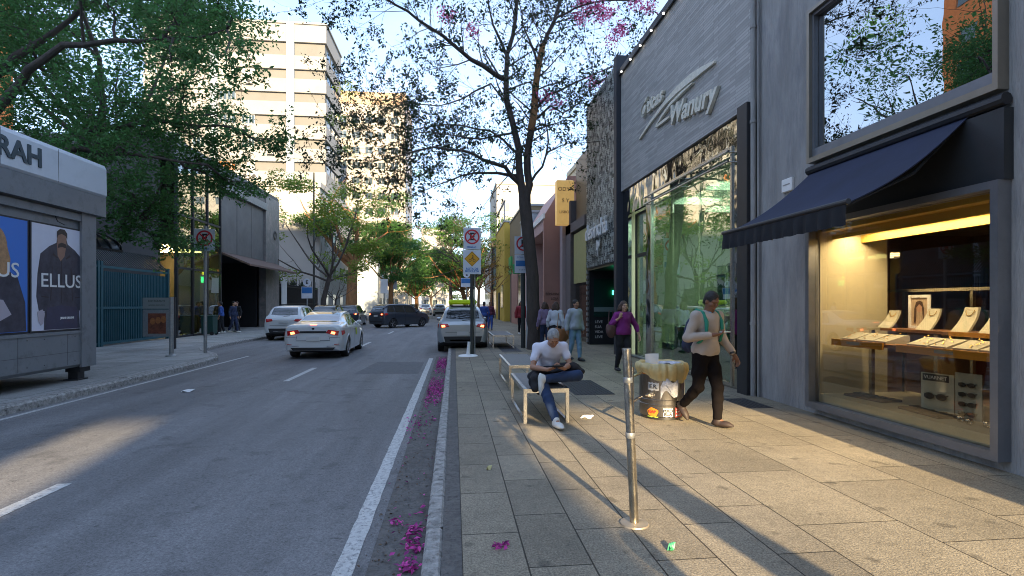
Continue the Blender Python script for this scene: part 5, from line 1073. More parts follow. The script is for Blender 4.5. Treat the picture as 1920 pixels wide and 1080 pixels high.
# ---- avenue trees ----
tree('tall leafy tree rising behind the metal fence and the big tree', -15.4, 22.5, 20.5, 6.0, M['leaf_big'], 91, .26, .42, .85, 8, per=70, ls=.2, nblob=50, lean=(.8, 1.5))
tree('yellow green forked street tree on the left before the cream tower', -9.7, 41, 12.2, 3.3, M['leaf_yg'], 31, .19, .30, .95, 7, per=150, ls=.20, nblob=60, lean=(.5, 0))
tree('bare twiggy young tree between the forked tree and the orange-barked trunk', -9.3, 43.5, 5.5, 1.0, M['leaf_mid'], 8, .08, .35, .8, 5, per=40, nblob=10, ls=.12)
tree('thick ochre-barked tree with mid green crown behind the parked dark cars', -9.7, 52, 13.5, 3.8, M['leaf_mid'], 33, .48, .42, .95, 7, per=110, ls=.24, nblob=56, bark=M['bark_or'], lean=(.2, 0))
tree('round mid green street tree above the grey minivan', -6.9, 60, 12.5, 4.6, M['leaf_mid'], 36, .25, .30, .9, 8, per=150, ls=.26, nblob=60, bark=M['bark_or'])
tree('ochre-limbed tree with low yellow leaves behind the minivan roof', -5.0, 72, 8, 3.2, M['leaf_mid'], 37, .22, .3, .9, 6, per=70, ls=.28, nblob=36, bark=M['bark_or'])
tree('dark green street tree low at the end of the left row', -6.2, 92, 11, 4.8, M['leaf_mid'], 38, .25, .28, 1, 7, per=110, ls=.34, nblob=50)
tree('wide dark flat-crowned tree on the right above the taxi', 1.6, 66, 11.5, 5.2, M['leaf_mid'], 41, .28, .30, 1.15, 9, per=100, ls=.26, nblob=90, flat=.3, bark=M['bark_or'], lean=(-.6, 0))
tree('flat bright green tree crown catching the sun in the middle distance', -.4, 78, 13.8, 3.6, M['leaf_bright'], 43, .22, .75, 1.1, 7, per=120, ls=.3, nblob=26, flat=.22)
tree('leafless pink-topped blossom tree on the right beyond the road signs', 1.9, 55, 14.2, 2.6, M['flower'], 45, .2, .33, 1.0, 9, per=8, ls=.12, nblob=16, kids=4, levels=3)
tree('small bright green crown on the right behind the pink-topped tree', 4.2, 58, 11.3, 2.0, M['leaf_bright'], 47, .12, .72, .8, 5, per=110, ls=.22, nblob=12, flat=.25)
tree('thin tree with orange-tinted leaves before the yellow shop block', 2.9, 41, 5.8, 1.5, M['leaf_or'], 49, .09, .45, .9, 5, per=90, ls=.16, nblob=16, bark=M['bark_or'])
tree('spindly olive tree on the right kerb between the two road signs', 2.2, 47, 8.5, 2.4, M['leaf_yg'], 51, .13, .35, 1, 6, per=60, ls=.2, nblob=26, bark=M['bark_or'])
for i, (x, y, h, m, lab) in enumerate([(-5, 120, 12, 'leaf_mid', 'dark tree far away on the left of the road end'), (2.5, 110, 12, 'leaf_mid', 'rounded tree far away on the right of the road end'), (-2, 190, 13, 'leaf_yg', 'pale olive tree closing the far end of the road'), (4.5, 150, 14, 'leaf_mid', 'tall tree far away behind the right-hand trees')]):
    tree(lab, x, y, h, 6, M[m], 60+i, .3, .25, 1.2, 7, per=30, ls=.55, nblob=44, levels=1, kids=4, group='trees closing the far end of the avenue')
# cypress hedge
M['cyp'] = leafmat('cypress_green', (.025, .05, .02), .2)
for i in range(9):
    c = thing('cypress', ['cypress at the near end of the hedge behind the black railing', 'cypress column inside the hedge behind the black railing'][min(i, 1)], 'tree', (-13.6+.1*(i % 2), 40.8+1.2*i, 0), 0, 'cypresses behind the black railing')
    n = 900; z = NR.uniform(.1, 1, n); a = NR.uniform(0, 2*pi, n); rr_ = (.55*np.sqrt(1-z*.92))*NR.uniform(.5, 1, n); hh = 3.0+.5*((i*7) % 3)/2
    leaves('crown', np.stack([rr_*np.cos(a), rr_*np.sin(a), z*hh], 1), .16, M['cyp'], c, flat=-.5, droop=-.8)
    MB().cyl((0, 0, -.02), (0, 0, hh*.9), .06, .02, 7).build('trunk', M['bark'], c)
# trees and blocks behind the camera that shade the street
0 and tree('slim tree trunk behind the camera whose shadow crosses the pavement', 4.15, -10.2, 15, 5.0, M['leaf_mid'], 71, .17, .48, .75, 8, per=70, ls=.34, nblob=85, flat=.8, group='trees behind the camera')

# unseen tree read from its trunk shadow; leaf clusters placed to shape the shade
t = thing('street_tree', 'leafy tree just behind the camera shading the shopfronts', 'tree', (2.86, -2.6, 0)); r = random.Random(77)
b = MB(); b.tube([(0, 0, -.03), (.02, 0, 2), (-.02, 0, 5), (.1, 0, 8)], [.19, .165, .15, .1], 12); b.build('trunk', M['bark'], t, smooth=True); b = MB(); cl = []
for k in range(60):
    x = r.uniform(-1.0, 7.4); z = r.uniform(4.5, 11.5); y = r.uniform(-1.6, 1.4); cl.append(((x, y, z), 1.2, .8, .7)); b.tube([(0, 0, min(z, 9)*.75), (x*.5, y*.5, z*.9), (x, y, z)], [.06, .04, .015], 5, False)
for k in range(20): x = -1.2+.45*k; cl.append(((x, r.uniform(-.5, .8), (3.45 if x < -.2 else 4.25)+r.uniform(-.12, .25)), .6, .7, .35)); cl.append(((x, r.uniform(-.5, .8), 4.7+r.uniform(-.12, .25)), .6, .7, .35))
for k in range(10): x = -5.6+.45*k; z = 4.6+r.uniform(-.1, .6); cl.append(((x, r.uniform(-.3, .5), z), .6, .6, .35)); b.tube([(0, 0, 3.8), (x*.5, 0, 4.6), (x, 0, z)], [.05, .035, .012], 5, False)
b.build('branches', M['bark'], t); leaves('crown', blobs_leaves(r, cl, 420), .26, M['leaf_mid'], t, flat=.2)
# ================= VEHICLES =================
def pchip(x, y, xn):
    x = np.asarray(x, float); y = np.asarray(y, float); h = np.diff(x); d = np.diff(y)/h; m = np.zeros_like(y)
    for i in range(1, len(x)-1):
        if d[i-1]*d[i] > 0: w1, w2 = 2*h[i]+h[i-1], h[i]+2*h[i-1]; m[i] = (w1+w2)/(w1/d[i-1]+w2/d[i])
    m[0], m[-1] = d[0], d[-1]; i = np.clip(np.searchsorted(x, xn)-1, 0, len(h)-1); t = (xn-x[i])/h[i]
    return (2*t**3-3*t**2+1)*y[i]+(t**3-2*t**2+t)*h[i]*m[i]+(-2*t**3+3*t**2)*y[i+1]+(t**3-t**2)*h[i]*m[i+1]
def crom(P, n=6):
    P = np.asarray(P, float); Q = np.vstack([2*P[0]-P[1], P, 2*P[-1]-P[-2]]); out = []
    for i in range(1, len(Q)-2):
        for t in np.linspace(0, 1, n, endpoint=False):
            a, b, c, d = Q[i-1], Q[i], Q[i+1], Q[i+2]; s = .5*((2*b)+(c-a)*t+(2*a-5*b+4*c-d)*t*t+(3*b-a-3*c+d)*t**3); out.append(s)
    out.append(P[-1]); return np.array(out)
class Car:
    def __init__(s, st): s.st = np.array(st, float)
    def sec(s, y):
        ws, wm, wb, wt, zb, zm, ze, zt = [float(pchip(s.st[:, 0], s.st[:, k], np.array([y]))[0]) for k in range(1, 9)]
        dz = zt-ze
        P = [(0, zb), (ws*.9, zb), (ws, zb+.07), (wm, zm), (wb+.012, ze-.06), (wb, ze), (wt+(wb-wt)*.22 if dz > .2 else wb*.93, ze+dz*.72 if dz > .2 else ze+dz*.6), (wt, zt-.03*min(1, dz*4)), (wt*.6, zt-.006), (0, zt)]
        return crom(P, 5)
    def sx(s, y, z): c = s.sec(y)[10:41]; return float(np.interp(z, np.maximum.accumulate(c[:, 1]), c[:, 0]))
    def sz(s, x, y): c = s.sec(y)[22:][::-1]; return float(np.interp(abs(x), np.maximum.accumulate(c[:, 0]), c[:, 1]))
    def ry(s, x, z, y1=1.8):
        for y in np.concatenate([np.linspace(0, .3, 26), np.linspace(.33, y1, 40)]):
            c = s.sec(y)
            if z <= c[-1, 1]+1e-3 and abs(x) <= s.sx(y, z)+1e-3: return float(y)
        return 0.
def grid(fn, nu, nv, name, m, parent, thick=True):
    vs = [fn(i/nu, j/nv) for j in range(nv+1) for i in range(nu+1)]; fs = [(j*(nu+1)+i, j*(nu+1)+i+1, (j+1)*(nu+1)+i+1, (j+1)*(nu+1)+i) for j in range(nv) for i in range(nu)]
    b = MB(); b.add(vs, fs); return b.build(name, m, parent, smooth=True)
def bil(c, u, v): (a, b), (d, e) = (c[0], c[1]), (c[3], c[2]); return tuple((a[k]*(1-u)+b[k]*u)*(1-v)+(d[k]*(1-u)+e[k]*u)*v for k in range(2))
M['carglass'] = mat('car_glass_tint', (.012, .018, .022), .03, spec=1, coat=1); M['plastic'] = mat('black_car_plastic', (.015, .015, .017), .55); M['rim'] = mat('alloy_rim', (.42, .42, .43), .3, 1); M['chrome'] = mat('chrome_trim', (.7, .7, .7), .12, 1); M['plate'] = mat('number_plate', (.55, .56, .55), .45)
M['arch'] = mat('wheel_arch_liner', (.012, .012, .012), .9)
def car(name, label, cat, st, paint, loc, rz, wheels, winds, rear, L_, lit=True, group=None, roof_rails=False, lampc=None, plastic_low=False, decal=False, bumper_z=(.30, .55), plate_z=.8, wr=.32, rearlamp=None, lamp_spots=(), fullwin=None, front=True):
    t = thing(name, label, cat, loc, rz, group); C = Car(st); ys = np.unique(np.concatenate([np.linspace(0, .35, 12), np.linspace(.35, L_-.35, 64), np.linspace(L_-.35, L_, 12)]))
    S_ = [C.sec(y) for y in ys]; k = len(S_[0]); vs = []; fs = []; mi = []
    for sgn in (1, -1):
        o = len(vs)
        for y, c in zip(ys, S_): vs += [(sgn*p[0], y, p[1]) for p in c]
        for i in range(len(ys)-1):
            for j in range(k-1):
                yc = (ys[i]+ys[i+1])/2; pc = (S_[i][j]+S_[i+1][j+1])/2
                if pc[0] > .5 and any((yc-wy)**2+(pc[1]-wr)**2 < (wr+.055)**2 for wy in wheels): continue
                a = o+i*k+j; q = (a, a+1, a+k+1, a+k); fs.append(q if sgn < 0 else q[::-1]); mi.append(1 if (plastic_low and pc[1] < C.st[:, 5].min()+.16) else 0)
    n = len(ys)
    for i in (0, n-1):
        ring = [i*k+j for j in range(k)]+[n*k+i*k+j for j in range(k-2, 0, -1)]; fs.append(tuple(ring) if i else tuple(ring[::-1])); mi.append(0)
    b = MB(); b.v = vs; b.f = fs; b.m = mi; body = b.build('body', [paint, M['plastic']], t, smooth=True)
    W_ = C.st[:, 2].max()
    b = MB()
    for wy in wheels: b.box(-W_+.14, W_-.14, wy-wr-.05, wy+wr+.05, .22, wr*2+.06)
    b.box(-W_+.25, W_-.25, .3, L_-.3, .2, .5); b.build('underbody', M['arch'], t)
    for wy in wheels:
        for sg in (1, -1):
            b = MB(); n_ = 26; v = []
            for i in range(n_+1):
                a = -.25+(pi+.5)*i/n_; 
                for rr_, dx in ((wr+.035, -.09), (wr+.040, .005), (wr+.085, .010), (wr+.092, -.01)):
                    y, z = wy+rr_*cos(a), wr+rr_*sin(a); v.append((sg*(C.sx(min(max(y, .03), L_-.03), max(z, C.sec(wy)[0][1]+.08))+dx), y, max(z, .2)))
            b.v = v
            for i in range(n_):
                for j in range(3): a = 4*i+j; b.f.append((a, a+1, a+5, a+4)); b.m.append(0)
            b.build('wheel_arch', M['plastic'] if plastic_low else paint, body, smooth=True)
            xo = sg*(W_-.015); xi = sg*(W_-.23)
            w = MB().lathe([(wr*.66, 0), (wr*.7, -.01), (wr*.94, -.006), (wr, .025), (wr, .18), (wr*.94, .21), (wr*.6, .2)], 32, (0, 0, 0), 'x').build('wheel', M['rubber'], t, smooth=True); w.location = (xo, wy, wr)
            if sg > 0: w.rotation_euler = (0, 0, pi)
            b = MB(); b.lathe([(wr*.66, 0), (wr*.64, .02), (wr*.60, .05), (wr*.58, .1)], 28, (0, 0, 0), 'x'); b.lathe([(0, .005), (.05, .008), (.055, .03)], 14, (0, 0, 0), 'x')
            for q in range(5):
                for e in (-.16, .16): a = 2*pi*q/5; b.tube([(.03, .04*cos(a), .04*sin(a)), (.012, wr*.63*cos(a+e), wr*.63*sin(a+e))], [.018, .014], 5)
            b.build('rim', M['rim'], w, smooth=True); MB().cyl((.09, 0, 0), (.11, 0, 0), wr*.58, n=22).build('brake_disc', M['arch'], w)
    off = .006
    def side(name_, poly4, m, parent=t, o=off, nu=8, nv=4, both=True):
        for sg in ((1, -1) if both else (1,)):
            grid(lambda u, v: (lambda q: (sg*(C.sx(q[0], q[1])+o), q[0], q[1]))(bil(poly4, u, v)), nu, nv, name_, m, parent)
    def back(name_, poly4, m, parent=t, o=off, nu=8, nv=5, mirror=False, xx=1):
        for sg in ((1, -1) if mirror else (1,)):
            grid(lambda u, v: (lambda q: (sg*q[0], C.ry(q[0], q[1])-o, q[1]))(bil(poly4, u, v)), nu, nv, name_, m, parent)
    def top(name_, y0, y1, w0, w1, m, o=.006, bow=0):
        return grid(lambda u, v: (lambda y, w: ((2*u-1)*w, y-bow*(2*u-1)**2, C.sz((2*u-1)*w, y-bow*(2*u-1)**2)+o))(y0+(y1-y0)*v, w0+(w1-w0)*v), 10, 10, name_, m, t)
    for p in winds['side']: side('side_window', p, M['carglass'])
    rw = winds['rear']; top('rear_window', *rw, M['carglass'], bow=-.04)
    top('windshield', *winds['front'], M['carglass'], bow=.04)
    for p in rear.get('lamp', []): back('tail_lamp', p, lampc or M['lamp_red'], mirror=True, o=.016)
    for p in rear.get('lampside', []): side('tail_lamp', p, lampc or M['lamp_red'], o=.012)
    for p in rear.get('lit', []): back('lamp_lens', p, M['lamp_lit'] if lit else M['lamp_red'], mirror=True, o=.022, nu=5, nv=3)
    for nm, p, m in rear.get('trim', []): back(nm, p, m, o=.014)
    for nm, p, m in rear.get('trimsym', []): back(nm, p, m, o=.014, mirror=True)
    pz = plate_z; yy = C.ry(0, pz)-.03
    MB().bbox(-.20, .20, yy, yy+.02, pz-.065, pz+.065, .004).build('number_plate', M['plate'], t)
    for sg in (1, -1):
        my = winds['mirror'][0]; mz = winds['mirror'][1]; x = C.sx(my, mz)
        b = MB(); b.lathe([(.0, -.09), (.05, -.08), (.07, -.03), (.07, .03), (.05, .07), (0, .08)], 12, (sg*(x+.10), my, mz+.04), 'x'); b.tube([(sg*(x-.03), my, mz-.03), (sg*(x+.06), my, mz+.01)], .02, 5); b.build('wing_mirror', paint, t, smooth=True)
        for hy in winds['handles']: MB().tube([(sg*(C.sx(hy, winds['hz'])+.012), hy, winds['hz']), (sg*(C.sx(hy+.16, winds['hz'])+.014), hy+.16, winds['hz'])], .013, 6).build('door_handle', paint, t)
    for gy in winds['gaps']:
        zb = C.sec(gy)[10][1]+.06; ze = winds['beltz']
        for sg in (1, -1): grid(lambda u, v: (sg*(C.sx(gy, zb+(ze-zb)*v)+.003), gy+.008*(u-.5)*2, zb+(ze-zb)*v), 1, 10, 'door_gap', M['arch'], body)
    if front:
        for sg in (1, -1): grid(lambda u, v: (lambda z, x: (sg*x, L_-.10-.25*u+.02, z))(.60+.12*v, C.sx(L_-.10-.25*u, .60+.12*v)+.008), 5, 3, 'head_lamp', M['chrome'], t)
    return t, C
PW = mat('white_car_paint', (.62, .64, .64), .28, coat=.7, spec=.5); PSil = mat('silver_car_paint', (.40, .43, .44), .3, .5, coat=.7); PG_ = mat('slate_car_paint', (.055, .066, .085), .3, .5, coat=.8); PBk = mat('black_car_paint', (.012, .013, .016), .22, coat=.9)
SED = [(0, .66, .74, .72, .60, .30, .62, .88, .98), (.05, .76, .83, .79, .63, .26, .62, .93, 1.045), (.16, .82, .875, .83, .66, .24, .62, .945, 1.07), (.45, .84, .89, .855, .68, .22, .62, .95, 1.085), (.85, .85, .89, .86, .64, .20, .62, .95, 1.13), (1.35, .86, .89, .86, .55, .19, .62, .95, 1.33), (1.8, .86, .885, .86, .54, .19, .62, .94, 1.43), (2.35, .86, .885, .86, .55, .19, .62, .93, 1.455), (2.8, .86, .885, .855, .55, .19, .62, .92, 1.41), (3.2, .86, .885, .85, .58, .19, .62, .92, 1.22), (3.5, .86, .885, .84, .68, .19, .62, .91, 1.03), (4.1, .84, .88, .82, .68, .20, .6, .84, .93), (4.5, .76, .82, .76, .6, .24, .5, .72, .80), (4.63, .6, .66, .62, .5, .3, .45, .6, .68)]
car('white_sedan', 'white taxi sedan with lit tail lamps and a green-yellow door sticker', 'car', SED, PW, (-4.25, 16.75, Z), radians(1.0), (.98, 3.68),
    dict(side=[[(1.28, 1.0), (2.02, .98), (2.02, 1.34), (1.72, 1.33)], [(2.10, .98), (2.95, .97), (2.72, 1.31), (2.10, 1.345)]], rear=(.78, 1.62, .60, .50), front=(3.42, 2.82, .62, .52), mirror=(3.1, 1.0), handles=[2.0, 2.9], hz=.86, gaps=[1.35, 2.06, 3.05], beltz=.95),
    dict(lamp=[[(.38, .80), (.74, .72), (.76, .86), (.44, .90)]], lampside=[[(.06, .73), (.34, .78), (.30, .87), (.06, .87)]], lit=[[(.52, .78), (.64, .755), (.66, .83), (.55, .85)]],
         trim=[('chrome_strip', [(-.42, .80), (.42, .80), (.38, .86), (-.38, .86)], M['plastic']), ('lower_bumper', [(-.58, .27), (.58, .27), (.66, .36), (-.66, .36)], M['plastic']), ('third_brake_lamp', [(-.10, 1.05), (.10, 1.05), (.09, 1.065), (-.09, 1.065)], M['lamp_lit'])],
         trimsym=[('boot_gap', [(.49, .60), (.50, .60), (.47, .72), (.46, .72)], M['arch']), ('boot_gap', [(.0, .565), (.5, .565), (.5, .577), (.0, .577)], M['arch']), ('bumper_gap', [(.50, .66), (.80, .665), (.80, .673), (.50, .668)], M['arch']), ('reflector', [(.62, .44), (.76, .45), (.76, .47), (.62, .46)], M['lamp_red']), ('bumper_crease', [(.40, .38), (.78, .42), (.78, .435), (.40, .395)], M['chrome'])]), 4.63, plate_z=.62)
o = bpy.data.objects['white_sedan']
b = MB(); C_ = Car(SED)
b.v = []; 
grid(lambda u, v: (C_.sx(2.3+.30*u, .62+.24*v)+.008, 2.3+.30*u, .62+.24*v), 5, 4, 'door_sticker', mat('lime_sticker', (.45, .62, .02), .5), o)
MB().prism([(cos(a)*.045, .93+sin(a)*.03) for a in np.linspace(0, 2*pi, 14)[:-1]], 'y', -.004, .01).build('emblem', M['arch'], o)
HAT = [(0, .66, .74, .72, .56, .36, .70, .88, .96), (.06, .78, .84, .80, .62, .30, .70, .96, 1.08), (.14, .82, .87, .83, .66, .27, .70, 1.0, 1.16), (.30, .84, .88, .845, .64, .24, .70, 1.0, 1.36), (.46, .85, .885, .85, .60, .22, .70, 1.0, 1.50), (.75, .86, .885, .855, .58, .20, .70, 1.0, 1.58), (1.6, .86, .885, .86, .58, .20, .70, .99, 1.61), (2.3, .86, .885, .86, .58, .20, .70, .98, 1.58), (2.8, .86, .885, .85, .60, .20, .70, .97, 1.40), (3.15, .86, .885, .85, .68, .20, .70, .97, 1.12), (3.7, .84, .88, .83, .70, .22, .66, .92, 1.03), (4.05, .76, .82, .76, .6, .26, .55, .78, .88), (4.18, .6, .68, .62, .5, .32, .5, .62, .70)]
HW = dict(side=[[(.50, 1.06), (1.02, 1.05), (1.02, 1.46), (.72, 1.45)], [(1.10, 1.05), (1.85, 1.03), (1.85, 1.49), (1.10, 1.48)], [(1.93, 1.03), (2.78, 1.01), (2.42, 1.44), (1.93, 1.49)]], rear=(.13, .50, .58, .50), front=(3.08, 2.42, .64, .54), mirror=(2.78, 1.05), handles=[1.0, 1.9], hz=.9, gaps=[1.06, 1.89, 2.85], beltz=1.0)
HR = dict(lamp=[[(.46, .90), (.76, .84), (.79, 1.0), (.52, 1.0)]], lampside=[[(.08, .85), (.36, .90), (.30, 1.0), (.08, 1.0)]], lit=[[(.60, .89), (.72, .87), (.74, .95), (.63, .96)]], trim=[('lower_bumper', [(-.60, .34), (.60, .34), (.66, .56), (-.66, .56)], M['plastic']), ('tailgate_gap', [(-.60, .70), (.60, .70), (.60, .712), (-.60, .712)], M['arch']), ('rear_wiper', [(-.02, 1.10), (.25, 1.13), (.25, 1.145), (-.02, 1.12)], M['arch']), ('silver_skid', [(-.42, .40), (.42, .40), (.48, .45), (-.48, .45)], M['chrome'])])
tx_, C2 = car('white_hatchback', 'silver white taxi hatchback with lit lamps and a yellow-green roof board', 'car', HAT, PSil, (.31, 18.55, Z), radians(0), (.72, 3.32), HW, HR, 4.18, plastic_low=True, wr=.33, plate_z=.66)
b = MB(); b.bbox(-.50, .52, .75, 1.3, 1.66, 1.84, .05); b.build('roof_board', mat('fluorescent_yellow', (.55, .75, .01), .45, emis=(.6, .9, .0), es=.02), tx_); MB().box(-.4, .45, .7, 1.4, 1.57, 1.63).build('roof_board_base', M['plastic'], tx_)
HR2 = dict(HR); HR2['lit'] = []
car('white_suv', 'white compact SUV with unlit lamps beside the left kerb, half behind the sedan', 'car', HAT, PW, (-7.72, 25.3, Z), radians(1.5), (.72, 3.32), HW, HR2, 4.18, plastic_low=True, wr=.34, plate_z=.86)
VAN = [(0, .66, .76, .72, .58, .34, .70, .90, 1.0), (.06, .80, .86, .80, .62, .28, .70, 1.02, 1.16), (.14, .84, .88, .83, .66, .25, .70, 1.04, 1.28), (.28, .85, .89, .85, .66, .23, .70, 1.04, 1.50), (.42, .86, .895, .86, .64, .21, .70, 1.04, 1.60), (.8, .87, .9, .865, .62, .20, .70, 1.04, 1.66), (1.7, .87, .9, .865, .62, .20, .70, 1.02, 1.68), (2.5, .87, .9, .86, .62, .20, .70, 1.00, 1.63), (3.1, .87, .9, .86, .66, .20, .70, .99, 1.38), (3.5, .86, .89, .84, .70, .20, .68, .98, 1.12), (4.0, .82, .87, .81, .66, .24, .6, .90, 1.0), (4.28, .70, .78, .70, .56, .28, .55, .74, .84), (4.4, .56, .62, .58, .45, .34, .5, .62, .7)]
car('grey_minivan', 'dark slate grey minivan turning right across the road ahead of the sedan', 'car', VAN, PG_, (-5.35, 37.6, Z), radians(-44), (.80, 3.50),
    dict(side=[[(.30, 1.10), (.95, 1.09), (.95, 1.50), (.50, 1.50)], [(1.03, 1.09), (1.85, 1.07), (1.85, 1.53), (1.03, 1.53)], [(1.93, 1.07), (3.05, 1.04), (2.65, 1.48), (1.93, 1.53)]], rear=(.10, .42, .62, .54), front=(3.42, 2.62, .66, .56), mirror=(3.0, 1.08), handles=[1.2, 2.1], hz=.95, gaps=[1.0, 1.9, 2.95], beltz=1.03),
    dict(lamp=[[(.42, .90), (.78, .86), (.80, 1.04), (.52, 1.04)]], lampside=[[(.08, .88), (.36, .92), (.30, 1.05), (.08, 1.05)]], lit=[[(.56, .92), (.70, .90), (.72, .99), (.60, 1.0)]], trim=[('bumper_trim', [(-.66, .40), (.66, .40), (.70, .50), (-.70, .50)], M['plastic'])]), 4.4, wr=.33, plate_z=.84)
car('black_suv', 'black parked SUV behind the white sedan at the left kerb', 'car', HAT, PBk, (-7.9, 33.4, Z), radians(0), (.72, 3.32), HW, HR2, 4.18, wr=.34, plate_z=.86)
car('dark_hatchback', 'dark grey parked hatchback in front of the black SUV at the left kerb', 'car', HAT, PG_, (-7.9, 40.5, Z), 0, (.72, 3.32), HW, HR, 4.18, wr=.34, plate_z=.86)
car('silver_hatchback', 'small distant silver car in the middle of the road ahead', 'car', HAT, PSil, (-1.9, 72, Z), 0, (.72, 3.32), HW, HR2, 4.18, wr=.34)
car('white_hatchback', 'second distant white car left of the silver one', 'car', HAT, PW, (-4.2, 80, Z), 0, (.72, 3.32), HW, HR2, 4.18, wr=.34)
car('black_hatchback', 'distant black car seen over the minivan bonnet', 'car', HAT, PBk, (-6.6, 88, Z), 0, (.72, 3.32), HW, HR2, 4.18, wr=.34)
# ================= PEOPLE =================
import openvdb
class SDF:
    """smooth-blended distance field sampled on a grid, turned into one continuous mesh"""
    def __init__(s, lo, hi, res):
        s.lo = np.array(lo, float); s.res = res; n = np.ceil((np.array(hi)-s.lo)/res).astype(int)+1; s.n = n; s.F = np.full(n, .12, np.float32)
        s.ax = [s.lo[i]+np.arange(n[i])*res for i in range(3)]
    def _sub(s, lo, hi):
        sl = []
        for i in range(3):
            a = max(0, int((lo[i]-s.lo[i])/s.res)); b = min(s.n[i], int((hi[i]-s.lo[i])/s.res)+2); sl.append(slice(a, max(b, a+1)))
        X, Y, Z_ = np.meshgrid(s.ax[0][sl[0]], s.ax[1][sl[1]], s.ax[2][sl[2]], indexing='ij'); return tuple(sl), X, Y, Z_
    def _mix(s, sl, d, k, sub=False):
        a = s.F[sl]
        if sub: d = -d; h = np.maximum(k-np.abs(a-d), 0)/k; s.F[sl] = np.maximum(a, d)+h*h*k/4
        else: h = np.maximum(k-np.abs(a-d), 0)/k; s.F[sl] = np.minimum(a, d)-h*h*k/4
    def cone(s, p, q, r0, r1=None, k=.02, sq=None, sub=False):
        r1 = r0 if r1 is None else r1; p = np.array(p, float); q = np.array(q, float); R_ = max(r0, r1)+.06
        sl, X, Y, Z_ = s._sub(np.minimum(p, q)-R_, np.maximum(p, q)+R_); d = q-p; l2 = max(d@d, 1e-9)
        t = np.clip(((X-p[0])*d[0]+(Y-p[1])*d[1]+(Z_-p[2])*d[2])/l2, 0, 1); D_ = np.sqrt((X-p[0]-t*d[0])**2+(Y-p[1]-t*d[1])**2+(Z_-p[2]-t*d[2])**2)-(r0+(r1-r0)*t)
        s._mix(sl, D_.astype(np.float32), k, sub); return s
    def chain(s, pts, rs, k=.02):
        for i in range(len(pts)-1): s.cone(pts[i], pts[i+1], rs[i], rs[i+1], k)
        return s
    def ell(s, c, r, A=None, k=.03, sub=False):
        c = np.array(c, float); r = np.array(r, float); A = np.eye(3) if A is None else np.array(A); m = r.max()+.06
        sl, X, Y, Z_ = s._sub(c-m, c+m); P = np.stack([X-c[0], Y-c[1], Z_-c[2]], -1)@A.T       # rows of A are local axes
        k0 = np.sqrt(((P/r)**2).sum(-1)); k1 = np.sqrt(((P/r**2).__pow__(2)).sum(-1))+1e-9; s._mix(sl, (k0*(k0-1)/k1).astype(np.float32), k, sub); return s
    def cut(s, c, nrm):       # keep the side the normal points away from
        X, Y, Z_ = np.meshgrid(*s.ax, indexing='ij'); nrm = np.array(nrm, float); nrm /= np.linalg.norm(nrm)
        s.F = np.maximum(s.F, ((X-c[0])*nrm[0]+(Y-c[1])*nrm[1]+(Z_-c[2])*nrm[2]).astype(np.float32)); return s
    def wrinkle(s, a, f, ph=0):
        X, Y, Z_ = np.meshgrid(*s.ax, indexing='ij')
        s.F += (a*np.sin(f*(Z_+.35*X+.25*np.sin(9*Y))+ph)*np.sin(f*.45*X+1.7*np.sin(7*Z_)+ph)+a*.6*np.sin(f*1.7*(Z_*.6-.8*X+.3*Y)+2*ph)*np.sin(f*.6*Y+ph)).astype(np.float32); return s
    def mesh(s, name, m, parent, mi=None):
        g = openvdb.FloatGrid(.12); g.copyFromArray(s.F); g.transform = openvdb.createLinearTransform(voxelSize=s.res)
        v, t, q = g.convertToPolygons(isovalue=0.0, adaptivity=0.0); v = v+s.lo; q = np.asarray(q)[:, ::-1]
        f = q
        if len(t): f = np.concatenate([q, np.concatenate([t, t[:, -1:]], 1)]) if False else q
        pm = None
        if mi is not None: c = v[q].mean(1); pm = mi(c).astype(np.int32)
        return npmesh(name, v, f, m, parent, True, pm)
def V3(*a): return np.array(a, float)
def unit(v): v = np.array(v, float); return v/np.linalg.norm(v)
SKIN = {k: mat('skin_'+k, c, .55, spec=.35) for k, c in dict(tan=(.36, .19, .12), brown=(.20, .095, .055), fair=(.48, .28, .19)).items()}
EYE = mat('eye_dark', (.02, .015, .012), .3); LIP = mat('lip', (.28, .10, .08), .5)
HAIR = dict(grey=mat('grey_hair', (.30, .30, .30), .8, bump=.8, bs=90, var=.35, vs=30), black=mat('black_hair', (.012, .010, .010), .6, bump=.6, bs=90), brown=mat('brown_hair', (.06, .03, .018), .6, bump=.6, bs=70, var=.3, vs=20))
def hand(B, w, d, nrm, side, s=1., curl=.4, k=.007):
    """palm + four bent fingers + side thumb. w wrist, d direction of fingers, nrm palm normal, side=+1/-1 thumb side"""
    d = unit(d); nrm = unit(np.array(nrm)-d*(np.array(nrm)@d)); x = np.cross(d, nrm)*side; A = np.stack([x, nrm, d])
    pc = w+d*.050*s; B.ell(pc, (.040*s, .016*s, .052*s), A, k=.012); B.cone(w, w+d*.03*s, .024*s, .026*s, .012)
    for i, (o, L_) in enumerate(((-.030, .060), (-.010, .078), (.010, .084), (.030, .076))):
        b0 = pc+x*o*s+d*.038*s; c1 = curl*(1+.08*i); d1 = unit(d*cos(c1)+nrm*sin(c1)); d2 = unit(d*cos(c1*2.2)+nrm*sin(c1*2.2)); d3 = unit(d*cos(c1*3)+nrm*sin(c1*3))
        p1 = b0+d1*L_*.45*s; p2 = p1+d2*L_*.32*s; p3 = p2+d3*L_*.23*s; B.chain([b0, p1, p2, p3], [.0098*s, .0090*s, .0082*s, .0072*s], k)
    t0 = w+d*.022*s+x*.026*s; t1 = t0+unit(x*.8+d*.8+nrm*.3)*.036*s; t2 = t1+unit(d+nrm*.6+x*.1)*.028*s; B.chain([t0, t1, t2], [.013*s, .0105*s, .0085*s], k)
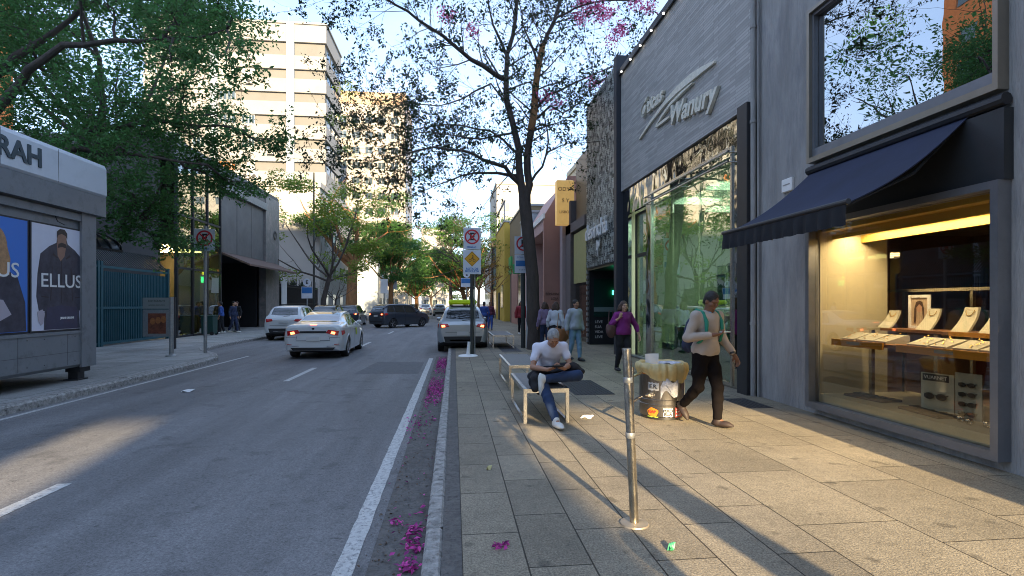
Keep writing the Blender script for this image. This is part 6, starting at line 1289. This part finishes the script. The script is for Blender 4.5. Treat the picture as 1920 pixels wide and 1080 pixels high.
def person(name_label, root, rz, J, skin, hair, top, bottom, shoe, res=.012, sleeve=1., hairlen=0, female=False, skirt=False, S_=1., detail=True, group=None, cuffs=None, hat=False, topext=0, toplen=.0, collar=None, belly=0):
    t = thing('person', name_label, 'person', root, rz, group); J = {k: V3(*v) for k, v in J.items()}
    pts = np.array([v for k, v in J.items() if k[:2] not in ('hn', 'sn', 'cu', 'lo') and k not in ('hdl', 'hdr')]); lo = pts.min(0)-.22; hi = pts.max(0)+.24; lo[2] = min(lo[2], pts[:, 2].min()-.10)
    pel, ch, nk, hd = J['pel'], J['ch'], J['nk'], J['hd']; up = unit(ch-pel); xs = unit(J['sl']-J['sr']); xs = unit(xs-up*(xs@up)); fw = np.cross(xs, up)*-1
    # local axes: x to his left, -y forward => forward = cross(up, x)
    fw = np.cross(up, xs)*-1; A = np.stack([xs, fw, up]); xp = unit(J['hl']-J['hr']); Ap = np.stack([xp, unit(np.cross(xp, [0, 0, 1])), [0, 0, 1]])
    wst = pel*.45+ch*.55; sc = .93 if female else 1.
    def torso(B, e, k=.05):
        B.ell(pel+up*.02, (.165*sc+e+(.01 if female else 0), .115+e, .13+e), A, k); B.ell(wst, ((.125 if female else .142)+e+belly*.3, .105+e+belly, .15+e), A, k); B.ell(ch+up*.05, (.160*sc+e, .112+e+(.012 if female else 0), .17+e), A, k)
        for s in ('sl', 'sr'): B.cone(ch+up*.12, J[s]-up*.005, .075*sc+e, .056*sc+e, k)
    hf = unit(J.get('look', hd+fw)-hd); hu = unit(hd-nk+unit(J.get('look', hd+fw)-hd)*0); hu = unit(hu-hf*(hu@hf)); hx = np.cross(hf, hu); H = np.stack([hx, hf, hu])
    def HP(x, y, z): return hd+hx*x+hf*y+hu*z
    B = SDF(lo, hi, res); torso(B, -.012)
    for s in 'lr':
        sh, el, wr_ = J['s'+s], J['e'+s], J['w'+s]; B.chain([sh, sh*.5+el*.5, el], [.050*sc, .043*sc, .036*sc], .02); B.chain([el, el*.6+wr_*.4, wr_], [.036*sc, .036*sc, .024*sc], .015)
        hp, kn, an = J['h'+s], J['k'+s], J['a'+s]; B.chain([hp, hp*.5+kn*.5, kn], [.085, .072, .054], .03); B.chain([kn, kn*.65+an*.35, an], [.052, .052, .036], .02)
        tt = J['t'+s]; B.cone(an, an*.55+tt*.45, .034, .024, .02)
        hd_ = J.get('hd'+s, unit(wr_-el)); hn = J.get('hn'+s, -xs if s == 'l' else xs); hand(B, wr_, hd_, hn, (1 if s == 'l' else -1), s=.95*sc, curl=J.get('cu'+s, V3(.35))[0], k=.007 if res < .01 else .004)
    B.chain([ch+up*.16, nk, hd-hu*.05], [.065, .056*sc, .056*sc], .03)
    B.ell(HP(0, -.008, .035), (.074, .093, .088), H, .02); B.ell(HP(0, .022, -.045), (.056, .064, .072), H, .03); B.ell(HP(0, .045, -.098), (.026, .026, .020), H, .02)
    B.cone(HP(0, .085, .015), HP(0, .106, -.022), .008, .0125, .010); B.ell(HP(0, .078, .03), (.05, .02, .010), H, .015)
    for s in (-1, 1):
        B.ell(HP(s*.031, .094, .010), (.016, .012, .010), H, .010, sub=True); B.ell(HP(s*.073, -.004, -.008), (.010, .020, .030), H, .008); B.ell(HP(s*.04, .06, -.02), (.025, .025, .02), H, .02)
    B.ell(HP(0, .083, -.058), (.024, .010, .009), H, .008)
    eyes = [HP(s*.031, .088, .010) for s in (-1, 1)]; lip = HP(0, .09, -.058)
    def mi(c):
        r = np.zeros(len(c), int)
        for e in eyes: r[np.linalg.norm((c-e)@H.T/np.array([.012, .02, .005]), axis=1) < 1] = 1
        r[np.linalg.norm((c-lip)@H.T/np.array([.024, .02, .009]), axis=1) < 1] = 2
        return r
    B.mesh('body', [SKIN[skin], EYE, LIP], t, mi)
    # hair
    hr = SDF(hd-.2-np.array([0, 0, hairlen]), hd+.2, max(res*.8, .006)); hr.ell(HP(0, -.016, .042), (.081, .098, .091), H, .02); hr.ell(HP(0, -.05, -.02), (.072, .06, .07), H, .03)
    if hairlen: 
        for s in (-1, 0, 1): hr.chain([HP(s*.05, -.06, 0), HP(s*.065, -.07, -.08)+V3(0, 0, 0), hd+hx*s*.06-hf*.06+V3(0, 0, -hairlen)], [.055, .05, .025], .03)
        for s in (-1, 1): hr.chain([HP(s*.072, .0, .03), HP(s*.078, .0, -.06), hd+hx*s*.075-hf*.01+V3(0, 0, -hairlen*.7)], [.022, .03, .02], .03)
    hr.ell(HP(0, .085, -.028), (.066, .075, .082), H, .015, sub=True)
    if not hairlen:
        for s in (-1, 1): hr.ell(HP(s*.085, .01, -.02), (.03, .03, .04), H, .01, sub=True)
        hr.cone(HP(-.1, -.02, -.10), HP(.1, -.02, -.10), .055, .055, .02, sub=True)
    hr.wrinkle(.0018, 90); hr.mesh('hair', HAIR[hair], t)
    # trousers or skirt
    Q = SDF(lo, hi, res); Q.ell(pel-up*.0, (.172*sc+(.01 if female else 0), .124, .115), A, .03)
    for s in 'lr':
        hp, kn, an = J['h'+s], J['k'+s], J['a'+s]; f = 1.0 if not female else .92; Q.chain([hp, hp*.5+kn*.5, kn], [.104*f, .090*f, .072*f], .035)
        ae = an+unit(kn-an)*.03; Q.chain([kn, kn*.6+ae*.4, ae], [.072*f, .068*f, .054*f], .02)
    if skirt: Q.chain([pel, (J['kl']+J['kr'])/2+V3(0, 0, .08)], [.15, .17], .06)
    Q.wrinkle(.0035, 38, .5); Q.mesh('skirt' if skirt else 'trousers', bottom, t)
    # top
    T = SDF(lo, hi, res); torso(T, .012+topext, .05); T.ell(pel+up*(.04-toplen), (.192*sc+topext, .142+topext, .15), A, .03); T.cut(pel-up*(.035+toplen), -up)
    for s in 'lr':
        sh, el, wr_ = J['s'+s], J['e'+s], J['w'+s]; T.cone(sh, sh*.5+el*.5 if sleeve > .5 else sh*.45+el*.55, .060*sc+topext, (.056 if sleeve > .5 else .060)*sc+topext, .03)
        if sleeve > .5: T.cone(sh*.5+el*.5, el, .056*sc+topext, .052*sc+topext, .02); e2 = el*(1-(sleeve-.5)*2)+wr_*(sleeve-.5)*2; e2 = el+(wr_-el)*min(.95, max(.1, (sleeve-.5)*2)); T.cone(el, e2, .055*sc+topext, .040*sc+topext, .02)
    T.cone(nk-up*.01, nk+hf*.02+up*.055, .052, .060, .012, sub=True)
    T.wrinkle(.004, 30); T.mesh('top', top, t)
    if collar is not None:
        c = SDF(nk-.15, nk+.15, .005); c.ell(nk-up*.005+fw*-.005, (.078, .078, .030), A, .01); c.cone(nk-up*.06, nk+up*.08, .056, .062, .008, sub=True); c.ell(nk+fw*.075-up*.0, (.016, .05, .05), A, .01, sub=True); c.mesh('collar', collar, t)
    # shoes
    for s in 'lr':
        an, tt, kn = J['a'+s], J['t'+s], J['k'+s]; d = unit(tt-an); sh = SDF(np.minimum(an, tt)-.24, np.maximum(an, tt)+.24, max(.007, res*.7)); dn = J.get('sn'+s, V3(0, 0, -1)); 
        dn = unit(dn); f = unit(tt-an-dn*((tt-an)@dn)); xx = np.cross(f, dn); heel = an+dn*.035-f*.03; toe = an+dn*.045+f*.155
        AA = np.stack([xx, f, -dn]); sh.ell(heel*.5+toe*.5+dn*.012, (.046, .145, .030), AA, .02); sh.ell(heel+f*.02-dn*.01, (.040, .055, .050), AA, .03); sh.ell(heel*.35+toe*.65-dn*.004, (.043, .075, .034), AA, .03); sh.cone(an-dn*.01, an+dn*.03, .044, .044, .02)
        sh.cut(an+dn*.082, dn); so_ = sh.mesh('shoe', shoe, t)
    return t
F = {k: mat('cloth_'+k, c, r_, bump=.25, bs=180, var=.08, vs=5) for k, (c, r_) in dict(polo=((.66, .66, .74), .85), denim=((.018, .040, .10), .9), black=((.012, .012, .015), .9), beige=((.40, .335, .28), .9), purple=((.20, .018, .16), .85), greysweat=((.34, .37, .42), .9), ljeans=((.16, .27, .38), .9), whitetop=((.50, .52, .56), .85), lilac=((.22, .16, .26), .9), redj=((.28, .02, .03), .7), blueshirt=((.03, .08, .30), .85), navy=((.02, .03, .07), .9), white=((.62, .62, .62), .8), sky=((.22, .42, .58), .8), maroon=((.12, .03, .06), .85)).items()}
SH = dict(white=mat('white_shoe', (.62, .62, .58), .5), brown=mat('brown_shoe', (.035, .022, .018), .6), black=mat('black_shoe', (.015, .015, .017), .5))
# seated man (root at the pelvis, facing the camera)
ox, oy = 1.30, 7.42
def off(**k): return {a: ((b[0]-ox, b[1]-oy, b[2]) if len(b) == 3 and a[:2] not in ('hd', 'hn', 'sn', 'cu') or a == 'hd' else b) for a, b in k.items()}
Js = off(pel=(1.30, 7.40, .585), ch=(1.315, 7.27, .84), nk=(1.325, 7.16, 1.005), hd=(1.325, 7.05, 1.095), look=(1.34, 6.72, .84), sl=(1.50, 7.23, .965), sr=(1.135, 7.22, .955), el=(1.565, 7.12, .73), er=(1.05, 7.10, .70), wl=(1.44, 6.88, .705), wr=(1.215, 6.88, .695),
         hl=(1.39, 7.38, .56), hr=(1.21, 7.38, .55), kl=(1.64, 6.98, .60), kr=(1.165, 6.93, .50), al=(1.17, 6.86, .575), ar=(1.27, 6.57, .095), tl=(1.09, 6.84, .45), tr=(1.31, 6.42, .03),
         hdl=(-.75, -.45, .25), hdr=(.75, -.45, .25), hnl=(-.2, .3, .95), hnr=(.2, .3, .95), cul=(.42,), cur=(.42,), snl=(-.92, -.1, .0))
sm = person('grey-haired seated man in a white polo and jeans looking down at his phone', (ox, oy, 0), 0, Js, 'tan', 'grey', F['polo'], F['denim'], SH['white'], res=.0075, sleeve=.4, collar=F['polo'], toplen=.02, belly=.012)
MB().bbox(-.004, .022, -.130, -.128, .0, .006, .001).build('chest_emblem', F['greysweat'], sm).location = (.08, 0, .86)
ph = thing('mobile_phone', 'dark phone held in both hands by the seated man', 'phone', (1.335, 6.80, .745), 0); b = MB(); b.bbox(-.072, .072, -.037, .037, -.004, .004, .003); b.build('phone_body', M['black'], ph); MB().box(-.066, .066, -.033, .033, .0042, .0046).build('screen', mat('phone_screen', (.03, .04, .06), .1, spec=1), ph); ph.rotation_euler = (radians(-28), 0, radians(3))
# jacket over his lap
j = thing('jacket', 'black jacket bunched across the lap of the seated man and hanging beside his knee', 'jacket', (1.3, 7.1, 0)); q = SDF((-.40, -.40, .28), (.48, .35, .95), .008)
q.ell((.0, .02, .66), (.20, .13, .05), k=.04); q.chain([(-.20, .0, .62), (-.24, -.16, .56), (-.245, -.22, .46), (-.20, -.20, .40)], [.06, .055, .05, .03], .03); q.chain([(.1, .02, .70), (.30, -.04, .70), (.42, -.06, .65)], [.055, .06, .035], .03)
q.chain([(-.16, .1, .60), (-.26, .0, .58), (-.27, -.05, .47)], [.06, .05, .03], .03); q.wrinkle(.007, 34, .3); q.mesh('cloth', F['black'], j)
# walking man
Jw = dict(pel=(0, 0, .95), ch=(0, -.03, 1.24), nk=(0, -.055, 1.455), hd=(0, -.10, 1.585), look=(-.03, -.5, 1.40), sl=(.185, -.03, 1.40), sr=(-.185, -.03, 1.40), el=(.265, -.02, 1.12), er=(-.29, .01, 1.13), wl=(.34, -.16, .90), wr=(-.11, -.235, 1.175),
          hl=(.085, 0, .90), hr=(-.085, 0, .90), kl=(.085, -.12, .50), kr=(-.10, .02, .50), al=(.075, -.13, .095), ar=(-.08, .31, .225), tl=(.14, -.29, .03), tr=(-.08, .29, .05),
          hdl=(.25, -.35, -.9), hdr=(.85, -.5, .10), hnl=(-.9, .0, -.3), hnr=(.1, .3, .95), cul=(.30,), cur=(.42,), snr=(0, .75, -.66))
wm = person('man in a beige sweater and dark trousers walking past the bin with a green-strapped backpack', (3.19, 6.50, 0), radians(20), Jw, 'brown', 'black', F['beige'], mat('charcoal_trousers', (.010, .008, .008), .95, bump=.25, bs=150, spec=.08), SH['brown'], res=.0075, sleeve=.92, collar=F['sky'], topext=.004, toplen=.0)
ph = thing('mobile_phone', 'phone held up by the walking man in the beige sweater', 'phone', (3.19, 6.50, 0), radians(20)); b = MB(); b.bbox(-.03, .10, -.315, -.245, 1.205, 1.213, .003); b.build('phone_body', M['white'], ph)
bp = thing('backpack', 'dark backpack with green shoulder straps worn by the walking man', 'backpack', (3.19, 6.50, 0), radians(20)); q = SDF((-.3, -.1, .75), (.3, .42, 1.6), .009)
q.ell((0, .20, 1.15), (.15, .085, .24), k=.03); q.ell((-.02, .27, 1.03), (.11, .05, .12), k=.03); q.wrinkle(.004, 30); q.mesh('pack', F['navy'], bp)
for s in (-1, 1): 
    b = MB(); b.tube([(s*.10, .14, 1.40), (s*.118, .03, 1.475), (s*.125, -.08, 1.44), (s*.128, -.145, 1.33), (s*.135, -.15, 1.20), (s*.165, -.09, 1.09), (s*.16, .08, 1.0)], [.026, .027, .027, .026, .022, .018, .014], 8)
    b.build('strap', mat('green_strap', (.01, .20, .13), .7) if s < 0 else bpy.data.materials['green_strap'], bp, smooth=True)
w_ = MB().lathe([(.034, -.012), (.040, -.012), (.040, .012), (.034, .012)], 16).build('wristwatch', M['black'], wm, smooth=True); w_.location = (.303, -.165, .925); w_.rotation_euler = (radians(-28), radians(8), 0)
def stand_pose(h=1.65, step=.12, la=(.05, -.05), ra=(.05, -.05), look=(0, -.5, 0)):
    k = h/1.72; J = dict(pel=(0, 0, .95), ch=(0, -.01, 1.22), nk=(0, -.02, 1.43), hd=(0, -.045, 1.575), look=(look[0], look[1], 1.575+look[2]), sl=(.165, 0, 1.37), sr=(-.165, 0, 1.37), el=(.215+la[0], .04+la[1]*.3, 1.10), er=(-.215-ra[0], .04+ra[1]*.3, 1.10), wl=(.235+la[0], la[1], .87), wr=(-.235-ra[0], ra[1], .87),
        hl=(.085, 0, .90), hr=(-.085, 0, .90), kl=(.085, -step*.7, .50), kr=(-.085, .02, .50), al=(.08, -step, .09), ar=(-.08, step*1.2, .12), tl=(.09, -step-.15, .03), tr=(-.09, step*1.2-.14, .04))
    return {a: tuple(x*k for x in b) for a, b in J.items()}
# woman in purple
J = stand_pose(1.63, .14, (.14, -.10)); J['er'] = (-.27, .02, 1.10); J['wr'] = (-.16, -.14, 1.24); J['hdr'] = (.3, -.2, .9); J['hnr'] = (.3, .9, 0)
person('woman in a purple top and black trousers walking towards the camera outside the optician', (3.78, 11.65, 0), radians(10), J, 'fair', 'brown', F['purple'], F['black'], SH['black'], res=.011, sleeve=.72, female=True, topext=.010, hairlen=.10, belly=.02)
bgm = mat('brown_leather', (.10, .05, .045), .5); 
def handbag(label, loc, r, m, rz=0):
    t = thing('handbag', label, 'handbag', loc, rz); q = SDF((-.3, -.2, -.3), (.3, .2, .3), .012); q.ell((0, 0, 0), r, k=.03); q.ell((0, 0, r[2]*.75), (r[0]*.7, r[1]*1.2, r[2]*.3), k=.02, sub=True); q.wrinkle(.004, 26); q.mesh('pouch', m, t)
    MB().tube([(-r[0]*.6, 0, r[2]*.5), (-r[0]*.35, .01, r[2]*2.2), (r[0]*.35, .01, r[2]*2.2), (r[0]*.6, 0, r[2]*.5)], .010, 6).build('strap', m, t, smooth=True); return t
handbag('dark brown shoulder bag at the side of the woman in purple', (3.50, 11.62, .98), (.14, .07, .19), bgm, radians(20))
# woman in grey sweatshirt and light jeans
J = stand_pose(1.68, .12, (.02, -.05), (.04, .02)); person('woman in a grey sweatshirt and light blue jeans walking past the lattice front', (3.26, 14.2, 0), radians(28), J, 'tan', 'black', F['greysweat'], F['ljeans'], SH['black'], res=.012, sleeve=.95, female=True, topext=.022, belly=.02, toplen=.03)
J = stand_pose(1.62, .08, (.04, -.04), (.04, .02)); person('woman with long dark hair in a white top and black skirt behind the seated man', (3.08, 16.0, 0), radians(150), J, 'tan', 'brown', F['whitetop'], F['black'], SH['black'], res=.013, sleeve=.9, female=True, hairlen=.30, skirt=True, topext=.01)
handbag('round tan leather bag carried beside the woman in the white top', (2.98, 14.6, .72), (.24, .10, .26), mat('tan_leather', (.30, .13, .05), .5), .3)
J = stand_pose(1.62, .10, (.03, -.06), (.04, -.04)); person('person in a lilac hooded top seen just right of the tree trunk', (2.98, 17.3, 0), radians(200), J, 'tan', 'brown', F['lilac'], F['navy'], SH['black'], res=.014, sleeve=.95, female=True, hairlen=.12, topext=.02)
J = stand_pose(1.70, .10, (.03, -.06), (.04, -.04)); person('person in a red jacket and dark leggings walking towards the camera left of the trunk', (3.31, 26.2, 0), radians(5), J, 'tan', 'brown', F['redj'], F['black'], SH['white'], res=.016, sleeve=.95, female=True, hairlen=.15, topext=.03, toplen=.06)
J = stand_pose(1.68, .10, (.03, -.06), (.04, -.04)); 
person('person in a blue shirt standing behind the taxi on the right pavement', (1.55, 27.5, 0), radians(180), J, 'tan', 'black', F['blueshirt'], F['navy'], SH['white'], res=.018, sleeve=.9)
person('distant person in a maroon top beside the blue shirt on the right pavement', (2.1, 31, 0), radians(0), J, 'tan', 'brown', F['maroon'], F['blueshirt'], SH['black'], res=.02, sleeve=.9, female=True)
# people by the cafe
person('person in a blue shirt and dark shorts outside the cafe glass', (-11.9, 28.9, 0), radians(-80), J, 'tan', 'black', F['blueshirt'], F['black'], SH['white'], res=.018, sleeve=.7)
J = stand_pose(1.70, .20, (.03, -.06), (.04, -.04)); person('person in dark clothes striding past the doorway of the retail block', (-11.7, 29.9, 0), radians(70), J, 'fair', 'black', F['navy'], F['navy'], SH['white'], res=.018, sleeve=.95)
person('taller person in black standing behind the striding person by the cafe', (-12.0, 31.2, 0), radians(-20), J, 'fair', 'brown', F['black'], F['black'], SH['black'], res=.02, sleeve=.95)
Jc = dict(pel=(0, 0, .55), ch=(0, -.05, .82), nk=(0, -.08, 1.02), hd=(0, -.11, 1.16), look=(0, -.6, 1.0), sl=(.17, -.04, .97), sr=(-.17, -.04, .97), el=(.23, -.12, .72), er=(-.23, -.12, .72), wl=(.12, -.34, .74), wr=(-.12, -.34, .74), hl=(.09, -.02, .53), hr=(-.09, -.02, .53), kl=(.11, -.42, .50), kr=(-.11, -.42, .50), al=(.11, -.42, .09), ar=(-.11, -.42, .09), tl=(.11, -.57, .03), tr=(-.11, -.57, .03))
person('seated customer in a dark top behind the cafe glass', (-13.2, 27.2, .0), radians(20), Jc, 'fair', 'brown', F['black'], F['navy'], SH['black'], res=.02, sleeve=.9)
M['orange_pl'] = mat('orange_fruit_crate', (.55, .15, .03), .5, var=.3, vs=12)
def stool(x, y, h, label, m):
    t = thing('stool', label, 'stool', (x, y, 0)); MB().lathe([(0, h), (.17, h), (.18, h-.02), (.16, h-.04), (0, h-.04)], 18).build('seat', m, t, smooth=True)
    for a in range(4): a = pi/4+a*pi/2; MB().tube([(.10*cos(a), .10*sin(a), h-.04), (.2*cos(a), .2*sin(a), 0)], .014, 6).build('leg', m, t)
    b = MB(); k = [(.16*cos(pi/4+a*pi/2), .16*sin(pi/4+a*pi/2), h*.3) for a in range(5)]; b.tube(k, .010, 5); b.build('foot_ring', m, t)
stool(-12.6, 32.6, .78, 'pale metal bar stool outside the dark doorway', M['galv'])
stool(-13.2, 27.25, .46, 'low stool under the seated cafe customer', M['black'])
t = thing('cafe_table', 'small round cafe table behind the glass with oranges on top', 'table', (-13.3, 26.6, 0)); MB().lathe([(0, .74), (.4, .74), (.4, .71), (0, .71)], 24).build('table_top', M['shelfdark'], t, smooth=True); MB().cyl((0, 0, .02), (0, 0, .71), .03).build('column', M['black'], t); MB().lathe([(0, .03), (.25, .02), (.25, 0)], 20).build('foot', M['black'], t)
t = thing('fruit_crate', 'crate of oranges standing on the cafe table', 'crate', (-13.3, 26.6, .745)); MB().bbox(-.25, .25, -.16, .16, 0, .16, .01).build('crate', M['orange_pl'], t); b = MB(); r = random.Random(1)
for i in range(18): b.lathe([(0, -.04), (.028, -.028), (.04, 0), (.028, .028), (0, .04)], 8, (r.uniform(-.2, .2), r.uniform(-.12, .12), .18+r.uniform(0, .04)))
b.build('oranges', M['orange_pl'], t, smooth=True)
t = thing('wheeled_bin', 'dark green wheeled bin on the pavement in front of the cafe glass', 'bin', (-12.0, 27.8, 0), radians(-90)); MB().prism([(-.24, .08), (.24, .08), (.29, .92), (-.29, .92)], 'y', -.27, .27).build('tub', mat('dark_green_plastic', (.01, .05, .045), .5), t); MB().bbox(-.31, .31, -.30, .30, .92, .99, .02).build('lid', bpy.data.materials['dark_green_plastic'], t)
for s in (-1, 1): MB().cyl((s*.22, .22, .09), (s*.27, .22, .09), .09, n=16).build('wheel', M['rubber'], t)
# ---- fallen petals ----
pm = leafmat('magenta_petals', (.50, .055, .30), .2, isl=.6, var=.5, vs=14); P = []
NR2 = np.random.default_rng(3)
for (x0, x1, y0, y1, n) in [(-.50, -.22, 8.5, 12.5, 700), (-.46, -.2, 12.5, 17, 700), (-.70, -.3, 6.6, 8.6, 60), (-.34, -.22, 3.2, 4.6, 40), (-.6, -.24, 3.0, 8, 20), (-.3, 2.2, 17.2, 19, 60)]:
    P.append(np.stack([NR2.uniform(x0, x1, n)**1, NR2.triangular(y0, (y0+y1)/2, y1, n), np.full(n, Z+.012)+NR2.uniform(0, .03, n)], 1))
for (x, y, n) in [(-.30, 4.0, 40), (-.28, 3.72, 26), (-.29, 3.45, 46), (-.33, 3.22, 12), (-.44, 4.15, 16), (-.50, 3.05, 9), (-.30, 2.95, 6)]:
    P.append(np.stack([NR2.normal(x, .028, n), NR2.normal(y, .05, n), np.full(n, Z+.012)+NR2.uniform(0, .035, n)], 1))
o = leaves('fallen_petals', np.concatenate(P), .05, pm, None, flat=.75); tag(o, 'magenta petals lying in the gutter along the right kerb', 'petals', None, 'stuff')
o = leaves('blossom', NR2.normal(size=(26, 3))*np.array([.02, .015, .004])+np.array([.30, 3.4, .012]), .045, pm, None, flat=.7); tag(o, 'single pink fallen blossom on the pavement slabs near the kerb', 'blossom')
# leaf litter and grit along the gutter
P = np.stack([NR2.uniform(-.60, -.20, 700), NR2.uniform(2.5, 17, 700), np.full(700, Z+.012)], 1); o = leaves('leaf_litter', P, .028, leafmat('dry_leaves', (.10, .06, .035), .1), None, flat=.8); tag(o, 'small dry leaves and grit in the gutter by the right kerb', 'leaf litter', None, 'stuff')
# ---- unseen things added behind the camera to shade the street ----
J = stand_pose(1.70, .10, (.03, -.06), (.04, -.04)); person('person walking behind the camera whose shadow falls on the pavement', (1.95, -1.3, 0), radians(175), J, 'tan', 'black', F['navy'], F['navy'], SH['black'], res=.025, sleeve=.9)  # unseen figure added for its rounded shadow on the slabs
t = thing('shade_blocker', 'tall apartment building with two high archways closing the street behind the camera', 'building', (0, -35, 0)); b = MB()  # added sun blocker; openings cut to let the sun patches through
for (x0, x1) in ((-60, 1.6), (2.75, 7.08), (11.7, 60)): b.box(x0, x1, -35, -33, -.1, 14.9)
b.box(-60, 60, -35, -33, 14.9, 38); rel(b.build('wall', M['palegrey'], t), t); rel(MB().box(-60.1, 60.1, -35.1, -32.9, 38, 38.4).build('parapet', M['offwhite'], t), t)
for i in range(12):
    for k in range(6): rel(MB().box(-30+5*i, -28.2+5*i, -33, -32.96, 17+3.3*k, 18.5+3.3*k).build('window', M['glassfar'], t), t)
